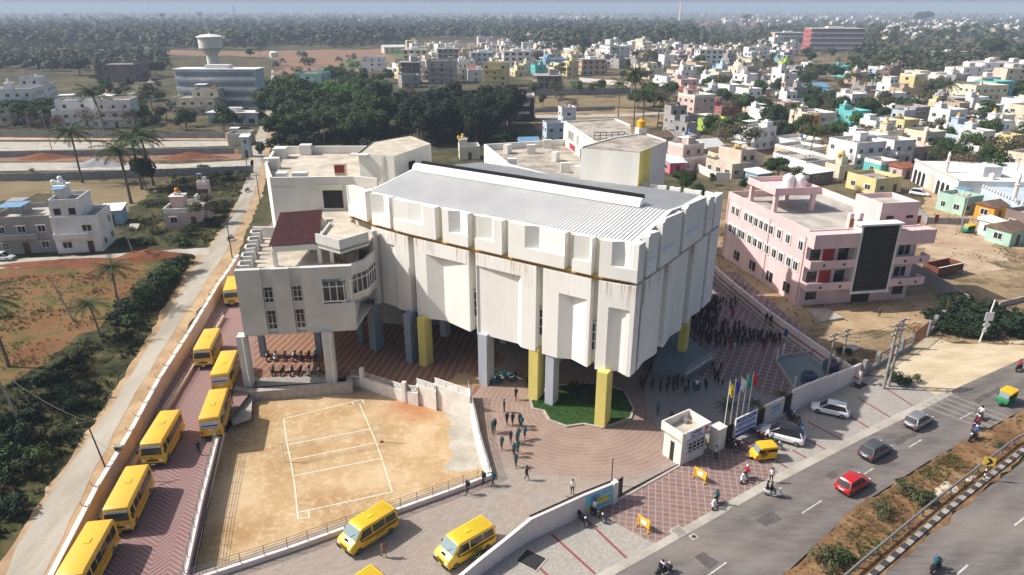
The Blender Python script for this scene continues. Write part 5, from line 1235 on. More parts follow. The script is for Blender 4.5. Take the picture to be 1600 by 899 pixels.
put(make_car(4.4, 1.8, 1.6, 'car_white', 'car_black', label='white car with black roof parked behind the yellow autorickshaw', grp='white cars parked in front of the wall'), (1221, 686), math.pi-R(29), .06)
put(make_car(3.9, 1.65, 1.42, 'car_white', label='all white hatchback parked in front of the stepped wall', grp='white cars parked in front of the wall'), (1296, 646), math.pi-R(27), .06)
put(make_car(3.9, 1.65, 1.42, 'car_white', label='white car parked on the concrete lane behind the school', grp=None), (416, 229), R(100), .04)
put(make_car(3.9, 1.65, 1.5, 'car_white', label='white car at the left edge on the side street'), (5, 407), R(5), .05)
put(make_car(4.3, 1.75, 1.6, 'car_white', label='white van-like car parked on the street in front of the mosque'), (1436, 306), R(-40), .05)
put(make_car(4.0, 1.7, 1.5, 'car_white', label='small white car at the end of the lane far behind the building'), (417, 161), R(95), .05)
# autorickshaws
def make_auto(body, hood, label):
    t = thing('autorickshaw', label, 'autorickshaw'); hw = .62
    sideprofile([(-1.2, .38), (-1.22, .95), (-1.05, 1.05), (-.3, 1.05), (-.25, .55), (.35, .5), (.55, .95), (.78, 1.0), (1.0, .8), (1.12, .45), (.9, .3), (-1.1, .28)], hw, body, 'body', t, .05, (.4, -.02))
    mb = MB(); sec = lambda x, z, w_: [(x, -w_, z-.28), (x, -w_*.97, z-.06), (x, -w_*.6, z), (x, 0, z+.03), (x, w_*.6, z), (x, w_*.97, z-.06), (x, w_, z-.28)]
    mb.loft([sec(-1.25, 1.55, .62), (sec(-1.15, 1.66, .66)), sec(.2, 1.70, .66), sec(.55, 1.62, .62)]); mb.build('hood', hood, t, smooth=40, rel=False)
    slab(t, (-1.2, 0, 1.25), (.04, 1.2, .55), hood, 'rear_panel')
    for s in (-1, 1):
        for x0, x1 in ((.72, .5), (-1.15, -1.2), (-.25, -.25)): mb = MB(); mb.tube([(x0, s*.58, .95), (x1, s*.6, 1.5)], .03, 5); mb.build('post', 'plastic_black', t, rel=False)
        slab(t, (.85, s*.42, .72), (.12, .16, .14), 'lamp_glass', 'headlight', bevel=.03)
    ws = panel3(t, [(.80, -.5, .98), (.80, .5, .98), (.60, .5, 1.5), (.60, -.5, 1.5)], 'windscreen_light', 'windscreen')
    slab(t, (-.75, 0, .98), (.7, 1.1, .16), 'seat_black', 'seat', bevel=.04); slab(t, (-1.05, 0, 1.2), (.14, 1.1, .4), 'seat_black', 'backrest', bevel=.04); slab(t, (.1, 0, .8), (.35, .45, .14), 'seat_black', 'driver_seat', bevel=.03)
    mb = MB(); mb.ball((1.12, 0, .42), .2, 8, .8); mb.build('front_fender', body, t, smooth=True, rel=False)
    for x, y in ((-.85, -.5), (-.85, .5), (1.12, 0)):
        mb = MB(); mb.lathe([(.01, -.06), (.17, -.06), (.22, -.03), (.22, .03), (.17, .06), (.01, .06)], (0, 0, 0), 14); mb.v = [(a, c, b) for a, b, c in mb.v]; w_ = mb.build('wheel', 'tyre', t, smooth=40, rel=False); w_.location = (x, y, .22)
    return t
put(make_auto('auto_yellow', 'auto_yellow', 'all yellow autorickshaw parked at the edge of the parking bays'), (1190, 717), math.pi+R(10), .06)
au = put(make_auto('auto_green', 'auto_yellow', 'green autorickshaw with yellow hood driving on the main road'), (1569, 631), RA+math.pi, .07)
copy_tree(au, (*G(1511, 364).xy, .05), R(200), 'green autorickshaw with yellow hood parked on the vacant lot', None)
# two-wheelers
mat('paint_navy', (.02, .05, .2), .3, coat=.5); mat('paint_wine', (.16, .02, .03), .3, coat=.5); mat('paint_pearl', (.72, .74, .75), .3, coat=.5); mat('paint_dark', (.02, .022, .025), .3, coat=.5)
def torus_wheel(t, x, r, m='tyre'):
    mb = MB(); n = 16; vs = []; fs = []
    for i in range(n):
        a = 2*math.pi*i/n
        for k in range(5): b = 2*math.pi*k/5; rr = r-.045+.045*math.cos(b); vs.append((rr*math.cos(a), .045*math.sin(b), rr*math.sin(a)))
    fs = [(i*5+k, i*5+(k+1) % 5, ((i+1) % n)*5+(k+1) % 5, ((i+1) % n)*5+k) for i in range(n) for k in range(5)]
    mb.add(vs, fs); w_ = mb.build('wheel', 'tyre', t, smooth=True, rel=False); w_.location = (x, 0, r)
    mb = MB(); mb.lathe([(.01, -.03), (r*.7, -.012), (r*.7, .012), (.01, .03)], (0, 0, 0), 10); mb.v = [(a, c, b) for a, b, c in mb.v]; mb.build('rim', 'rim', w_, rel=False)
def make_scooter(paint, name='scooter'):
    t = thing(name, name, 'scooter')
    torus_wheel(t, -.55, .24); torus_wheel(t, .62, .24)
    mb = MB(); S_ = lambda x, z0, z1, w_: [(x, -w_*.7, z0), (x, -w_, (z0+z1)/2), (x, -w_*.6, z1), (x, w_*.6, z1), (x, w_, (z0+z1)/2), (x, w_*.7, z0)]
    mb.loft([S_(-.92, .50, .62, .06), S_(-.7, .38, .72, .15), S_(-.35, .28, .72, .17), S_(-.05, .22, .66, .14)]); mb.loft([S_(-.1, .20, .27, .16), S_(.3, .20, .27, .16)])
    mb.build('body', paint, t, smooth=40, rel=False)
    mb = MB(); mb.loft([[(.28, -.2, .26), (.34, .0, .26), (.28, .2, .26)], [(.36, -.22, .62), (.46, 0, .62), (.36, .22, .62)], [(.40, -.14, .92), (.48, 0, .95), (.40, .14, .92)]], cap=False); mb.build('leg_shield', paint, t, smooth=True, rel=False)
    slab(t, (-.42, 0, .77), (.72, .26, .09), 'seat_black', 'seat', bevel=.03)
    mb = MB(); mb.tube([(.42, -.32, 1.0), (.45, 0, .97), (.42, .32, 1.0)], .02, 5); mb.tube([(.45, 0, .97), (.60, 0, .28)], .03, 5); mb.build('handlebar', 'plastic_black', t, rel=False)
    slab(t, (.48, 0, .97), (.14, .22, .14), paint, 'headlight_cowl', bevel=.03); slab(t, (.56, 0, .96), (.02, .14, .09), 'lamp_glass', 'headlight')
    mb = MB(); mb.tube([(.42, -.25, .47), (.55, -.0, .53), (.80, 0, .44)], .05, 5); mb.ball((.62, 0, .42), .13, 6, .5); mb.build('fender', paint, t, smooth=True, rel=False); slab(t, (-.93, 0, .56), (.03, .14, .08), 'lamp_red', 'tail_lamp')
    for s in (-1, 1): mb = MB(); mb.tube([(.43, s*.2, 1.0), (.42, s*.26, 1.16)], .01, 4); mb.ball((.41, s*.27, 1.18), .05, 5, .7, .4); mb.build('mirror', 'plastic_black', t, rel=False)
    return t
def make_bike(paint, name='motorbike'):
    t = thing(name, name, 'motorbike'); torus_wheel(t, -.62, .29); torus_wheel(t, .66, .29)
    mb = MB(); mb.ball((.12, 0, .82), .2, 8, .75, 1.35, .75); mb.build('fuel_tank', paint, t, smooth=True, rel=False)
    slab(t, (-.38, 0, .80), (.78, .24, .09), 'seat_black', 'seat', bevel=.03); slab(t, (.0, 0, .45), (.42, .26, .34), 'steel_dark', 'engine', bevel=.04)
    mb = MB(); mb.tube([(.66, 0, .29), (.42, 0, .95)], .035, 5); mb.tube([(.36, -.36, 1.02), (.42, 0, .97), (.36, .36, 1.02)], .018, 5); mb.build('handlebar', 'plastic_black', t, rel=False)
    mb = MB(); mb.tube([(.42, 0, .9), (.2, 0, .25), (-.3, 0, .25), (-.62, 0, .29)], .03, 5); mb.tube([(-.1, .16, .3), (-.75, .18, .34)], .045, 6); mb.build('frame', 'steel_dark', t, rel=False)
    mb = MB(); mb.ball((.52, 0, .88), .11, 6); mb.build('headlight', 'lamp_glass', t, smooth=True, rel=False); slab(t, (-.85, 0, .66), (.3, .16, .06), paint, 'rear_fender', bevel=.02); slab(t, (-.98, 0, .64), (.03, .12, .08), 'lamp_red', 'tail_lamp')
    mb = MB(); mb.ball((.68, 0, .5), .16, 6, .35, 1.2, .5); mb.build('fender', paint, t, smooth=True, rel=False); slab(t, (-.55, 0, .58), (.4, .2, .2), paint, 'side_panel', bevel=.03)
    for s in (-1, 1): mb = MB(); mb.tube([(.38, s*.22, 1.02), (.36, s*.28, 1.18)], .01, 4); mb.ball((.35, s*.29, 1.2), .05, 5, .7, .4); mb.build('mirror', 'plastic_black', t, rel=False)
    return t
protos = {}
def twowheel(kind, paint, px, rz, label, group=None, z=.06, xyz=None):
    p = Vector((*xyz, 0)) if xyz else G(*px)
    k = (kind, paint)
    if k not in protos:
        t = (make_scooter if kind == 'scooter' else make_bike)(paint); protos[k] = t; t.location = (p.x, p.y, z); t.rotation_euler[2] = rz; tag(t, label, kind, group); return t
    return copy_tree(protos[k], (p.x, p.y, z), rz, label, group)
PAI = {'paint_dark': 'black', 'paint_pearl': 'white', 'paint_navy': 'blue', 'paint_wine': 'wine red'}
row1 = [(419, 'paint_dark'), (431, 'paint_pearl'), (445, 'paint_wine'), (460, 'paint_pearl'), (471, 'paint_dark'), (482, 'paint_wine'), (492, 'paint_pearl')]
row2 = [(427, 'paint_dark'), (442, 'paint_dark'), (456, 'paint_navy'), (469, 'paint_dark'), (483, 'paint_pearl'), (499, 'paint_pearl'), (525, 'paint_dark')]
GP = 'two-wheelers parked in two rows under the wing'
for ri_, (row, y) in enumerate(((row1, 562), (row2, 585))):
    for i, (x, pt) in enumerate(row):
        kd = 'scooter' if (i+ri_) % 3 else 'motorbike'; rn_ = 'back' if ri_ == 0 else 'front'
        where = ('at the left end of' if i == 0 else 'at the right end of' if i == 6 else ['', 'second from the left in', 'third from the left in', 'in the middle of', 'third from the right in', 'second from the right in'][i])
        twowheel(kd, pt, (x, y), R(-84)+random.uniform(-.12, .12), '%s %s %s the %s row under the wing' % (PAI[pt], kd, where, rn_), GP, .05)
twowheel('motorbike', 'paint_dark', (909, 817), R(-62), 'black motorbike leaning left of the man at the school banner', 'motorbikes parked outside the wall'); twowheel('motorbike', 'paint_dark', (934, 812), R(-50), 'black motorbike right behind the man at the school banner', 'motorbikes parked outside the wall')
for x, y, a, lb, kd, pt in [(1141, 703, -55, 'black motorbike parked in front of the blue hoarding, nearest the guard', 'motorbike', 'paint_dark'), (1150, 700, -48, 'wine red motorbike parked second in front of the hoarding', 'motorbike', 'paint_wine'), (1175, 682, -50, 'black motorbike parked between hoarding and white car', 'motorbike', 'paint_dark'), (1187, 688, -45, 'wine red motorbike parked close to the nose of the white car', 'motorbike', 'paint_wine'), (1198, 692, -45, 'black scooter parked beside the nose of the white car', 'scooter', 'paint_dark'), (1208, 700, -40, 'dark motorbike parked behind the yellow autorickshaw', 'motorbike', 'paint_dark'), (1232, 652, -50, 'blue motorbike parked under the plaque wall', 'motorbike', 'paint_navy'), (1240, 662, -50, 'black scooter parked beside the bag carrying man', 'scooter', 'paint_dark')]:
    twowheel(kd, pt, (x, y), R(a), lb, 'motorbikes parked outside the wall')
twowheel('motorbike', 'paint_dark', (361, 376), R(70), 'black motorbike beside the pole on the lane', None); twowheel('motorbike', 'paint_dark', (387, 300), R(75), 'black motorbike riding up the lane beside the pink house', None)
# rusty tipper body on the vacant lot
p = G(1471, 428); tr = thing('tipper_trailer', 'rusty red tipper trailer body lying on the vacant lot', 'trailer', (p.x, p.y, .05), R(24))
mb = MB(); mb.wall([(-3, -1.3), (3, -1.3), (3, 1.3), (-3, 1.3), (-3, -1.3)], .15, .6, 1.9); mb.box((0, 0, .65), (6, 2.6, .15)); mb.build('tipper_body', mat('rust_red', (.16, .035, .025), .7, (.22, .10, .06), 1.5), tr, rel=False)
for k in range(6): slab(tr, (-2.7+k*1.08, -1.42, 1.25), (.12, .1, 1.3), 'rust_red', 'rib')
slab(tr, (0, -1.4, 1.93), (6.1, .2, .08), 'frame_white', 'rim_edge'); slab(tr, (0, 0, .3), (5.5, .9, .35), 'steel_dark', 'chassis'); wheels(tr, (-1.6, -.5), 1.0, .42, .3)
# ---------------------------------------------------------------- people
mat('skin', (.23, .12, .075), .6); mat('hair_black', (.008, .007, .006), .6); mat('shoe_black', (.012, .012, .012), .5)
for nm, c in dict(navy=(.012, .018, .035), teal=(.012, .10, .125), white=(.72, .72, .72), khaki=(.26, .17, .09), red=(.45, .02, .03), black=(.014, .014, .016), grey=(.10, .105, .12), maroon=(.18, .02, .03), blue=(.05, .12, .32), green=(.02, .22, .14), check=(.45, .45, .45)).items(): mat('cloth_'+nm, c, .85)
BODY = {}
def body_mesh(pose):
    if pose in BODY: return BODY[pose]
    J, E, Rr, K = [], [], [], []
    def j(p, r, par=None, kind='shirt'):
        J.append(p); Rr.append(r); 
        if par is not None: E.append((par, len(J)-1)); K.append((par, len(J)-1, kind))
        return len(J)-1
    sit = pose in ('ride', 'pillion'); dz = -.0
    pel = j((0, 0, .88), (.12, .15)); wa = j((.01, 0, 1.04), (.105, .135), pel); ch = j((.02, 0, 1.27), (.115, .165), wa); nk = j((.02, 0, 1.43), (.052, .052), ch)
    hd = j((.035, 0, 1.50), (.075, .07), nk, 'skin'); h2 = j((.035, 0, 1.57), (.092, .078), hd, 'skin'); j((.02, 0, 1.64), (.06, .055), h2, 'skin')
    for s in (-1, 1):
        sh = j((.01, s*.17, 1.37), (.056, .056), ch)
        if pose == 'ride': el, wr = (.20, s*.27, 1.14), (.42, s*.27, 1.10)
        elif pose == 'pillion': el, wr = (.10, s*.24, 1.12), (.24, s*.14, 1.02)
        elif pose == 'walk': el, wr = (.02+s*.10, s*.225, 1.11), (.08+s*.17, s*.23, .89)
        elif pose == 'arms': el, wr = (.08, s*.24, 1.14), (.26, s*.08, 1.16)
        else: el, wr = (-.02, s*.22, 1.10), (.04, s*.235, .87)
        e = j(el, (.04, .04), sh); k = j(wr, (.028, .028), e, 'skin')
        d = (Vector(wr)-Vector(el)).normalized(); pm = Vector(wr)+d*.07; p_ = j(tuple(pm), (.018, .034), k, 'skin')
        side = Vector((1, 0, 0)) if abs(d.x) < .7 else Vector((0, s*1.0, 0)); nr = d.cross(side)
        for i, ln in enumerate((.062, .072, .068, .052)): 
            b0 = pm+side*(.027-.018*i)+d*.012; m_ = b0+d*ln*.55; f1 = j(tuple(m_), (.008, .008), p_, 'skin'); j(tuple(m_+d*ln*.4+nr*.012), (.007, .007), f1, 'skin')
        t1 = j(tuple(Vector(wr)+d*.03+side*.035), (.011, .011), k, 'skin'); j(tuple(Vector(wr)+d*.07+side*.055), (.009, .009), t1, 'skin')
        hp = j((0, s*.085, .82), (.085, .08), pel, 'legs')
        if sit: kn, an = (.40, s*.16, .80), (.34, s*.17, .40)
        elif pose == 'walk': kn, an = (.10 if s > 0 else .0, s*.085, .47), (.17 if s > 0 else -.24, s*.085, .09 if s > 0 else .14)
        else: kn, an = (.015, s*.10, .46), (-.01, s*.11, .09)
        a = j(kn, (.056, .056), hp, 'legs'); c = j(an, (.036, .036), a, 'legs'); j((an[0]+.14, an[1]+s*.02, an[2]-.045), (.03, .035), c, 'shoe')
    me = bpy.data.meshes.new('figure'); me.from_pydata(J, E, []); ob = bpy.data.objects.new('figure', me); COL.objects.link(ob)
    md = ob.modifiers.new('s', 'SKIN'); md.use_smooth_shade = True
    for i, sv in enumerate(me.skin_vertices[0].data): sv.radius = Rr[i]; sv.use_root = (i == 0)
    ob.modifiers.new('u', 'SUBSURF').levels = 1
    bpy.context.view_layer.update(); m2 = bpy.data.meshes.new_from_object(ob.evaluated_get(bpy.context.evaluated_depsgraph_get())); bpy.data.objects.remove(ob)
    # nose, ears and eyes join the same figure
    m2.materials.clear(); bm = bmesh.new(); bm.from_mesh(m2)
    idx = {'shirt': 0, 'legs': 1, 'skin': 2, 'shoe': 3}
    for f in bm.faces:
        c = f.calc_center_median(); best = 9; kk = 'shirt'
        for a, b, kd in K:
            A, B = Vector(J[a]), Vector(J[b]); t = max(0, min(1, (c-A).dot(B-A)/max((B-A).length_squared, 1e-9))); dd = (c-A-(B-A)*t).length-(Rr[a][0]*(1-t)+Rr[b][0]*t)*.5
            if dd < best: best = dd; kk = kd
        if kk == 'shirt' and c.z < .93 and abs(c.y) < .17 and not sit: kk = 'legs'
        f.material_index = idx[kk]; f.smooth = True
    for pos, r, mi in (((.125, 0, 1.535), .018, 2), ((.035, .085, 1.545), .022, 2), ((.035, -.085, 1.545), .022, 2), ((.112, .032, 1.565), .011, 4), ((.112, -.032, 1.565), .011, 4), ((.116, 0, 1.49), .012, 5)):
        n0 = len(bm.faces); bmesh.ops.create_icosphere(bm, subdivisions=1, radius=r, matrix=Matrix.Translation(pos)@Matrix.Scale(1.8 if mi == 5 else 1, 4, (0, 1, 0)))
        bm.faces.ensure_lookup_table()
        for f in bm.faces[n0:]: f.material_index = mi
    bm.to_mesh(m2); bm.free(); BODY[pose] = m2; return m2
PP = {}
def person_proto(pose, shirt, legs, bag=None, helmet=None):
    t = thing('person', 'x', 'person')
    me = body_mesh(pose).copy()
    for m in (shirt, legs, 'skin', 'shoe_black', 'hair_black', 'cloth_maroon'): me.materials.append(MATS[m])
    b = bpy.data.objects.new('body', me); COL.objects.link(b); b.parent = t
    mb = MB(); 
    if helmet: mb.ball((.03, 0, 1.58), .125, 8); mb.build('helmet', helmet, t, smooth=True, rel=False)
    else: mb.ball((.012, 0, 1.595), .095, 8, .9); mb.build('hair', 'hair_black', t, smooth=True, rel=False)
    if bag: MB().box((-.19, 0, 1.18), (.2, .32, .46), 0, .86).build('backpack', bag, t, rel=False, bevel=.05)
    return t
def person(px, rz, pose, shirt, legs, label, bag=None, helmet=None, group=None, z=.06, s=1.0, xyz=None):
    p = Vector((*xyz, 0)) if xyz else G(*px)
    k = (pose, shirt, legs, bag, helmet)
    if k not in PP: t = PP[k] = person_proto(*k); t.location = (p.x, p.y, z); t.rotation_euler[2] = rz; t.scale = (s,)*3; return tag(t, label, None, group)
    return copy_tree(PP[k], (p.x, p.y, z), rz, label, group, s)
ST = ('walk', 'cloth_navy', 'cloth_navy'); GW = 'students with teal backpacks walking on the forecourt'
for px, a, lb in [((806, 626), 240, 'first below the grey pillar, walking alone'), ((792, 665), 250, 'topmost left of the walking cluster'), ((801, 666), 245, 'second from left at the top of the walking cluster'), ((812, 667), 240, 'top right of the walking cluster'), ((815, 672), 240, 'close behind the top right walker of the cluster'), ((770, 679), 250, 'at the court railing left of the cluster'), ((773, 676), 250, 'close beside the walker at the court railing'), ((798, 694), 250, 'in the middle left of the cluster'), ((810, 690), 240, 'in the middle of the cluster'), ((808, 696), 240, 'in front of the cluster middle'), ((820, 687), 240, 'rightmost in the cluster'), ((784, 704), 245, 'walking alone left below the cluster'), ((809, 709), 250, 'upper of the lower trio'), ((803, 715), 250, 'left of the lower trio'), ((806, 731), 250, 'lowest of the lower trio'), ((730, 774), 215, 'farthest left below the railing corner'), ((755, 760), 215, 'left of the pair below the railing corner'), ((770, 760), 215, 'right of the pair below the railing corner')]:
    person(px, R(a), 'walk', 'cloth_teal' if random.random() < .5 else 'cloth_navy', 'cloth_navy', 'student with teal backpack, '+lb, 'cloth_teal', None, GW, .05, random.uniform(.92, 1.0))
person((788, 645), R(200), 'stand', 'cloth_black', 'cloth_black', 'guard in dark uniform standing above the walking students'); person((823, 751), R(-20), 'walk', 'cloth_black', 'cloth_black', 'guard in black walking below the group of students')
person((823, 606), R(260), 'stand', 'cloth_black', 'cloth_black', 'dark clothed person standing beside the yellow pillar and bags'); person((894, 773), R(-80), 'stand', 'cloth_white', 'cloth_black', 'man in white shirt and dark trousers near the open gate')
person((600, 872), R(-30), 'walk', 'cloth_khaki', 'cloth_khaki', 'man in khaki uniform walking between the two school vans'); person((312, 711), R(-60), 'walk', 'cloth_navy', 'cloth_navy', 'man walking in the bus lane beside the court railing'); person((363, 635), R(-80), 'stand', 'cloth_navy', 'cloth_black', 'man standing beside the bus with the rear banner')
person((929, 806), R(120), 'stand', 'cloth_white', 'cloth_black', 'man in white shirt facing the sky blue school banner'); person((1117, 719), R(-100), 'stand', 'cloth_check', 'cloth_black', 'guard in light grey shirt beside the gate pillar')
person((1204, 755), R(-110), 'stand', 'cloth_white', 'cloth_black', 'man in white shirt standing on the parking edge near the scooter'); person((1246, 674), R(-60), 'arms', 'cloth_khaki', 'cloth_blue', 'man in khaki shirt holding a bright blue bag between motorbikes')
bg_ = G(1246, 674); o = MB().box((0, 0, 0), (.34, .16, .44), 0, .8).build('carry_bag', mat('bag_cyan', (.02, .35, .65), .6), bevel=.04); o.location = (bg_.x+.3, bg_.y-.15, .75); tag(o, 'bright blue carry bag held by the man at the motorbikes', 'bag')
person((1373, 496), R(-90), 'stand', 'cloth_grey', 'cloth_black', 'man standing on the dirt in front of the pink building'); 
# riders
def rider(kind, paint, px, rz, shirt, legs, label, bikelabel, helmet=None, bag=None, pill=None, z=.07):
    p = G(*px); twowheel(kind, paint, None, rz, bikelabel, 'two-wheelers riding on the road', z, (p.x, p.y))
    f = Vector((math.cos(rz), math.sin(rz))); q = Vector((p.x, p.y))-f*.28
    person(None, rz, 'ride', shirt, legs, label, bag, helmet, None, z-.02, 1.0, (q.x, q.y))
    if pill: q = q-f*.36; person(None, rz, 'pillion', pill, 'cloth_black', label.replace('rider', 'pillion passenger behind the rider'), None, None, None, z+.02, .98, (q.x, q.y))
rider('scooter', 'paint_pearl', (1163, 752), R(225), 'cloth_red', 'cloth_black', 'rider in red shirt on a white scooter between the barricade and the rickshaw', 'white scooter ridden by the rider in red', 'cloth_white')
rider('scooter', 'paint_pearl', (1117, 792), R(235), 'cloth_teal', 'cloth_black', 'rider in teal on a white scooter at the road edge below the barricade', 'white scooter ridden by the rider in teal', 'cloth_teal')
rider('scooter', 'paint_pearl', (1208, 777), R(-15), 'cloth_black', 'cloth_black', 'rider in black on a white scooter left of the red car', 'white scooter carrying two people in black', None, None, 'cloth_black')
rider('motorbike', 'paint_dark', (1037, 899), RA, 'cloth_white', 'cloth_black', 'rider in white shirt at the bottom edge of the road', 'black motorbike cut by the bottom edge', None, 'cloth_black')
rider('motorbike', 'paint_dark', (1519, 688), RA+math.pi, 'cloth_blue', 'cloth_black', 'rider in pale blue, lowest of the three riders by the rumble strips', 'lowest motorbike of the three by the rumble strips', 'cloth_white')
rider('scooter', 'paint_wine', (1523, 672), RA+math.pi, 'cloth_maroon', 'cloth_black', 'rider in maroon, middle of the three riders by the rumble strips', 'wine red scooter in the middle of the three riders', 'cloth_white')
rider('motorbike', 'paint_dark', (1528, 657), RA+math.pi, 'cloth_white', 'cloth_black', 'rider in white, topmost of the three riders by the rumble strips', 'topmost motorbike of the three by the rumble strips', 'cloth_black')
rider('motorbike', 'paint_dark', (1591, 580), RA, 'cloth_red', 'cloth_black', 'rider in red jacket at the right edge of the road', 'black motorbike ridden by the man in the red jacket')
rider('scooter', 'paint_dark', (1460, 893), RA, 'cloth_teal', 'cloth_black', 'rider in teal on the far carriageway at the bottom edge', 'dark scooter on the far carriageway', 'cloth_blue')
# crowd of students standing in rows in the rear yard
rr = random.Random(3); GC = 'students gathered in the rear yard'; pts = []
def inside(p, poly):
    c = False; n = len(poly)
    for i in range(n):
        a, b = poly[i], poly[(i+1) % n]
        if (a[1] > p[1]) != (b[1] > p[1]) and p[0] < (b[0]-a[0])*(p[1]-a[1])/(b[1]-a[1])+a[0]: c = not c
    return c
ZONES = [([(1086, 478), (1120, 468), (1122, 508), (1150, 512), (1180, 524), (1218, 530), (1219, 541), (1150, 543), (1088, 545), (1062, 530), (1070, 500)], 215, 'dark student in rear yard rows'), ([(1110, 470), (1150, 475), (1150, 492), (1112, 492)], 14, 'student apart above the yard rows'), ([(1000, 596), (1060, 600), (1105, 605), (1112, 612), (1060, 618), (1000, 612)], 26, 'student in line below the ramp'), ([(1112, 575), (1130, 580), (1128, 608), (1114, 606)], 9, 'student beside the ramp wall')]
for poly, n, lb in ZONES:
    P4 = [tuple(G(*p).xy) for p in poly]; xs = [p[0] for p in P4]; ys = [p[1] for p in P4]; k = tries = 0; loc = []
    while k < n and tries < 20000:
        tries += 1; p = (rr.uniform(min(xs), max(xs)), rr.uniform(min(ys), max(ys)))
        if inside(p, P4) and all((p[0]-q[0])**2+(p[1]-q[1])**2 > (.17 if n > 100 else .26) for q in loc):
            loc.append(p); k += 1
            person(None, rr.uniform(-1.9, -1.2), rr.choice(['stand', 'stand', 'walk']), rr.choice(['cloth_navy', 'cloth_black']), 'cloth_navy', lb+', '+spot(p[0], -p[1], min(xs), max(xs), -max(ys), -min(ys)), None, None, GC, .05, rr.uniform(.64, .82), p)
for px, sh, lg, lb in [((1196, 506), 'cloth_black', 'cloth_black', 'left of the two adults standing by the yard wall'), ((1203, 510), 'cloth_black', 'cloth_black', 'right of the two adults standing by the yard wall'), ((1144, 500), 'cloth_red', 'cloth_maroon', 'woman in red standing above the rows of students'), ((1140, 546), 'cloth_red', 'cloth_red', 'child in red below the rows of students'), ((1147, 546), 'cloth_green', 'cloth_white', 'child in green below the rows of students'), ((1193, 549), 'cloth_maroon', 'cloth_maroon', 'child in maroon alone below the rows of students'), ((1088, 612), 'cloth_white', 'cloth_black', 'adult in white top standing against the white ramp wall'), ((1027, 650), 'cloth_teal', 'cloth_navy', 'student with bag walking alone right of the lawn'), ((1048, 664), 'cloth_black', 'cloth_black', 'dark clothed person behind the gatehouse')]:
    person(px, R(-90), 'stand', sh, lg, lb)
# pile of school bags at the grey pillar
bag0 = None; BG = 'school bags piled at the grey pillar'; n = 0
for k in range(34):
    x, y = rr.uniform(752, 808), rr.uniform(582, 603)
    if y > 598 and x > 785: continue
    p = G(x, y+1); lb = 'teal school bag lying in the pile at the grey pillar'
    if bag0 is None:
        bag0 = MB().box((0, 0, .2), (.3, .42, .4), 0, .7).build('school_bag', 'cloth_teal', bevel=.07, smooth=True); tag(bag0, lb, 'school bag', BG); o = bag0
    else: o = bag0.copy(); COL.objects.link(o)
    o.location = (p.x, p.y, .05+(.3 if k % 3 == 0 else 0)); o.rotation_euler = (rr.uniform(-.3, .3), rr.uniform(-.3, .3), rr.uniform(0, 6))
# ---------------------------------------------------------------- plants
def leafmat(name, a, b, c=None, sc=.5):
    q = NB(name, .75); n1 = q.noise(sc, 3, .6); n2 = q.noise(sc*6, 3, .7)
    x = q.ramp(n1, (.36, a), (.64, b)); x = q.mix(q.ramp(n2, (.45, 0.0), (.7, .6)), x, c or a)
    q.b.inputs['Subsurface Weight'].default_value = 0; q.out(x); return q.m
leafmat('leaf_dark', (.009, .022, .010), (.024, .044, .016), (.038, .052, .024)); leafmat('leaf_deep', (.016, .036, .013), (.042, .072, .022), (.065, .085, .03)); leafmat('leaf_mid', (.025, .055, .016), (.06, .105, .028), (.09, .12, .045)); leafmat('leaf_bright', (.035, .10, .012), (.085, .18, .02), (.13, .22, .04))
leafmat('leaf_olive', (.05, .06, .025), (.10, .105, .045), (.14, .13, .07)); leafmat('leaf_dry', (.10, .075, .05), (.17, .13, .085), (.07, .06, .04)); leafmat('leaf_palm', (.022, .045, .012), (.055, .085, .022), (.09, .10, .035)); leafmat('leaf_far', (.045, .062, .036), (.09, .10, .05), (.13, .12, .075), .02)  # leaf_far is lightened, some distance haze put into its greens
leafmat('grass_dry', (.10, .085, .03), (.20, .16, .06), (.06, .07, .02))
mat('bark', (.13, .10, .075), .95, (.07, .055, .04), 3, .3); mat('bark_palm', (.20, .17, .14), .95, (.11, .09, .07), 4, .3)
def crown(rnd, rx, rz, zc, n, leaf, lobes=9, hollow=.55, flat=1.0):
    mb = MB(); L = []
    for k in range(lobes):
        a = rnd.uniform(0, 6.28); e = rnd.uniform(-.5, 1.0); r = rnd.uniform(.35, .75)
        L.append((rx*r*math.cos(a)*math.cos(e*.9), rx*r*math.sin(a)*math.cos(e*.9), zc+rz*e*.62, rnd.uniform(.34, .55)*rx, rnd.uniform(.34, .5)*rz))
    for i in range(n):
        lx, ly, lz, lr, lh = L[int(rnd.random()*lobes)]
        while True:
            x, y, z = rnd.uniform(-1, 1), rnd.uniform(-1, 1), rnd.uniform(-.8, 1); d = x*x+y*y+z*z
            if hollow*hollow < d < 1: break
        c = Vector((lx+x*lr, ly+y*lr, lz+z*lh)); s = leaf*rnd.uniform(.6, 1.3)
        nrm = Vector((x+rnd.uniform(-.7, .7), y+rnd.uniform(-.7, .7), z*.8+.5+rnd.uniform(-.5, .5))).normalized()
        u = nrm.cross(Vector((rnd.uniform(-1, 1), rnd.uniform(-1, 1), .3))).normalized(); v = nrm.cross(u)
        mb.add([c-u*s, c-v*s*.6, c+u*s, c+v*s*.6], [(0, 1, 2, 3)])
    return mb
def trunk(rnd, h, r, rx, zc, limbs=5):
    mb = MB(); j = lambda a: rnd.uniform(-a, a)
    t = [(0, 0, -.1), (j(.15), j(.15), h*.5), (j(.3), j(.3), h)]; mb.tube(t, [r, r*.8, r*.62], 7)
    for k in range(limbs): a = k*6.28/limbs+j(.4); q = rx*rnd.uniform(.35, .6); mb.tube([t[2], (q*.5*math.cos(a), q*.5*math.sin(a), h+(zc-h)*.6), (q*math.cos(a), q*math.sin(a), zc+rx*rnd.uniform(0, .3))], [r*.5, r*.32, r*.12], 5)
    return mb
TP = {}; TREEPOS = []
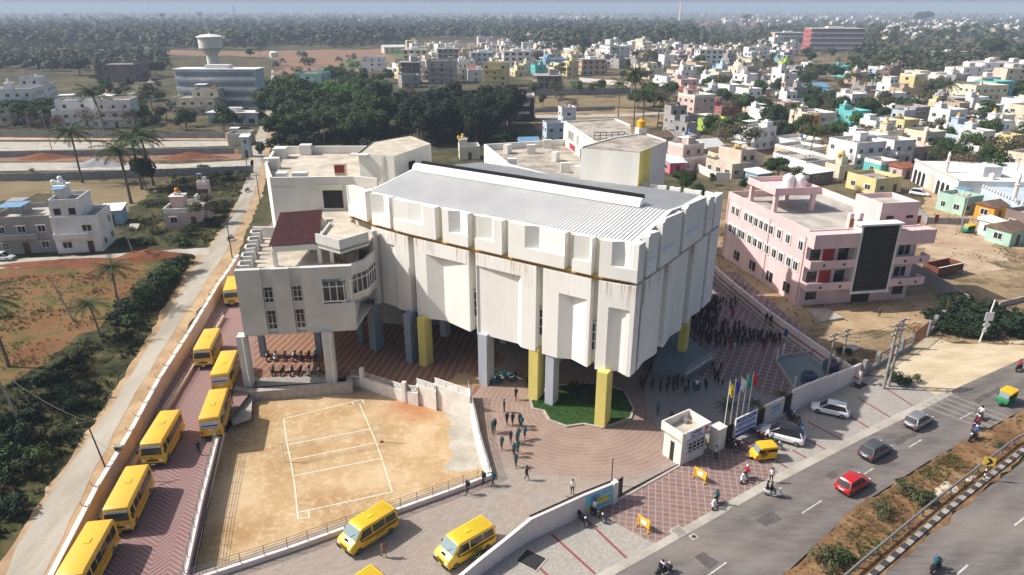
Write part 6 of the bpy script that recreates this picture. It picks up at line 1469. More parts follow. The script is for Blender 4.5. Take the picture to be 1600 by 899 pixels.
TREES = {}   # kind: (height, crown radius, leaf material, leaf count, leaf size, squash, trunk share)
def tree_proto(kind, var):
    k = (kind, var)
    if k in TP: return TP[k], False
    rnd = random.Random(hash(kind) % 1000 if False else sum(map(ord, kind))*7+var); H, rx, m, n, lf, sq, ts = KINDS_[kind]
    t = thing(kind, 'x', 'tree' if 'bush' not in kind and 'shrub' not in kind else 'bush'); zc = H-rx*sq
    crown(rnd, rx, rx*sq, zc, n, lf, 10 if sq > .8 else 8).build('crown', m, t, rel=False)
    if ts: trunk(rnd, max(H*ts, .3), max(.05, H*.022), rx, zc).build('trunk', 'bark', t, rel=False)
    TP[k] = t; return t, True
KINDS_ = {'broadleaf_tree': (9, 4.2, 'leaf_deep', 2600, .34, .85, .35), 'green_tree': (9, 4.0, 'leaf_mid', 2400, .32, .9, .35), 'bright_tree': (9, 4.0, 'leaf_bright', 2400, .32, .8, .35), 'tall_tree': (15, 3.2, 'leaf_dark', 2600, .36, 1.9, .35),
          'olive_tree': (7, 3.8, 'leaf_olive', 1300, .26, .7, .4), 'dry_tree': (6, 3.0, 'leaf_dry', 700, .18, .8, .4), 'umbrella_tree': (8, 5.5, 'leaf_mid', 1800, .32, .38, .6), 'bush': (2.0, 1.5, 'leaf_mid', 500, .17, .7, .1), 'dark_bush': (2.4, 1.8, 'leaf_dark', 600, .2, .7, .1), 'olive_bush': (1.8, 1.4, 'leaf_olive', 380, .15, .7, .1)}
def tree(kind, px, h, label, group=None, w=1.0, var=None, z=0, xy=None):
    """h = height in photo pixels when px given"""
    p = Vector((*xy, 0)) if xy else G(*px); var = random.randrange(3) if var is None else var
    if px is not None and h > 0 and not xy:
        H = 0; lo, hi = 0, 60
        for _ in range(30):
            m_ = (lo+hi)/2; dz_ = m_-CH; fz = p.y*math.cos(PIT)-dz_*math.sin(PIT); up = p.y*math.sin(PIT)+dz_*math.cos(PIT)
            if 449.5-FPX*up/fz > px[1]-h: lo = m_
            else: hi = m_
        H = lo
    else: H = h
    TREEPOS.append((p.x, p.y, KINDS_[kind][1]*H/KINDS_[kind][0]*w*.8)); t, new = tree_proto(kind, var); s = H/KINDS_[kind][0]; S3 = (s*w, s*w, s); rz = random.uniform(0, 6.28)
    if new: t.location = (p.x, p.y, z); t.scale = S3; t.rotation_euler[2] = rz; tag(t, label, None, group); return t
    return copy_tree(t, (p.x, p.y, z), rz, label, group, S3)
def palm_proto(var):
    k = ('palm', var)
    if k in TP: return TP[k], False
    rnd = random.Random(50+var); t = thing('coconut_palm', 'x', 'palm tree'); H = 9.0; lean = rnd.uniform(-.8, .8)
    pts = [(lean*(k/8)**2, .3*lean*(k/8)**2, H*k/8-.1*(k == 0)) for k in range(9)]
    MB().tube(pts, [.20]+[.15-.006*k for k in range(8)], 7).build('trunk', 'bark_palm', t, rel=False)
    mb = MB(); top = Vector(pts[-1]); nF = 22
    for f in range(nF):
        az = f*2.399+rnd.uniform(-.2, .2); el = 1.15-1.5*(f/nF)+rnd.uniform(-.1, .1); ln = rnd.uniform(2.9, 3.6); P = []; d = Vector((math.cos(az)*math.cos(el), math.sin(az)*math.cos(el), math.sin(el))); p = top.copy(); n = 9
        for k in range(n+1): P.append(p.copy()); p = p+d*(ln/n); d = (d+Vector((0, 0, -.17))).normalized()
        mb.tube(P, [.035]*4+[.02]*(n-3), 3, cap=False); sd_ = Vector((-math.sin(az), math.cos(az), 0))
        for k in range(1, n*3):
            u = k/3; i = min(int(u), n-1); q = P[i].lerp(P[i+1], u-i); dd = (P[i+1]-P[i]).normalized(); w_ = ln*.27*math.sin(math.pi*min(.97, .12+.85*u/n))**.6
            for s in (-1, 1):
                tip = q+(sd_*s*.85+dd*.55+Vector((0, 0, -.45-rnd.random()*.35))).normalized()*w_; mb.add([q, q+dd*.085, tip], [(0, 1, 2)])
    mb.build('fronds', 'leaf_palm', t, rel=False); mb = MB()
    for k in range(6): mb.ball((top.x+.25*math.cos(k), top.y+.25*math.sin(k), top.z-.2), .13, 5)
    mb.build('coconuts', 'leaf_olive', t, rel=False, smooth=True)
    TP[k] = t; return t, True
def palm(px, h, label, group=None, fs=1.0, var=None):
    p = G(*px); lo, hi = 0, 60
    for _ in range(30):
        m_ = (lo+hi)/2; dz_ = m_-CH; fz = p.y*math.cos(PIT)-dz_*math.sin(PIT); up = p.y*math.sin(PIT)+dz_*math.cos(PIT)
        if 449.5-FPX*up/fz > px[1]-h: lo = m_
        else: hi = m_
    s = lo/10.0; t, new = palm_proto(random.randrange(4) if var is None else var); S3 = (s*fs, s*fs, s); rz = random.uniform(0, 6.28)
    if new: t.location = (p.x, p.y, 0); t.scale = S3; t.rotation_euler[2] = rz; return tag(t, label, None, group)
    return copy_tree(t, (p.x, p.y, 0), rz, label, group, S3)
# near palms
for px, h, lb, fs in [((157, 527), 62, 'small coconut palm on the grassy field nearest the concrete lane', 1.6), ((187, 483), 72, 'coconut palm on the red field above the small palm', 1.5), ((14, 573), 118, 'coconut palm at the left edge cut by the frame', 1.4), ((205, 318), 95, 'coconut palm behind the blue shed with a tall lit trunk', 1.6), ((240, 290), 88, 'coconut palm beside the dark bushy tree and pink house', 1.5), ((222, 296), 90, 'middle palm of the trio behind the blue shed', 1.6), ((129, 286), 88, 'tall lone coconut palm behind the white house', 1.25), ((165, 210), 72, 'tall coconut palm in front of the white modern house', 1.3), ((52, 282), 18, 'tiny palm at the foot of the grey block wall', 1.2),
                  ((84, 112), 26, 'palm among the scrub above the white houses', 1.0), ((160, 128), 34, 'palm in front of the unfinished brown house', 1.1), ((225, 110), 28, 'palm right of the unfinished brown house', 1.1), ((120, 58), 22, 'left palm of the pair in the misty wood', 1.1), ((102, 58), 20, 'right palm of the pair in the misty wood', 1.1),
                  ((966, 182), 56, 'coconut palm with pale trunk on the dry field', 1.1), ((990, 198), 92, 'tallest coconut palm on the dry field', .85), ((1004, 203), 62, 'coconut palm with drooping crown behind the school roof', 1.15), ((1027, 200), 50, 'bushy low palm behind the upper roof block', 1.3), ((1041, 172), 42, 'palm beside the spreading umbrella tree', 1.2), ((992, 118), 38, 'palm above the tallest palm of the dry field', 1.3), ((958, 100), 26, 'palm in front of the white villa', 1.2),
                  ((1366, 135), 46, 'upper tall palm in the middle of the right town', 1.1), ((1360, 160), 46, 'lower tall palm in the middle of the right town', 1.1), ((1472, 182), 56, 'big dark palm beside the white and yellow houses', 1.25), ((1237, 208), 46, 'palm left of the orange house', 1.3), ((1262, 262), 64, 'palm behind the pink building roof', 1.05), ((1217, 92), 26, 'palm beside the red houses', 1.2), ((1180, 118), 28, 'palm among the cream houses', 1.1), ((1134, 78), 20, 'palm on the bare far field', 1.2), ((1165, 50), 26, 'large far palm clump at the bare field', 1.6), ((1432, 118), 30, 'palm behind the parked white buses', 1.3), ((508, 226), 50, 'palm at the front of the dark grove behind the school', 1.4), ((580, 228), 52, 'second palm at the front of the dark grove', 1.5), ((500, 215), 38, 'low palm in the left part of the dark grove', 1.3)]:
    palm(px, h, lb, None, fs)
rr = random.Random(11)
for k in range(60):
    x = rr.uniform(1352, 1560); y = rr.uniform(62, 80) if x < 1500 else rr.uniform(58, 70); palm((x, y), rr.uniform(16, 26), 'coconut palm of the far grove, '+spot(x, y, 1352, 1560, 58, 80), 'coconut palms in the far grove', 1.15)
for k in range(14): palm((rr.uniform(0, 420), rr.uniform(38, 75)), rr.uniform(14, 22), 'one of the misty palms scattered over the far left woods', 'misty palms in the far left woods', 1.2)
# broadleaf trees, one by one
TL = [('umbrella_tree', (32, 196), 42, 1.1, 'spreading dark tree left of the white houses'), ('umbrella_tree', (75, 194), 40, 1.2, 'spreading dark tree in front of the white houses'), ('dry_tree', (92, 210), 30, 1, 'greyish dry tree below the white modern house'), ('dry_tree', (140, 205), 38, 1, 'sparse dry tree beside the tall palm'), ('dry_tree', (206, 200), 30, 1, 'sparse dry tree above the grey wall'), ('olive_tree', (238, 172), 44, 1.0, 'olive tree beside the terraced house'), ('broadleaf_tree', (240, 208), 30, 1.3, 'round dark tree above the grey wall'), ('green_tree', (352, 208), 44, 1.0, 'round green tree in front of the blue roof'), ('dry_tree', (262, 190), 34, 1.1, 'reddish dry tree below the terraced house'), ('broadleaf_tree', (228, 296), 56, .75, 'dark bushy tree under the three palms'), ('olive_tree', (322, 350), 48, .9, 'thin leafed tree beside the pink house'), ('dry_tree', (288, 372), 22, 1, 'small dry tree in front of the pink house'), ('green_tree', (409, 252), 30, .7, 'narrow green tree beside the rear corner of the school'),
      ('broadleaf_tree', (1065, 303), 40, 1.25, 'big dark bush tree right of the school roof'), ('broadleaf_tree', (1090, 316), 30, 1.0, 'lower dark bush tree right of the school roof'), ('broadleaf_tree', (1127, 222), 36, 1.0, 'round dark tree between the pink villas'), ('green_tree', (1045, 160), 34, 1.3, 'spreading green tree behind the palms'), ('umbrella_tree', (1022, 168), 38, 1.0, 'brownish green umbrella tree on the dry field'), ('green_tree', (1092, 178), 32, 1.0, 'leafy tree left of the maroon walled house'), ('broadleaf_tree', (1192, 190), 40, 1.1, 'dark tree right of the lime green house'), ('broadleaf_tree', (1203, 205), 44, 1.0, 'dark tree below the first one right of the lime house'), ('broadleaf_tree', (1270, 178), 34, 1.1, 'dark tree above the orange house'), ('broadleaf_tree', (1318, 192), 44, 1.15, 'wide dark tree right of the orange house'), ('broadleaf_tree', (1346, 196), 46, 1.1, 'tallest dark tree of the clump right of the orange house'), ('bright_tree', (1332, 208), 32, .7, 'small bright green tree below the dark clump'), ('broadleaf_tree', (1215, 285), 40, 1.2, 'dark spreading tree behind the pink building'), ('olive_tree', (1240, 292), 34, 1.0, 'olive tree behind the pink building roof'), ('dry_tree', (1340, 315), 26, .8, 'small bare tree behind the pink stair block'),
      ('broadleaf_tree', (1546, 98), 40, 1.2, 'big round dark tree near the right edge of the woods'), ('green_tree', (1580, 112), 34, 1.2, 'big green tree at the right edge'), ('umbrella_tree', (1411, 100), 26, 1.2, 'flat topped tree behind the white buses'), ('bright_tree', (1470, 112), 26, 1.2, 'bright green tree left of the petrol station'), ('olive_tree', (1340, 100), 20, 1.4, 'olive tree on the slope below the palms'), ('dry_tree', (1395, 108), 24, 1.3, 'dry tree behind the white buses'), ('dry_tree', (1545, 110), 28, 1.4, 'purple brown dry tree behind the petrol station'), ('broadleaf_tree', (1262, 82), 22, 1.3, 'round tree in front of the big pink hospital block'), ('broadleaf_tree', (1440, 38), 22, 1.6, 'round dark tree far beyond the palms'), ('green_tree', (1275, 125), 22, 1.5, 'wide green tree in the middle of the right town'), ('green_tree', (1305, 125), 20, 1.5, 'second wide green tree in the middle of the town'), ('olive_tree', (1330, 135), 24, 1.1, 'olive tree left of the tall palms'), ('green_tree', (1418, 180), 18, 1, 'green tree among the yellow houses'), ('olive_tree', (1545, 178), 20, 1, 'olive tree beside the blue billboards'), ('broadleaf_tree', (1590, 160), 26, 1, 'dark tree at the right edge of the town'), ('green_tree', (1160, 300), 24, .8, 'green bush tree in front of the brown and cream villa'), ('green_tree', (1112, 290), 20, .8, 'green bush tree beside the white compound wall'), ('olive_tree', (1285, 215), 22, .9, 'olive tree above the yellow house'),
      ('green_tree', (165, 150), 26, 1.2, 'dark tree behind the white modern house'), ('broadleaf_tree', (245, 120), 26, 1.3, 'dark tree right of the unfinished brown house'), ('broadleaf_tree', (125, 118), 30, 1.5, 'wide dark tree above the white houses'), ('green_tree', (420, 150), 26, .8, 'green tree beside the lane and factory'), ('broadleaf_tree', (445, 145), 24, 1.0, 'dark tree at the corner of the mint villa')]
for kd, px, h, w_, lb in TL: tree(kd, px, h, lb, None, w_)
# the dark grove behind the school
GG = 'trees of the dark grove behind the school'
for k in range(62):
    x = rr.uniform(428, 604); y = rr.uniform(166, 230); kd = 'tall_tree' if y > 190 and rr.random() < .2 else ('bright_tree' if y < 178 and x > 470 else rr.choice(['broadleaf_tree', 'green_tree', 'broadleaf_tree']))
    tree(kd, (x, y), rr.uniform(44, 60) if kd != 'bright_tree' else rr.uniform(34, 44), {'tall_tree': 'tall narrow dark', 'bright_tree': 'bright green', 'broadleaf_tree': 'dark rounded', 'green_tree': 'mid green'}[kd]+' tree in left grove, '+spot(x, y, 428, 604, 166, 230), GG, 1.25)
for k in range(18): x, y = rr.uniform(505, 612), rr.uniform(126, 156); tree('green_tree', (x, y), rr.uniform(20, 30), 'feathery green tree above the grove, '+spot(x, y, 505, 612, 126, 156), GG, 1.3)
for k in range(48): x, y = rr.uniform(618, 808), rr.uniform(186, 228); tree('tall_tree', (x, y), rr.uniform(52, 76), 'nearly black tall tree in right grove, '+spot(x, y, 618, 808, 186, 228), GG, 1.5)
for k in range(40): x, y = rr.uniform(428, 808), rr.uniform(214, 234); tree('dark_bush', (x, y), rr.uniform(14, 24), 'dark bush below the grove, '+spot(x, y, 428, 808, 214, 234), 'understorey of the grove', 1.5)
for k in range(8): x, y = rr.uniform(600, 650), rr.uniform(165, 200); tree('dry_tree', (x, y), rr.uniform(26, 34), 'brownish leafless tree in the grove gap, '+spot(x, y, 600, 650, 165, 200), GG, 1.1)
# scattered small trees of the town, field edges and lane
for k in range(290):
    x = rr.uniform(820, 1600); y = rr.uniform(62, 290)
    if 1100 < x < 1460 and y > 240 or x < 1110 and y > 180 : continue
    kd = rr.choice(['green_tree', 'broadleaf_tree', 'olive_tree', 'dry_tree', 'green_tree']); tree(kd, (x, y), (9+.12*(y-40))*rr.uniform(.8, 1.5), '%s tree between town houses, ' % {'green_tree': 'green', 'broadleaf_tree': 'dark', 'olive_tree': 'olive', 'dry_tree': 'dry'}[kd]+spot(x, y, 820, 1600, 62, 290), 'small trees between the town houses', 1.0)
for k in range(150):
    x = rr.uniform(-10, 420); y = rr.uniform(88, 205)
    if 95 < y < 190 and (x < 130 or 255 < x < 420 and y > 80): continue
    kd = rr.choice(['broadleaf_tree', 'olive_tree', 'dry_tree', 'green_tree']); tree(kd, (x, y), (8+.12*(y-50))*rr.uniform(.7, 1.3), '%s tree around the left houses, ' % {'green_tree': 'green', 'broadleaf_tree': 'dark', 'olive_tree': 'olive', 'dry_tree': 'dry'}[kd]+spot(x, y, 0, 420, 88, 205), 'small trees around the left houses', 1.1)
# bushes along the lane
rr = random.Random(5)
for (x, y), h, kd in [((282, 425), 26, 'dark_bush'), ((268, 437), 26, 'bush'), ((255, 445), 26, 'dark_bush'), ((240, 462), 30, 'dark_bush'), ((222, 478), 32, 'bush'), ((205, 492), 30, 'dark_bush'), ((232, 480), 24, 'dark_bush'), ((190, 505), 24, 'dark_bush'), ((210, 510), 20, 'bush'), ((292, 412), 16, 'bush'), ((270, 420), 18, 'bush'), ((128, 550), 20, 'olive_bush'), ((120, 590), 22, 'dark_bush'), ((75, 600), 22, 'dark_bush'), ((30, 690), 26, 'dark_bush'), ((60, 720), 24, 'bush'), ((35, 750), 30, 'dark_bush'), ((95, 680), 18, 'olive_bush'), ((15, 800), 30, 'dark_bush'), ((50, 660), 22, 'dark_bush'), ((5, 730), 30, 'bush'), ((110, 640), 20, 'dark_bush'), ((140, 610), 16, 'dark_bush')]:
    tree(kd, (x, y), h, '%s bush in scrub beside lane, ' % ('dark' if kd == 'dark_bush' else 'green' if kd == 'bush' else 'olive')+spot(x, y, 0, 300, 410, 800), 'bushes in the scrub beside the lane', 1.1)
for k in range(46):
    x, y = rr.uniform(190, 400), rr.uniform(268, 385)
    if not inside((x, y), [(190, 385), (215, 330), (250, 268), (395, 265), (380, 300), (340, 370), (320, 385)]) or (252 < x < 335 and 290 < y < 350): continue
    kd = rr.choice(['bush', 'olive_bush', 'dark_bush']); tree(kd, (x, y), rr.uniform(8, 16), 'bush in the pink house plot, '+spot(x, y, 190, 400, 268, 385), 'bushes in the plot of the pink house', 1.2)
for (x, y), h, kd, lb in [((1285, 888), 28, 'olive_bush', 'large olive bush at the bottom of the median verge'), ((1310, 880), 20, 'bush', 'smaller green bush beside the large one in the median'), ((1372, 806), 22, 'olive_bush', 'low olive bush on the median beside the road'), ((1432, 782), 20, 'olive_bush', 'grey green bush in the middle of the median'), ((1415, 770), 22, 'olive_bush', 'olive bush behind the grey green one in the median'), ((1440, 790), 20, 'olive_bush', 'small bush below the grey green one in the median'), ((1560, 700), 12, 'olive_bush', 'small bush near the crash rail end'), ((745, 880), 18, 'bush', 'small green plant growing over the front wall'), ((1408, 600), 20, 'dark_bush', 'dark weedy bush at the foot of the twin poles'), ((1395, 594), 16, 'dark_bush', 'weedy bush left of the twin poles'), ((1425, 596), 14, 'olive_bush', 'weedy bush right of the twin poles'), ((1318, 555), 14, 'dark_bush', 'dark bush behind the yard wall'), ((1330, 575), 14, 'olive_bush', 'olive bush behind the yard wall corner'), ((905, 620), 26, 'dark_bush', 'dark shrub in the middle of the lawn'), ((922, 628), 22, 'dark_bush', 'second dark shrub in the middle of the lawn'), ((300, 360), 14, 'olive_bush', 'shrub at the doorstep of the pink house')]:
    tree(kd, (x, y), h, lb)
for k in range(26): 
    x = rr.uniform(1455, 1600); y = 470+ (x-1455)*.28+rr.uniform(0, 40); tree('dark_bush', (x, y), rr.uniform(16, 30), 'thorny bush beyond compound wall, '+spot(x, y, 1455, 1600, 470, 550), 'dark bushes beyond the compound wall', 1.3)
# potted palms behind the gate walls
for px, h, lb in [((1133, 668), 34, 'small palm beside the blue hoarding'), ((1172, 650), 22, 'small palm behind the blue hoarding'), ((1216, 632), 18, 'small palm behind the plaque wall')]: palm(px, h, lb, None, 1.9)
# weeds and grass tufts: stuff
def tufts(name, poly, n, m, h0, h1, seed, z=0, kind='stuff', bl=9):
    rnd = random.Random(seed); P4 = [tuple(G(*p).xy) for p in poly]; xs = [p[0] for p in P4]; ys = [p[1] for p in P4]; mb = MB(); k = 0; C_ = [(rnd.uniform(min(xs), max(xs)), rnd.uniform(min(ys), max(ys)), rnd.uniform(.6, 3.5)) for _ in range(max(8, n//26))]
    while k < n:
        q_ = rnd.choice(C_); p = (rnd.gauss(q_[0], q_[2]), rnd.gauss(q_[1], q_[2]))
        if not inside(p, P4): continue
        k += 1; h = rnd.uniform(h0, h1)
        for b in range(bl):
            a = rnd.uniform(0, 6.28); w_ = h*.2; x, y = p[0]+rnd.uniform(-h, h)*.6, p[1]+rnd.uniform(-h, h)*.6; q = Vector((math.cos(a), math.sin(a), 0))
            mb.add([(x-q.x*w_*.5, y-q.y*w_*.5, z), (x+q.x*w_*.5, y+q.y*w_*.5, z), (x+q.y*h*.5+q.x*w_*.4, y-q.x*h*.5+q.y*w_*.4, z+h), (x+q.y*h*.4-q.x*w_*.3, y-q.x*h*.4-q.y*w_*.3, z+h*.8)], [(0, 1, 2, 3)])
    o = mb.build(name, m); o['kind'] = kind; return o
tufts('lane_undergrowth', [(300, 412), (235, 520), (160, 640), (85, 745), (20, 840), (-120, 899), (-60, 620), (60, 590), (140, 540), (215, 470)], 2600, 'leaf_dark', .15, .55, 1)
tufts('field_grass', [(-60, 440), (290, 415), (230, 520), (120, 600), (-60, 640)], 2200, 'grass_dry', .08, .28, 2)
tufts('median_grass', [(1600, 645), (1450, 727), (1340, 798), (1235, 899), (1350, 899), (1470, 798), (1590, 704)], 1300, 'grass_dry', .06, .22, 3, .075)
tufts('median_weeds', [(1500, 700), (1400, 765), (1260, 888), (1330, 896), (1460, 795)], 260, 'leaf_mid', .1, .3, 4, .075)
tufts('plot_undergrowth', [(195, 385), (210, 345), (260, 280), (395, 268), (378, 300), (345, 360), (325, 384)], 1500, 'leaf_olive', .15, .6, 5)
tufts('lot_weeds', [(1085, 335), (1180, 295), (1440, 335), (1700, 335), (1800, 470), (1600, 540), (1500, 530), (1340, 590), (1180, 495), (1090, 410)], 3200, 'leaf_olive', .06, .28, 6)
tufts('lawn_grass', [(832, 632), (850, 642), (885, 664), (912, 660), (940, 667), (982, 652), (970, 614), (930, 602), (860, 608)], 900, 'leaf_bright', .05, .12, 7, .16)
# far woods: crowns too many and too far to count
def far_wood(name, zones, seed, m='leaf_far'):
    rnd = random.Random(seed); mb = MB()
    for (x0, x1, y0, y1, n, hs) in zones:
        for k in range(n):
            x, y = rnd.uniform(x0, x1), rnd.uniform(y0, y1); p = G(x, y); D = p.y; h = hs*rnd.uniform(.6, 1.5); r = h*rnd.uniform(.45, .7)
            nl = 90 if D < 900 else 46 if D < 1800 else 22
            for q in range(nl):
                a = rnd.uniform(0, 6.28); e = rnd.uniform(-.2, 1.5); rr_ = r*rnd.uniform(.75, 1.1); kx = 1+.35*math.sin(3*a+k); c = Vector((p.x+rr_*kx*math.cos(a)*math.cos(e), p.y+rr_*math.sin(a)*math.cos(e), h*.42+h*.5*math.sin(e)*(1+.25*math.sin(2*a+k)))); s = r*rnd.uniform(.14, .36)*(.8 if nl > 80 else 1 if nl > 30 else 1.5)
                nn_ = Vector((math.cos(a)*math.cos(e)+rnd.uniform(-.5, .5), math.sin(a)*math.cos(e)+rnd.uniform(-.5, .5), math.sin(e)+.3)).normalized(); u = nn_.cross(Vector((rnd.uniform(-1, 1), rnd.uniform(-1, 1), .2))).normalized(); v = nn_.cross(u)
                mb.add([c-u*s, c-v*s, c+u*s, c+v*s], [(0, 1, 2, 3)])
    o = mb.build(name, m); o['kind'] = 'stuff'; return o
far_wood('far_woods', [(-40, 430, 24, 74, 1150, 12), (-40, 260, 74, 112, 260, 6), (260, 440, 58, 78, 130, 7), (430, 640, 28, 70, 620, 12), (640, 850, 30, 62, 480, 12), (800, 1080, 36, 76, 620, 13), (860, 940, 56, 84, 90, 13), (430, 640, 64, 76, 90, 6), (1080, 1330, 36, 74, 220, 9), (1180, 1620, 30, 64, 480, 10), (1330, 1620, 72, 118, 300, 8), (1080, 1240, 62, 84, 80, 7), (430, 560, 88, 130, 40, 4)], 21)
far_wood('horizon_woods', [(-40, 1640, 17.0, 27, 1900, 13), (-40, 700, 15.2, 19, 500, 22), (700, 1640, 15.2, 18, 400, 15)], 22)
# ---------------------------------------------------------------- houses
HC = dict(white=(.78, .78, .76), cream=(.72, .66, .50), yellow=(.70, .60, .30), pink=(.68, .50, .46), grey=(.36, .34, .33), mint=(.42, .62, .52), blue=(.25, .42, .55), tan=(.55, .42, .30), lime=(.42, .62, .06), orange=(.70, .34, .04), maroon=(.42, .14, .14), rose=(.68, .17, .28), brown=(.24, .18, .16), turquoise=(.15, .55, .52), pale_blue=(.50, .60, .68), dark=(.05, .055, .06), peach=(.66, .56, .45))
for k_, c_ in HC.items(): mat('house_'+k_, c_, .85, tuple(x*.80 for x in c_), .4, .03, streak=.4)
mat('roof_grey', (.36, .34, .31), .95, (.20, .19, .17), .35, .05); mat('roof_pale', (.52, .49, .44), .95, (.33, .30, .27), .35, .05); mat('roof_tile', (.36, .12, .07), .85, (.24, .09, .06), 1.5, .2); mat('roof_blue_sheet', (.18, .34, .50), .5, (.14, .28, .42), .8); mat('roof_rust', (.20, .13, .09), .8, (.12, .08, .06), .8)
WIN = MB().box((0, 0, 0), (1, .1, 1)).build('window', 'glass_dark'); DOOR = MB().box((0, 0, 0), (1, .1, 1)).build('door', mat('door_brown', (.12, .05, .03), .6)); SHADE = MB().box((0, 0, 0), (1, 1, 1)).build('sunshade', 'coping_white')
WFR = MB(); 
for a_ in (-1, 1): WFR.box((a_*.5, 0, 0), (.08, .14, 1.08)); WFR.box((0, 0, a_*.5), (1.08, .14, .08))
WFR.box((0, 0, 0), (.05, .14, 1)); WFR = WFR.build('window_frame', 'frame_white')
TANKS = {}
for nm in ('yellow', 'orange', 'white', 'black', 'blue'):
    TANKS[nm] = MB().lathe([(.01, 0), (.55, 0), (.57, .3), (.54, .5), (.57, .7), (.55, .95), (.42, 1.1), (.2, 1.16), (.2, 1.24), (.01, 1.25)], (0, 0, 0), 10).build('water_tank', 'tank_'+nm, smooth=40)
LIB = [WIN, DOOR, SHADE, WFR]+list(TANKS.values())
def inst(src, par, loc, sc=(1, 1, 1), rz=0, parent=None):
    o = src.copy(); COL.objects.link(o); o.parent = parent or par; o.location = loc; o.scale = sc; o.rotation_euler[2] = rz; return o
def facade_windows(t, w, d, z0, H, fl, rnd, detail, door=True, sides=(0, 1, 3)):
    """windows of every storey on the front (0), right (1), back (2) and left (3) walls"""
    fh = H/fl
    for sd_ in sides:
        L = w if sd_ in (0, 2) else d; n = max(1, int(L/(3.0 if detail else 4.5))); rz = (0, math.pi/2, math.pi, -math.pi/2)[sd_]
        for f in range(fl):
            for k in range(n):
                if rnd.random() < (.12 if detail else .25): continue
                u = -L/2+L*(k+.5)/n; zc = z0+fh*f+fh*.52
                x, y = {0: (u, -d/2-.01), 1: (w/2+.01, u), 2: (u, d/2+.01), 3: (-w/2-.01, u)}[sd_]
                if door and f == 0 and sd_ == 0 and k == n//2: inst(DOOR, t, (x, y, z0+1.05), (1.0, 1, 2.1), rz); continue
                ww = rnd.choice([1.0, 1.3, 1.6])
                o = inst(WIN, t, (x, y, zc), (ww, 1, 1.2), rz)
                if detail: inst(WFR, t, (0, 0, 0), (1, 1, 1), 0, parent=o)
                if detail and sd_ in (0, 1) and rnd.random() < .7:
                    ox, oy = {0: (0, -.25), 1: (.25, 0), 2: (0, .25), 3: (-.25, 0)}[sd_]; inst(SHADE, t, (x+ox, y+oy, zc+.75), (ww+.4, .5, .08), rz)
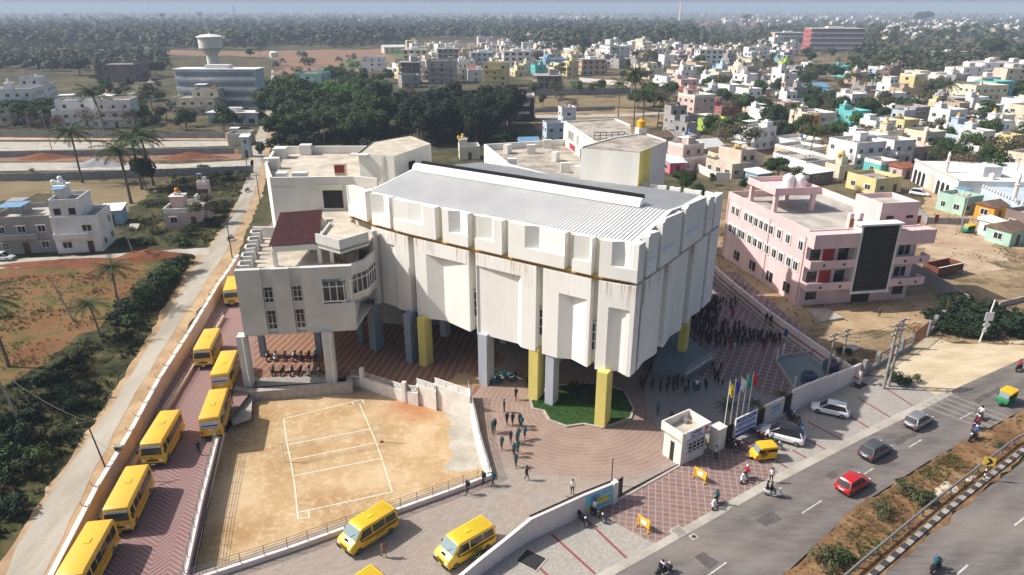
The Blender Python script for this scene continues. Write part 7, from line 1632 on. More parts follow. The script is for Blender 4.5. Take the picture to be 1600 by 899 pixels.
def house(px, w_px, fl, col, label, rz=None, feat='', dr=1.0, group=None, xy=None, w=None, rnd=None, detail=None, name='house'):
    p = Vector((*xy, 0)) if xy else G(*px); rnd = rnd or random.Random(int(p.x*7+p.y*13)); zc = p.y*math.cos(PIT)+CH*math.sin(PIT)
    w = w or w_px*zc/FPX*.88; d = w*dr; H = fl*3.0; detail = (zc < 330) if detail is None else detail; rz = R(rnd.choice([22, 22, 18, 26, -60])) if rz is None else R(rz)
    if not xy: p = p+Vector((0, d*.55, 0))
    t = thing(name, label, 'house' if name == 'house' else 'building', (p.x, p.y, 0), rz, group); m = 'house_'+col; B = lambda c, s, nm, mm, **k: MB().box(c, s).build(nm, mm, t, rel=False, **k)
    Wm = 'coping_white' if rnd.random() < .35 and col != 'grey' else m
    if 'g' in feat:                # gabled sheet or tile roof
        B((0, 0, H/2), (w, d, H), 'wall', m); rm = 'roof_tile' if 't' in feat else 'roof_blue_sheet' if 'b' in feat else 'roof_rust' if 'r' in feat else 'roof_metal_dark'
        mb = MB(); r_ = min(d*.22, 1.8); mb.add([(-w/2-.4, -d/2-.4, H-.05), (w/2+.4, -d/2-.4, H-.05), (w/2+.4, 0, H+r_), (-w/2-.4, 0, H+r_), (w/2+.4, d/2+.4, H-.05), (-w/2-.4, d/2+.4, H-.05), (-w/2-.4, -d/2-.4, H-.1), (w/2+.4, -d/2-.4, H-.1), (w/2+.4, d/2+.4, H-.1), (-w/2-.4, d/2+.4, H-.1)], [(0, 1, 2, 3), (3, 2, 4, 5), (0, 3, 5, 9, 6), (1, 7, 8, 4, 2), (6, 7, 1, 0), (9, 8, 7, 6), (8, 9, 5, 4)]); mb.build('roof', rm, t, rel=False)
        facade_windows(t, w, d, 0, H, fl, rnd, detail); return t
    if 's' in feat:                # low shed with a single slope
        B((0, 0, H/2), (w, d, H), 'wall', m); mb = MB(); mb.add([(-w/2-.3, -d/2-.4, H+.02), (w/2+.3, -d/2-.4, H+.02), (w/2+.3, d/2+.4, H+.5), (-w/2-.3, d/2+.4, H+.5), (-w/2-.3, -d/2-.4, H-.05), (w/2+.3, -d/2-.4, H-.05), (w/2+.3, d/2+.4, H-.05), (-w/2-.3, d/2+.4, H-.05)], [(0, 1, 2, 3), (4, 5, 1, 0), (5, 6, 2, 1), (7, 4, 0, 3), (6, 7, 3, 2)]); mb.build('roof', 'roof_blue_sheet' if 'b' in feat else 'roof_rust' if 'r' in feat else 'roof_metal', t, rel=False)
        facade_windows(t, w, d, 0, H, fl, rnd, detail, sides=(0, 3)); return t
    def block(cx, cy, bw, bd, z0, z1, par=.8, nm='wall', mm=m):
        B((cx, cy, (z0+z1)/2), (bw, bd, z1-z0), nm, mm); B((cx, cy, z1+.03), (bw-.3, bd-.3, .06), 'roof', 'roof_pale' if rnd.random() < .5 else 'roof_grey')
        mb = MB(); x0, x1, y0, y1 = cx-bw/2-.01, cx+bw/2+.01, cy-bd/2-.01, cy+bd/2+.01; mb.wall([(x0, y0), (x1, y0), (x1, y1), (x0, y1), (x0, y0)], .16, z1-.02, z1+par, side=1); mb.build('parapet', Wm, t, rel=False)
    setback = fl > 1 and rnd.random() < .6 and 'n' not in feat
    if 'f' in feat:                # bare concrete frame
        for f in range(fl+1): B((0, 0, f*3.0+.1 if f else .1), (w+.5, d+.5, .22), 'slab', m)
        for i in range(4):
            for j_ in range(3): B((-w/2+w*i/3, -d/2+d*j_/2, H/2), (.35, .35, H), 'column', m)
        B((.3, .4, H/2), (w-1.6, d-1.6, H-.2), 'wall', 'house_brown'); facade_windows(t, w-1.6, d-1.6, 0, H, fl, rnd, False)
        block(w*.2, 0, w*.3, d*.3, H, H+2.4, .3); return t
    if setback:
        H1 = (fl-1)*3.0; block(0, 0, w, d, 0, H1, .8); bw, bd = w*rnd.uniform(.55, .8), d*rnd.uniform(.6, .9); cx, cy = (w-bw)/2*rnd.choice([-1, 1]), (d-bd)/2; block(cx, cy, bw, bd, H1, H, .7, 'upper_wall')
        facade_windows(t, w, d, 0, H1, fl-1, rnd, detail)
        for k in range(2): inst(WIN, t, (cx-bw/4+bw/2*k, cy-bd/2-.01, H1+1.5), (1.1, 1, 1.2))
        hx, hy = cx, cy
    else: block(0, 0, w, d, 0, H, .9); facade_windows(t, w, d, 0, H, fl, rnd, detail); hx = hy = 0; bw, bd = w, d
    if fl > 1 and ('B' in feat or rnd.random() < .6):
        for f in range(1, fl if not setback else fl-1 or 1):
            B((-w*.1, -d/2-.6, f*3.0), (w*.7, 1.2, .16), 'balcony', Wm); mb = MB(); mb.wall([(-w*.45, -d/2), (-w*.45, -d/2-1.15), (w*.25, -d/2-1.15), (w*.25, -d/2)], .1, f*3.0+.08, f*3.0+.9); mb.build('balcony_rail', Wm, t, rel=False)
    if 'h' not in feat and rnd.random() < .75:
        sx, sy = hx+bw*.28*rnd.choice([-1, 1]), hy+bd*.2; B((sx, sy, H+1.15), (min(2.6, bw*.4), min(2.6, bd*.4), 2.3), 'stair_room', m); B((sx, sy, H+2.36), (min(3, bw*.45), min(3, bd*.45), .12), 'stair_roof', Wm); zt_ = H+2.42
    else: sx, sy, zt_ = hx+bw*.2, hy+bd*.1, H+.06
    if detail and rnd.random() < .35:
        cx2 = hx-bw*.2; B((cx2, hy-bd*.15, H+2.3), (bw*.42, bd*.45, .08), 'roof_awning', rnd.choice(['roof_blue_sheet', 'roof_rust', 'roof_metal', 'roof_metal']))
        for a_ in (-1, 1):
            for b_ in (-1, 1): B((cx2+a_*bw*.19, hy-bd*.15+b_*bd*.2, H+1.15), (.08, .08, 2.3), 'awning_post', 'steel_grey')
    elif detail:
        for q_ in range(3): B((hx+rnd.uniform(-.35, .35)*bw, hy+rnd.uniform(-.35, .35)*bd, H+.25), (rnd.uniform(.4, 1.4), rnd.uniform(.3, .9), .4), 'roof_clutter', rnd.choice(['steel_grey', 'house_maroon', 'roof_blue_sheet', 'coping_white', 'house_tan']))
    tk = next((v for k_, v in (('Y', 'yellow'), ('O', 'orange'), ('W', 'white'), ('K', 'black'), ('U', 'blue')) if k_ in feat), None)
    if tk:
        B((sx, sy, zt_+.3), (1.1, 1.1, .6), 'tank_stand', Wm); inst(TANKS[tk], t, (sx, sy, zt_+.6), (.8, .8, .75))
        if '2' in feat: inst(TANKS[tk], t, (sx-1.2, sy, zt_+.02), (.8, .8, .75)); 
    return t
# houses one can recognise: (base pixel, width in pixels, storeys, colour, turn, features, label)
HL = [((22, 194), 60, 4, 'white', 15, 'nW', 'white four storey block at the left edge of the photo', 'n'), ((52, 168), 44, 4, 'white', 15, 'BW', 'tall white house with balconies behind the left edge block'), ((72, 160), 22, 2, 'cream', 12, 'O', 'small cream house with orange tank between the white houses'),
 ((112, 202), 74, 3, 'white', 14, 'W', 'wide white modern house with blank walls behind the tall palm'), ((176, 200), 56, 3, 'white', 14, 'OB', 'white and brown house with orange tanks behind the tall palm'), ((216, 160), 40, 2, 'cream', 10, 'WO', 'pale house with white tank tower right of the modern house'), ((178, 128), 68, 3, 'brown', 6, 'n', 'unfinished brown house standing alone in the scrub'),
 ((300, 180), 76, 3, 'cream', 4, 'BO2', 'cream terraced apartment house with three orange tanks'), ((372, 172), 56, 2, 'grey', 3, 'nW', 'grey two storey house below the long factory block'), ((484, 146), 50, 3, 'mint', -5, 'B', 'mint green villa with balconies beside the dark grove'), ((582, 112), 38, 3, 'white', 0, 'nh', 'white building with dark horizontal bands above the grove'), ((612, 84), 38, 2, 'cream', 18, 'g', 'cream building with gabled roof on the edge of the works yard'), ((652, 86), 16, 1, 'peach', 0, 'h', 'tiny peach shed left of the gabled building'),
 ((640, 132), 36, 4, 'grey', 2, 'fW', 'grey unfinished block with open windows right of the grove'), ((690, 131), 50, 4, 'grey', 2, 'n', 'wide grey unfinished block with square windows'), ((718, 124), 26, 3, 'cream', 2, 'W', 'cream house right of the wide grey block'), ((742, 128), 26, 2, 'white', 8, 'n', 'small white house with slanted corner'), ((775, 136), 44, 4, 'yellow', -5, 'BY', 'yellowish house with open concrete floors'), ((725, 90), 34, 3, 'cream', 4, 'n', 'cream school like block with pale blue roof'), ((699, 90), 22, 3, 'cream', 4, 'B', 'narrow house left of the cream block'), ((757, 72), 26, 3, 'white', 8, 'BU', 'white villa in front of the wood'),
 ((690, 152), 50, 1, 'grey', 5, 'h', 'low grey shell below the wide grey block'), ((662, 208), 28, 3, 'yellow', 3, 'h', 'narrow yellow and red house inside the dark grove'), ((856, 148), 50, 3, 'grey', 4, 'f', 'bare concrete frame building on the edge of the dry field'), ((818, 190), 36, 3, 'dark', 3, 'h', 'dark fronted modern house at the grove edge'), ((866, 226), 34, 2, 'pale_blue', 10, 'h', 'pale blue grey house with pink panel behind the school'), ((886, 214), 26, 3, 'white', 10, 'W', 'white tower house with white tank behind the school'), ((826, 238), 32, 1, 'white', 8, 'gb', 'white house with light blue sheet roof behind the hall roof'), ((732, 250), 36, 1, 'cream', 8, 'Y2', 'house with two yellow tanks just behind the hall roof'),
 ((962, 98), 40, 4, 'white', 20, 'BW', 'large white villa with balconies in front of the wood'), ((1013, 88), 28, 4, 'cream', 15, 'BW', 'cream and pink apartment house beside the white villa'), ((1034, 86), 22, 2, 'cream', 15, 'h', 'low cream block right of the apartment house'), ((1003, 102), 28, 2, 'white', 10, 'W', 'white house below the cream apartment house'), ((836, 92), 40, 2, 'white', 8, 'WO', 'white house with long parapet left of the villa'), ((866, 88), 34, 2, 'tan', 8, 'W', 'tan house beside the long white parapet house'), ((898, 96), 22, 2, 'yellow', 12, 'Y', 'small yellow house with yellow tanks'), ((868, 108), 40, 2, 'blue', 6, 'W', 'sky blue house above the concrete frame'),
 ((1080, 146), 46, 2, 'pink', 18, 'W', 'pink and maroon house with open terrace'), ((1120, 162), 44, 2, 'white', 22, 'BW', 'white house with dark balcony above the lime green house'), ((1172, 164), 50, 2, 'white', 20, 'Y', 'bright white house with yellow tank right of the dark balcony'), ((1162, 124), 34, 3, 'cream', 15, 'BW', 'tall cream house above the bright white one'), ((1115, 205), 60, 1, 'lime', 20, 'h', 'lime green house with open terrace'), ((1137, 182), 44, 1, 'maroon', 20, 'O', 'long maroon walled house above the lime one'), ((1077, 268), 62, 2, 'pink', 28, 'BU2', 'pink villa with row of blue tanks and outside stair'), ((1152, 278), 66, 2, 'peach', 28, 'BY2', 'cream and brown villa with yellow tanks and dish'), ((1056, 272), 30, 1, 'rose', 12, 's', 'rose pink hut right of the school tower'), ((1187, 290), 30, 1, 'blue', 25, 's', 'bright blue shed beside the villa path'), ((1030, 230), 40, 1, 'tan', 20, 'gr', 'brown roofed shed behind the school tower'),
 ((1267, 212), 26, 2, 'orange', 20, 'h', 'orange box shaped house'), ((1304, 240), 34, 1, 'yellow', 20, 'gr', 'yellow hut with dark roof right of the white house'), ((1256, 240), 60, 1, 'white', 22, 'U', 'low white house with blue tank'), ((1415, 220), 34, 2, 'yellow', 20, 'h', 'bright yellow house in the right town'), ((1392, 215), 30, 1, 'pale_blue', 20, 'gb', 'house with light blue sheet roof left of the yellow house'), ((1412, 172), 52, 2, 'white', 18, 'OY', 'white house with turquoise room on its roof'), ((1540, 170), 66, 3, 'cream', 10, 'BO', 'long cream house with open floors at the right'), ((1518, 232), 56, 2, 'pale_blue', 14, 'Y', 'grey blue house carrying two dark blue billboards'), ((1572, 212), 40, 2, 'cream', 14, 'h', 'cream house right of the billboards'), ((1238, 182), 30, 3, 'white', 18, 'O2', 'white house with orange tanks above the dark trees'), ((1278, 146), 38, 1, 'mint', 12, 'gb', 'green sheet roofed hall in the middle of the town'), ((1234, 112), 26, 2, 'lime', 15, 'Y', 'yellow green house among the first rows'),
 ((1382, 275), 38, 1, 'turquoise', 20, 'n', 'turquoise low house above the yellow terrace'), ((1378, 304), 64, 1, 'yellow', 22, 'h', 'pale yellow flat roofed house behind the pink building'), ((1413, 280), 30, 1, 'pink', 22, 'gt', 'pink hut with tiled roof left of the mosque'), ((1348, 262), 66, 2, 'white', 20, 'n', 'white two storey house with square windows behind the yellow terrace'), ((1316, 282), 34, 1, 'cream', 22, 'Y2', 'cream house with two yellow tanks behind the pink building'), ((1510, 336), 50, 1, 'mint', 25, 'h', 'mint green house with two arched windows below the mosque'), ((1582, 385), 44, 1, 'mint', 25, 'gr', 'mint hut at the right edge above the dirt lot'), ((1555, 345), 34, 1, 'orange', 24, 'gr', 'orange trimmed hut with rusty roof'), ((1586, 250), 40, 2, 'yellow', 20, 'h', 'yellow house with big round opening at the right edge'), ((1556, 372), 30, 1, 'white', 24, 's', 'small white hut beside the rubble at the right'), ((1595, 330), 34, 1, 'yellow', 24, 'h', 'yellow hut at the right edge below the mosque'),
 ((34, 398), 96, 2, 'grey', 10, 'B', 'grey unfinished house left of the white house on the side street'), ((118, 396), 74, 3, 'white', 12, 'BW2', 'tall white stepped house with blue gates on the side street'), ((172, 352), 34, 1, 'blue', 14, 's', 'blue sheet metal shed behind the white house'), ((284, 356), 66, 1, 'pink', 8, 'O', 'small pink house with orange tank in the overgrown plot'), ((316, 334), 24, 2, 'pink', 8, 'hW', 'pink stair tower of the house in the overgrown plot'), ((372, 228), 38, 1, 'cream', 5, 'h', 'small cream cabin beside the lane junction'), ((385, 246), 14, 2, 'pale_blue', 5, 's', 'tiny blue booth beside the lane')]
placed = list(TREEPOS)
for row in HL:
    h = house(row[0], row[1], row[2], row[3], row[6], row[4], row[5]); placed.append((h.location.x, h.location.y, row[1]*h.location.y/FPX*.55))
# random rows between them, drawn nearest first so that at most 290 houses stand one by one
LM = [((1480, 290), 'the mosque'), ((1268, 205), 'the orange house'), ((1415, 205), 'the bright yellow house'), ((1518, 215), 'the billboards'), ((1115, 195), 'the lime green house'), ((1152, 262), 'the cream and brown villa'), ((1366, 125), 'the two tall palms'), ((1300, 75), 'the hospital block'), ((1527, 125), 'the petrol station'), ((962, 90), 'the large white villa'), ((856, 140), 'the concrete frame'), ((690, 128), 'the wide grey block'), ((1080, 140), 'the pink and maroon house'), ((1172, 158), 'the bright white house'), ((1330, 185), 'the dark tree clump'), ((1278, 140), 'the green roofed hall'), ((1540, 165), 'the long cream house'), ((775, 130), 'the yellowish house'), ((1045, 110), 'the spreading green tree'), ((1590, 385), 'the mint hut at the right edge')]
rr = random.Random(77)
FORB = [[tuple(G(*p).xy) for p in q] for q in ([(836, 148), (1060, 148), (1080, 170), (1060, 208), (836, 208)], [(1410, 268), (1440, 268), (1540, 318), (1720, 425), (1720, 480), (1480, 420), (1440, 340)], [(1085, 335), (1180, 285), (1300, 330), (1440, 330), (1560, 375), (1620, 420), (1700, 600), (1200, 600), (1000, 420)], [(400, 600), (420, 205), (800, 210), (1050, 210), (1060, 320), (1200, 600)], [(1215, 92), (1500, 60), (1600, 62), (1600, 128), (1500, 142), (1380, 122), (1230, 110)], [(420, 80), (640, 72), (640, 110), (540, 130), (610, 225), (420, 230)], [(610, 140), (810, 140), (810, 230), (610, 230)], [(1440, 262), (1600, 250), (1640, 310), (1500, 330)], [(1250, 120), (1330, 120), (1330, 150), (1250, 150)])]
TOWN = [tuple(G(*p).xy) for p in [(1042, 240), (1085, 165), (985, 112), (880, 120), (830, 118), (620, 140), (625, 66), (760, 62), (860, 84), (1060, 84), (1225, 70), (1240, 98), (1640, 140), (1640, 430), (1560, 380), (1430, 250), (1180, 300)]]
cand = []; tries = 0
while tries < 26000:
    tries += 1; x = rr.uniform(-140, 420); y = rr.uniform(130, 820)
    if not inside((x, y), TOWN) or any(inside((x, y), f) for f in FORB): continue
    w_ = rr.uniform(7.5, 12.5); far_ = 1.3 if y > 300 else .9
    if any((x-a)**2+(y-b)**2 < (w_*.62*far_+c)**2 for a, b, c in placed): continue
    placed.append((x, y, w_*.62*far_)); cand.append((x, y, w_))
cand.sort(key=lambda c: c[1]+abs(c[0])*.2); NEAR = cand[:205]; FARH = cand[205:]
PAL = ['white']*13+['cream']*9+['grey']*8+['yellow']*2+['pink']*2+['mint', 'blue', 'tan', 'tan', 'tan', 'peach', 'peach', 'pale_blue', 'pale_blue', 'brown', 'brown', 'turquoise']
CN = dict(white='white', cream='cream', grey='unpainted grey', yellow='yellow', pink='pink', mint='mint green', blue='blue', tan='tan', peach='peach', pale_blue='pale blue', brown='brown', turquoise='turquoise', orange='orange')
seen = set()
for x, y, w_ in NEAR:
    col = rr.choice(PAL); fl = rr.choice([1, 1, 2, 2, 2, 3]) if y > 210 else rr.choice([1, 1, 1, 2]); ft = rr.choice(['', '', 'W', 'Y', 'O', 'K', 'W2', 'W', 'B', 'BW', 'h', 'h', 'K'])
    if fl == 1 and rr.random() < .45: ft = rr.choice(['gr', 'gt', 's', 'sb', 'sr', 'g'])
    fz = y*math.cos(PIT)+CH*math.sin(PIT); u = 800+FPX*x/fz; v = 449.5-FPX*(y*math.sin(PIT)-CH*math.cos(PIT))/fz
    (lx, ly), ln = min(LM, key=lambda m_: (m_[0][0]-u)**2+((m_[0][1]-v)*2.2)**2); du, dv_ = u-lx, v-ly
    rel_ = ('behind' if dv_ < 0 else 'in front of') if abs(dv_)*2.2 > abs(du) else ('left of' if du < 0 else 'right of')
    dist_ = '' if math.hypot(du, dv_*2.2) < 40 else 'farther '
    roof = {'gr': ' with rusty gabled roof', 'gt': ' with tiled roof', 's': ' with white sheet roof', 'sb': ' with blue sheet roof', 'sr': ' with rusty sheet roof', 'g': ' with grey gabled roof', 'W': ' with white tank', 'Y': ' with yellow tank', 'O': ' with orange tank', 'K': ' with black tank', 'W2': ' with two white tanks', 'Y2': ' with two yellow tanks', 'B': ' with balcony', 'BW': ' with balcony and white tank', 'h': ' with bare flat roof', '': ' with flat roof'}[ft]
    lb = '%s %s storey house%s %s%s %s' % (CN[col], ('one', 'two', 'three')[fl-1], roof, dist_, rel_, ln)
    if lb in seen: lb = lb.replace('house', 'house, %s on its street,' % ('narrow' if w_ < 10 else 'broad')) if len(lb.split()) < 13 else lb
    seen.add(lb); house(None, 0, fl, col, ' '.join(lb.split()[:16]), None, ft, rr.uniform(.8, 1.25), 'houses of the right hand town', (x, y), w_, rr, y < 290)
# the town farther off, past counting, and the hamlets in the far woods
mb = MB(); pal = ['house_white', 'house_cream', 'house_pink', 'house_grey', 'house_yellow', 'glass_dark', 'roof_pale', 'house_peach', 'roof_tile']
def tiny(x, y, w_, d_, h_, c):
    a = rr.uniform(.1, .6); mb.m(c).box((x, y, h_/2), (w_, d_, h_), a); mb.m(6).box((x, y, h_+.1), (w_*.94, d_*.94, .2), a); mb.m(c).box((x+w_*.2, y+d_*.2, h_+1.0), (w_*.3, d_*.3, 2.2), a)
    ca, sa = math.cos(a), math.sin(a)
    for f in range(int(h_/3)):
        for s in (-.28, .28): mb.m(5).box((x+s*w_*ca+d_*.5*sa, y+s*w_*sa-d_*.5*ca, f*3+1.6), (1.3, .14, 1.3), a)
for x, y, w_ in FARH: tiny(x, y, w_, w_*rr.uniform(.8, 1.2), rr.choice([3, 3, 6, 6, 9]), rr.choice([0, 0, 0, 1, 1, 2, 3, 4, 7]))
for (x0, x1, y0, y1, n) in [(820, 1060, 62, 82, 60), (600, 830, 22, 36, 60), (800, 960, 24, 34, 70), (1380, 1600, 42, 62, 110), (1120, 1600, 22, 42, 110), (960, 1240, 18, 26, 26), (200, 420, 22, 36, 16), (20, 60, 22, 28, 8), (430, 560, 20, 34, 24), (1180, 1240, 76, 100, 14), (560, 700, 26, 34, 20), (1440, 1600, 128, 150, 30)]:
    for k in range(n): p = G(rr.uniform(x0, x1), rr.uniform(y0, y1)); tiny(p.x, p.y, rr.uniform(9, 20), rr.uniform(8, 12), rr.choice([6, 6, 9, 12]), rr.choice([0, 0, 0, 1, 7]))
o = mb.build('far_houses', pal); o['kind'] = 'stuff'
# ---- bigger single buildings
def big(px, w_px, fl, col, label, rz, dr, feat='', name='building', roof='roof_pale', fh=3.3):
    p = G(*px); zc = p.y*math.cos(PIT)+CH*math.sin(PIT); w = w_px*zc/FPX*.95; d = w*dr; H = fl*fh; t = thing(name, label, 'building', (p.x, p.y+d*.5, 0), R(rz)); rnd = random.Random(int(w*10))
    MB().box((0, 0, H/2), (w, d, H)).build('wall', 'house_'+col, t, rel=False); MB().box((0, 0, H+.15), (w+1.2, d+1.2, .3)).build('roof', roof, t, rel=False); MB().box((0, 0, H+.9), (w*.3, d*.4, 1.8)).build('stair_room', 'house_white', t, rel=False)
    for f in range(fl):
        n = max(4, int(w/4.5))
        if 'band' in feat: MB().box((0, -d/2-.03, f*fh+fh*.55), (w*.96, .1, fh*.42)).build('window_band', mat('band_glass', (.22, .26, .29), .5), t, rel=False); MB().box((0, -d/2-.3, f*fh+fh*.12), (w, .6, fh*.3)).build('balcony_band', 'house_white', t, rel=False)
        else:
            for k in range(n): inst(WIN, t, (-w/2+w*(k+.5)/n, -d/2-.03, f*fh+1.7), (w/n*.5, 1, 1.6))
        for k in range(max(2, int(d/6))): inst(WIN, t, (-w/2-.03, -d/2+d*(k+.5)/max(2, int(d/6)), f*fh+1.7), (1.8, 1, 1.5), -math.pi/2)
    return t
big((345, 172), 132, 4, 'pale_blue', 'long grey blue factory block with white roof below the water tower', -2, .28, 'band blue', 'factory_block', 'roof_metal', 4.2)
big((366, 196), 82, 1, 'pale_blue', 'low blue shed with white roof in front of the factory block', -2, .3, '', 'shed', 'roof_metal', 4.5)
big((1305, 84), 84, 5, 'maroon', 'large red and grey hospital block with white top floor', -4, .45, 'band', 'hospital_block', 'coping_white', 4.6); big((1232, 70), 46, 3, 'pink', 'lower pink wing left of the hospital block', -4, .5, 'band', 'hospital_wing', 'coping_white', 4.6)
big((1488, 94), 62, 2, 'grey', 'long grey unfinished block in the woods at the right', -5, .25, '', 'unfinished_block'); big((1527, 36), 84, 3, 'cream', 'wide cream palace like building far off at the right', 0, .2, '', 'palace'); big((228, 32), 28, 2, 'white', 'white building in the misty woods at the left', 0, .4, '', 'building')
for px_, w_, f_, c_, lb_ in [((648, 108), 40, 4, 'cream', 'cream mid rise block above the left end of the grey blocks'), ((806, 112), 44, 4, 'white', 'white mid rise block right of the yellowish house'), ((700, 106), 34, 4, 'grey', 'grey mid rise block above the wide grey block'), ((926, 118), 40, 3, 'tan', 'tan mid rise block right of the concrete frame'), ((1108, 108), 40, 4, 'white', 'white mid rise block left of the tall cream house'), ((752, 104), 36, 3, 'pale_blue', 'pale blue mid rise block behind the small slanted house')]: big(px_, w_, f_, c_, lb_, 8, .6, '', 'apartment_block')
# water tower and tanks
def water_tower(px, H, r, label, legs=False, nm='water_tower'):
    p = G(*px); t = thing(nm, label, 'water tower', (p.x, p.y, 0)); m = mat('tower_cream', (.78, .77, .70), .8, (.68, .67, .60), .3)
    if legs:
        for k in range(4): MB().box((r*.7*(-1)**k, r*.7*(1 if k < 2 else -1), H*.3), (.4, .4, H*.6)).build('leg', m, t, rel=False)
        MB().lathe([(.01, H*.6), (r, H*.6), (r, H*.92), (r*.6, H), (.01, H)], n=18).build('tank', m, t, rel=False, smooth=40); return
    MB().lathe([(.01, 0), (r*.55, 0), (r*.5, H*.6), (r*.95, H*.72), (r*.98, H*.73)], n=20).build('shaft', m, t, rel=False, smooth=40); MB().lathe([(.01, H*.73), (r, H*.73), (r, H*.92), (.01, H*.921)], n=24).build('tank', m, t, rel=False, smooth=40)
    MB().lathe([(.01, H*.921), (r*1.12, H*.921), (r*1.12, H*.935), (r*.7, H*.97), (.3, H*.985), (.3, H*1.02), (.01, H*1.02)], n=24).build('roof', m, t, rel=False, smooth=40); MB().lathe([(.01, H*.66), (r*1.05, H*.71), (r*1.05, H*.73), (.01, H*.731)], n=24).build('walkway', 'steel_grey', t, rel=False)
water_tower((339, 135), 28.5, 6.3, 'cream mushroom shaped water tower behind the factory block'); water_tower((430, 104), 11, 3.2, 'small yellow tank on legs at the edge of the works yard', True, 'tank_tower'); water_tower((1504, 128), 12, 2.0, 'slim white funnel shaped tank at the petrol station', False, 'tank_tower')
ch = MB().tube([G(1062, 35), G(1062, 35)+Vector((0, 0, 62))], [4, 2.2], 10).build('chimney', 'coping_white'); tag(ch, 'tall white chimney rising from the far wood', 'chimney')
# petrol station canopy, parked white buses
p = G(1527, 138); t = thing('petrol_station', 'petrol station with flat white canopy on columns', 'petrol station', (p.x, p.y, 0), R(-6)); MB().box((0, 0, 6.2), (32, 14, 1.0)).build('canopy', 'coping_white', t, rel=False)
for x in (-11, 0, 11): MB().box((x, 0, 2.9), (.8, .8, 5.8)).build('column', 'coping_white', t, rel=False)
wb = None
for px, rz, lb in [((1337, 119), -10, 'white bus parked left of the two tall palms'), ((1390, 124), -6, 'white bus parked right of the two tall palms, lower one'), ((1398, 116), -6, 'white bus parked right of the two tall palms, upper one')]:
    p = G(*px)
    if wb is None:
        wb = thing('parked_bus', lb, 'bus', (p.x, p.y, 0), R(rz), 'white buses parked in the town'); MB().box((0, 0, 1.8), (12, 2.6, 2.8)).build('body', 'coping_white', wb, rel=False, bevel=.2); MB().box((0, -1.31, 2.2), (11, .05, .9)).build('window_band', 'glass_dark', wb, rel=False); wheels(wb, (-4, 4), 1.2, .5, .3)
    else: copy_tree(wb, (p.x, p.y, 0), R(rz), lb)
# ---- mosque
a, b = G(1423, 283), G(1490, 318); c_ = G(1600, 296); t = thing('mosque', 'white mosque with arched front, scalloped parapet and two small minarets', 'mosque', (a.x, a.y, 0), heading(a, b)); L1 = (b-a).length; D1 = 26
MB().box((L1/2, D1/2, 2.6), (L1, D1, 5.2)).build('wall', 'house_white', t, rel=False); MB().box((L1+9, D1*.55, 2.0), (18, D1*.7, 4.0)).build('side_hall', 'house_pale_blue', t, rel=False)
for x0, x1, y, z in [(0, L1, -.1, 5.2)]:
    n = 26
    for k in range(n): MB().lathe([(.01, 0), (.22, 0), (.24, .4), (.01, .75)], (x0+(x1-x0)*(k+.5)/n, y, z), 6).build('merlon', 'coping_white', t, rel=False)
for k in range(16): MB().lathe([(.01, 0), (.22, 0), (.24, .4), (.01, .75)], (L1+.1+18*(k+.5)/16, D1*.2-.1, 4.0), 6).build('merlon', 'coping_white', t, rel=False)
def arch(x, w_, h_, nm, m, y=-.06):
    mb = MB(); n = 8; pts = [(x-w_/2, 0), (x+w_/2, 0)]+[(x+w_/2*math.cos(q), h_-w_/2+w_/2*math.sin(q)*1.15) for q in [math.pi*k/n for k in range(n+1)]]
    mb.prism(pts, 0, .12); mb.v = [(X, y+.06-Z, Y) for X, Y, Z in mb.v]; return mb.build(nm, m, t, rel=False)
arch(L1*.47, 2.6, 4.2, 'arched_gate', 'tank_yellow' if False else 'house_peach')
for x in (.08, .18, .28, .62, .72, .82): arch(L1*x, 1.3, 3.3, 'arched_window', 'glass_dark')
for x, y in ((L1*.6, 1.2), (L1+14, 4)):
    mr = MB().lathe([(.01, 5), (.9, 5), (.8, 9), (1.1, 9.1), (1.1, 9.4), (.6, 9.5), (.6, 11), (.75, 11.4), (.5, 12.2), (.01, 13)], (0, 0, 0), 10).build('minaret', 'coping_white', t, rel=False, smooth=35); mr.location = (x, y, 1.8); mr.scale = (.5, .5, .65)
MB().box((L1*.72, 9, 6.4), (4, 4, 2.4)).build('roof_room', 'house_white', t, rel=False); inst(TANKS['white'], t, (L1*.9, 8, 5.2), (1.2, 1.2, 1.2))
# billboards on the grey blue house
for k, px in enumerate(((1507, 214), (1534, 212))):
    p = G(*px); t = thing('billboard', 'dark blue billboard with pale lettering, %s of the pair' % ('left' if k == 0 else 'right'), 'billboard', (p.x, p.y, 0), R(10)); MB().box((0, 0, 4.6), (5.6, .3, 4.6)).build('panel', mat('board_blue', (.03, .045, .20), .6), t, rel=False)
    for z, h in ((5.7, 1.0), (4.3, .7), (3.3, .5)): MB().box((0, -.18, z), (4.2, .04, h)).build('lettering_band', 'house_pale_blue', t, rel=False)
    for s in (-1, 1): MB().box((s*2.4, .2, 2.3), (.2, .2, 4.6)).build('post', 'steel_grey', t, rel=False)
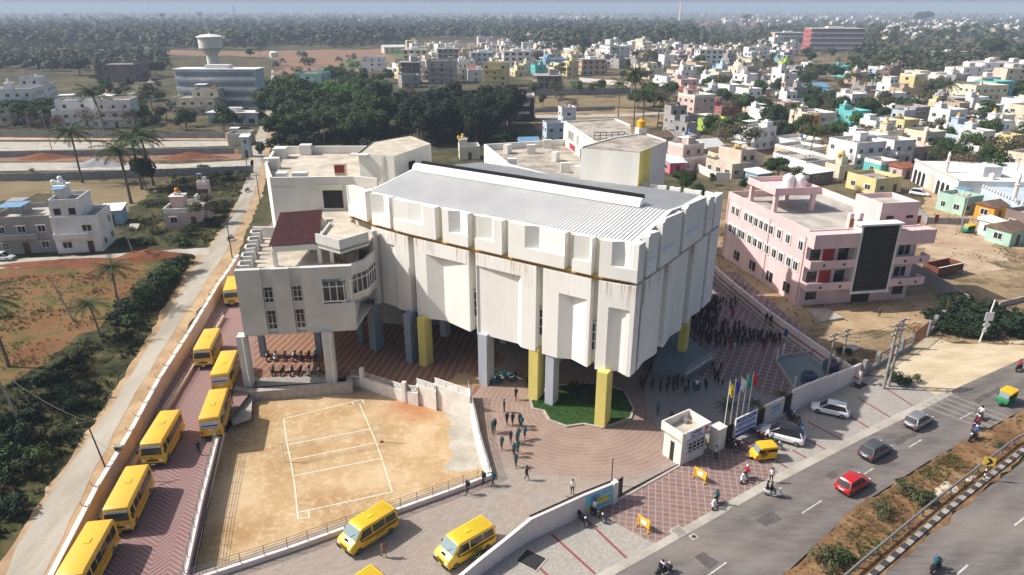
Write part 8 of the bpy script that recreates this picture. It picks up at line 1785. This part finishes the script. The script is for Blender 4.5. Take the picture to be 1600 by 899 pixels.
# ---- the pink building
A, B_, C_ = G(1246, 478), G(1127, 399), G(1413, 467)
PU = (C_-A).normalized(); PV = (B_-A).normalized(); WU = (C_-A).length; WV = (B_-A).length; PA = math.atan2(PU.y, PU.x)
pk = thing('pink_building', 'three storey pink building with white framed windows and a tall dark louvred screen', 'building', (A.x, A.y, 0)); mat('pink_wall', (.80, .585, .575), .85, (.71, .50, .49), .4, .03, streak=.4)
def P2(u, v): q = A+PU*u+PV*v; return (q.x, q.y)
def pb(u0, u1, v0, v1, z0, z1, nm, m='pink_wall', par=None): return MB().prism([P2(u0, v0), P2(u1, v0), P2(u1, v1), P2(u0, v1)], z0, z1).build(nm, m, par or pk, rel=True)
HP = 10.6; pb(0, WU, 0, WV, 0, HP, 'wall'); pb(.3, WU-.3, .3, WV-.3, HP+.003, HP+.06, 'roof_floor', 'roof_pale')
MB().wall([P2(0, 0), P2(WU, 0), P2(WU, WV), P2(0, WV), P2(0, 0)], .25, HP-.05, HP+1.1, side=1).build('parapet', 'pink_wall', pk)
s0, s1 = WU*.40, WU*.72   # the screen
sc_ = pb(s0, s1, -1.6, -1.35, 2.6, 12.4, 'screen', mat('louvre_black', (.018, .02, .026), .5))
for k in range(30): pb(s0+.05, s1-.05, -1.66, -1.58, 2.9+k*.31, 2.98+k*.31, 'louvre', 'steel_dark', sc_)
for u in (s0-.25, s1): pb(u, u+.25, -1.75, 0, 2.3, 12.7, 'screen_fin', 'frame_white')
pb(s0-.6, s1+.6, -1.9, -.1, 12.5, 12.75, 'screen_top', 'frame_white'); pb(s0-.3, s1+.3, -1.9, 0, 2.2, 2.5, 'porch_slab', 'frame_white'); pb(s0+1.5, s1-1.2, -.03, .1, 0, 2.2, 'entrance', 'interior_dark')
for zf in (3.0, 6.4):
    for u0, u1 in ((-.2, s0-.3), (s1+.3, WU+1.0)):
        pb(u0, u1, -1.7, 0, zf-.05, zf+.15, 'balcony_slab'); MB().wall([P2(u0, 0), P2(u0, -1.65), P2(u1, -1.65), P2(u1, 0)], .12, zf+.1, zf+1.15).build('balcony_wall', 'pink_wall', pk)
        for f in (.3, .75): pb(u0+(u1-u0)*f-.15, u0+(u1-u0)*f+.15, -1.78, -1.6, zf+.3, zf+.65, 'balcony_hole', 'interior_dark')
    fr_ = [(.6, 2.2, 'glass_dark', .5, 2.4), (2.6, 4.4, 'door_brown', .1, 2.4), (5.0, 6.6, 'glass_dark', .3, 2.4)]
    for u0, u1, m, a_, b2 in fr_:
        if m == 'glass_dark': pb(u0-.2, u1+.2, -.03, .1, zf+a_, zf+b2+.15, 'window_frame', 'frame_white')
        w_ = pb(u0, u1, -.05, .1, zf+a_+.2, zf+b2, 'window' if m != 'door_brown' else 'door', m if m != 'door_brown' else 'panel_red')
    f_ = pb(s1+1.7, s1+4.1, -.12, .1, zf+.65, zf+2.65, 'window_frame', 'frame_white'); w_ = pb(s1+2.0, s1+3.8, -.18, .1, zf+.9, zf+2.4, 'window', 'glass_dark'); pb(s1+2.85, s1+2.95, -.21, .1, zf+.9, zf+2.4, 'mullion', 'frame_white', w_)
for u0, u1 in ((-.2, s0-.3), (s1+.3, WU+1.2)): pb(u0, u1, -1.7, 0, 9.4, 11.5, 'top_band')
for u in (1.0, WU-2.4): pb(u, u+1.7, -.05, .1, .9, 2.2, 'window', 'glass_dark')
def side_window(v, z, ww, hh, frame):
    if frame: f = pb(-.12, .02, v-ww/2-.25, v+ww/2+.25, z-hh/2-.25, z+hh/2+.25, 'window_frame', 'frame_white'); 
    g_ = pb(-.16, .0, v-ww/2, v+ww/2, z-hh/2, z+hh/2, 'window', 'glass_dark'); pb(-.19, -.1, v-.05, v+.05, z-hh/2, z+hh/2, 'mullion', 'frame_white', g_)
for f in (.06, .20, .30, .395, .46, .52, .585, .655, .72, .84, .9): side_window(WV*f, 9.0 if f not in (.06, .2) else 9.0, .9, 1.2, True)
for f in (.08, .155, .245, .325, .415, .50, .565, .64, .73, .78, .85, .91): side_window(WV*f, 5.7, .95, 1.2, True)
for f in (.14, .34, .56, .78): side_window(WV*f, 1.7, 1.5, 1.5, False)
for f in (.02, .42, .98): MB().tube([(*P2(-.12, WV*f), 0), (*P2(-.12, WV*f), HP)], .07, 5).build('downpipe', 'pink_wall', pk)
pb(WU*.66, WU+.1, 1.2, WV*.30, HP, HP+3.6, 'stair_block'); pb(WU*.68, WU-.1, 1.5, WV*.28, HP+3.6, HP+3.66, 'stair_floor', 'roof_pale'); MB().wall([P2(WU*.66, 1.2), P2(WU+.1, 1.2), P2(WU+.1, WV*.3), P2(WU*.66, WV*.3), P2(WU*.66, 1.2)], .2, HP+3.58, HP+4.3, side=1).build('parapet', 'pink_wall', pk)
for u in (WU*.72, WU*.9): pb(u, u+1.1, 1.12, 1.3, HP+1.9, HP+2.3, 'vent', 'interior_dark')
u0, u1, v0, v1 = WU*.12, WU*.52, WV*.55, WV*.88
for u in (u0, u1-.6):
    for v in (v0, v1-.6): pb(u, u+.6, v, v+.6, HP, HP+3.0, 'post')
pb(u0-.3, u1+.3, v0-.3, v1+.3, HP+3.0, HP+3.3, 'platform'); MB().wall([P2(u0-.3, v0-.3), P2(u1+.3, v0-.3), P2(u1+.3, v1+.3), P2(u0-.3, v1+.3), P2(u0-.3, v0-.3)], .2, HP+3.25, HP+4.1, side=1).build('platform_parapet', 'pink_wall', pk)
for f, g_ in ((.55, .4), (.8, .35)): q = P2(u0+(u1-u0)*f, v0+(v1-v0)*g_); inst(TANKS['white'], pk, (q[0]-A.x, q[1]-A.y, HP+3.3), (1.7, 1.7, 1.9))
for u in (s0-.9, s0+.6): pb(u, u+.6, .3, .9, HP, HP+3.2, 'post')
for u, v, m in ((s0-2.2, -1.5, 'orange'), (WU-2.2, -1.4, 'red'), (WU+.6, -1.4, 'red')):
    q = P2(u, v); t = thing('pennant', '%s pennant on the front edge of the pink building roof' % {s0-2.2: 'saffron', WU-2.2: 'dark red left', WU+.6: 'dark red right'}[u], 'flag', (*q, 11.5)); MB().tube([(0, 0, 0), (0, 0, 2.2)], .03, 4).build('staff', 'steel_grey', t, rel=False); MB().prism([(0, 0), (.7, .25), (.05, .08)], .9, 2.1).build('cloth', 'tank_orange' if m == 'orange' else 'panel_red', t, rel=False)
# ---- compound walls, fences, slabs
def gwall(pts, h, m, label, cat='wall', t_=.25, nm='compound_wall', posts=0, pm='wall_block_grey'):
    P = [V2(p) for p in pts]; o = thing(nm, label, cat, (P[0][0], P[0][1], 0)); MB().wall(P, t_, 0, h).build('wall', m, o)
    if posts:
        for i, q in enumerate(resamp([Vector(x) for x in P], posts)):
            if i < 95: MB().box((q.x, q.y, h*.53), (t_+.1, .3, h*1.06)).build('pier', pm, o)
    return o
gwall([(-60, 214), (150, 216), (352, 216)], 2.2, 'wall_block_grey', 'long grey block wall in front of the white houses', posts=6); gwall([(-60, 247), (170, 244), (366, 240)], 1.8, 'wall_block_grey', 'grey block wall between the two upper streets', posts=6); gwall([(-60, 284), (60, 282), (180, 278), (395, 270)], 1.9, 'wall_block_grey', 'grey panel wall below the middle street', posts=4)
gwall([(836, 150), (985, 147)], 3.2, 'wall_block_grey', 'grey wall behind the dry field', posts=8); gwall([(836, 176), (960, 172)], 1.6, 'wall_block_grey', 'low grey wall in front of the dry field', posts=8); gwall([(905, 128), (985, 135)], 2.5, 'coping_white', 'white wall around the green court'); gwall([(1020, 128), (1120, 150), (1180, 172)], 2.2, 'coping_white', 'long white wall below the pink and maroon house'); gwall([(1040, 262), (1078, 262), (1118, 282), (1140, 282)], 2.0, 'coping_white', 'white compound wall right of the rose pink hut')
gwall([(1422, 432), (1450, 448), (1508, 486)], 2.4, 'wall_block_grey', 'grey compound wall running down from the pink building'); gwall([(1430, 330), (1448, 350), (1510, 352)], 1.4, 'wall_block_grey', 'grey sheet fence below the mosque street', posts=2)
gwall([(640, 150), (830, 145)], 2.2, 'wall_block_grey', 'grey wall above the right half of the grove', posts=8); gwall([(1560, 480), (1600, 470)], .8, 'kerb_stone', 'low kerb at the right edge of the scrub')
cf = thing('compound_fence', 'grille fence with grey pillars along the front of the pink building yard', 'fence', (*V2((1420, 540)), 0)); FP = [V2(p) for p in [(1508, 486), (1470, 508), (1448, 524)]]; FQ = [V2(p) for p in [(1422, 545), (1390, 562), (1348, 588)]]
for PP_ in (FP, FQ):
    MB().wall(PP_, .3, 0, .7).build('plinth', 'wall_block_grey', cf); mb = MB()
    for q in resamp([Vector(x) for x in PP_], .35): mb.box((q.x, q.y, 1.25), (.05, .05, 1.1))
    mb.wall(PP_, .05, 1.7, 1.78); mb.wall(PP_, .05, 1.1, 1.15); mb.build('grille', 'rust', cf)
    for q in resamp([Vector(x) for x in PP_], 2.9): MB().box((q.x, q.y, 1.1), (.45, .45, 2.2), R(30)).build('pillar', 'wall_block_grey', cf)
cg = thing('compound_gate', 'rusty double gate in the compound fence with saffron flags', 'gate', (*V2((1436, 533)), 0)); mb = MB()
for q in resamp([Vector(V2((1446, 526))), Vector(V2((1424, 543)))], .3): mb.box((q.x, q.y, 1.1), (.06, .06, 2.1))
mb.wall([V2((1446, 526)), V2((1424, 543))], .06, .1, .2); mb.wall([V2((1446, 526)), V2((1424, 543))], .06, 2.0, 2.1); mb.build('gate_leaf', 'rust', cg)
for px, lb in (((1472, 506), 'saffron flag on the upper fence pillar'), ((1487, 497), 'saffron flag on the topmost fence pillar'), ((1419, 546), 'saffron and white flag beside the gate')):
    q = V2(px); t = thing('fence_flag', lb, 'flag', (*q, 2.2)); MB().tube([(0, 0, -.1), (0, 0, 1.3)], .025, 4).build('staff', 'steel_grey', t, rel=False); MB().prism([(0, 0), (.5, .2), (.05, .06)], .1, 1.1).build('cloth', 'tank_orange', t, rel=False)
for pts, h, lb in [([(1264, 489), (1290, 484), (1318, 500), (1280, 506)], .35, 'pale concrete slab lying in front of the pink building'), ([(1318, 546), (1332, 540), (1346, 547), (1332, 551)], .3, 'small pale slab with dark slot near the yard wall'), ([(202, 355), (204, 351), (219, 352), (216, 360)], .3, 'pale slab lying in the overgrown plot')]:
    P = [V2(p) for p in pts]; o = MB().prism([(x-P[0][0], y-P[0][1]) for x, y in P], 0, h).build('concrete_slab', 'kerb_stone', bevel=.03); o.location = (*P[0], .03); tag(o, lb, 'slab')
# ---- poles and wires
mat('pole_grey', (.36, .34, .31), .9, (.26, .24, .22), 2)
WT = []
def pole(px, h, label, arms=1, r=.13, group=None, m='pole_grey', lean=0):
    p = G(*px); t = thing('utility_pole', label, 'pole', (p.x, p.y, 0), 0, group); MB().tube([(0, 0, 0), (lean, 0, h)], [r, r*.7], 7).build('shaft', m, t, rel=False)
    for k in range(arms):
        MB().box((lean, 0, h-.3-.6*k), (1.6, .09, .09), .5).build('cross_arm', 'steel_dark', t, rel=False)
        for s in (-.7, 0, .7): MB().lathe([(.02, 0), (.06, .05), (.03, .1), (.06, .15), (.01, .22)], (lean+s*math.cos(.5), s*math.sin(.5), h-.26-.6*k), 6).build('insulator', 'frame_white', t, rel=False)
    WT.append((px, Vector((p.x+lean, p.y, h-.1)))); return t
def wire(a, b, label, sag=.8):
    pts = [a.lerp(b, k/10)+Vector((0, 0, -sag*4*(k/10)*(1-k/10))) for k in range(11)]; c = a; mb = MB(); mb.tube([p-c for p in pts], .022, 3); o = mb.build('overhead_wire', 'wire_black'); o.location = c; tag(o, label, 'wire')
pA = pole((32, 663), 7.5, 'leaning grey concrete pole in the dark scrub at the left', 1, .16, lean=-1.2); pB = pole((115, 502), 6, 'grey pole standing on the red field', 0, lean=-1.5); pC = pole((172, 748), 6.5, 'thin dark pole rising beside the boundary wall lamp', 1, .08, m='wire_black', lean=-.8); pD = pole((211, 403), 6, 'tilted pole at the mouth of the side street', 1, .12, lean=-1); pE = pole((363, 403), 6.5, 'dark pole on the lane beside the wing', 1, .1, m='wire_black'); pF = pole((407, 320), 7, 'dark pole beside the rear corner of the school', 1, .1, m='wire_black'); pG = pole((386, 262), 7.5, 'pale blue pole at the lane junction', 1, .12)
T_ = [x[1] for x in WT]; wire(T_[0], T_[2], 'thin wire hanging across the concrete lane'); wire(T_[3], T_[1], 'wire from the side street pole to the field pole'); wire(T_[4], T_[5], 'wire along the lane beside the wing'); wire(T_[5], T_[6], 'wire along the lane behind the school')
for k, (px, h) in enumerate([((1380, 608), 8.5), ((1388, 604), 8.8)]): pole(px, h, 'tall pale pole of the twin transformer stand, %s one' % ('left' if k == 0 else 'right'), 3, .17)
for k, (px, h) in enumerate([((1290, 598), 6.5), ((1310, 590), 6.5)]): pole(px, h, 'pole of the transformer frame in the yard corner, %s one' % ('left' if k == 0 else 'right'), 2, .14)
T2 = [x[1] for x in WT[-4:]]; mb = MB(); c = T2[0]
for a, b in ((T2[0], T2[1]), (T2[2], T2[3])):
    for z in (-2, -3.2, -4.4): o = MB().tube([a-a+Vector((0, 0, z)), b-a+Vector((0, 0, z))], .07, 5).build('brace_bar', 'rust'); o.location = a; tag(o, '%s rusty brace bar of the %s' % ({-2: 'topmost', -3.2: 'middle', -4.4: 'lowest'}[z], 'twin transformer stand' if a == T2[0] else 'yard transformer frame'), 'bar')
for k in range(3): wire(T2[0]+Vector((0, 0, -.2*k)), T2[2]+Vector((.3*k, 0, -.2*k)), '%s slack wire between the twin stand and the yard frame' % ('upper', 'middle', 'lower')[k], .5+.3*k)
rq = random.Random(9)
for k in range(22):
    px = [(1222, 190), (1300, 250), (1370, 240), (1440, 250), (1330, 165), (1500, 250), (1560, 210), (1190, 205), (1120, 230), (1060, 190), (1480, 190), (1400, 140), (1540, 300), (1500, 362), (1290, 160), (720, 150), (760, 140), (900, 150), (940, 165), (1450, 130), (1010, 150), (1580, 300)][k]
    pole(px, rq.uniform(7, 8.5), 'thin utility pole standing among the houses of the right hand town', 1, .12, 'utility poles of the right hand town')
for k in range(24): px = (rq.uniform(0, 420), rq.uniform(120, 262)); pole(px, rq.uniform(6, 8), 'thin pole beside the streets and scrub at the upper left', 0, .12, 'utility poles at the upper left')
p = G(1530, 536); t = thing('sign_post', 'white post carrying a square and a diamond shaped white sign at the road bend', 'sign', (p.x, p.y, 0)); MB().tube([(0, 0, 0), (.5, 0, 6.2)], .1, 7).build('post', 'frame_white', t, rel=False); MB().box((.25, -.15, 3.9), (1.1, .06, 1.2)).build('square_sign', 'sign_white', t, rel=False)
mb = MB(); mb.prism([(-.55, 0), (0, -.55), (.55, 0), (0, .55)], 0, .05); mb.v = [(x+.15, -.15-z, 2.7+y) for x, y, z in mb.v]; mb.build('diamond_sign', 'sign_white', t, rel=False); MB().box((.1, -.15, 1.9), (.5, .06, .5)).build('small_sign', 'sign_white', t, rel=False)
# floodlight on the lane wall
p = G(187, 705, 2.05); t = thing('floodlight', 'grey floodlight box on top of the lane wall', 'floodlight', (p.x, p.y, 2.05)); MB().box((0, 0, .35), (.7, .4, .5)).build('lamp_box', 'steel_grey', t, rel=False, bevel=.03); MB().box((0, -.22, .35), (.6, .04, .4)).build('glass', 'glass_dark', t, rel=False); MB().box((0, 0, .05), (.1, .1, .12)).build('bracket', 'steel_dark', t, rel=False)
# far lattice pylons
for k, px in enumerate([(235, 24), (368, 36), (662, 22), (305, 20)]):
    p = G(*px); h = 32*p.y/1500; t = thing('pylon', 'hazy steel pylon rising from the far woods, number %s from the left' % ('first', 'fourth', 'last', 'second')[k] if False else 'hazy steel pylon above the far woods, %s' % ('above the white misty building', 'above the factory block', 'above the wide grey block', 'left of the factory pylon')[k], 'pylon', (p.x, p.y, 0))
    mb = MB()
    for sx in (-1, 1):
        for sy in (-1, 1): mb.tube([(sx*h*.09, sy*h*.09, 0), (sx*h*.015, sy*h*.015, h)], h*.008, 4)
    mb.build('legs', 'steel_grey', t, rel=False); mb = MB(); mb.tube([(-h*.14, 0, h*.72), (h*.14, 0, h*.72)], h*.008, 4); mb.tube([(-h*.1, 0, h*.86), (h*.1, 0, h*.86)], h*.008, 4); mb.build('cross_arm', 'steel_grey', t, rel=False)
for o in LIB: bpy.data.objects.remove(o)
# ---------------------------------------------------------------- hazy air
mb = MB(); mb.box((0, 4400, 44), (19000, 9100, 100)); hz_ = mb.build('haze', mat('air', (1, 1, 1))); hz_['kind'] = 'stuff'
n = MATS['air'].node_tree; n.nodes.remove(n.nodes['Principled BSDF']); v = n.nodes.new('ShaderNodeVolumePrincipled'); v.inputs['Color'].default_value = (.66, .80, 1, 1); v.inputs['Density'].default_value = .00025; v.inputs['Anisotropy'].default_value = 0
n.links.new(v.outputs[0], n.nodes['Material Output'].inputs['Volume'])
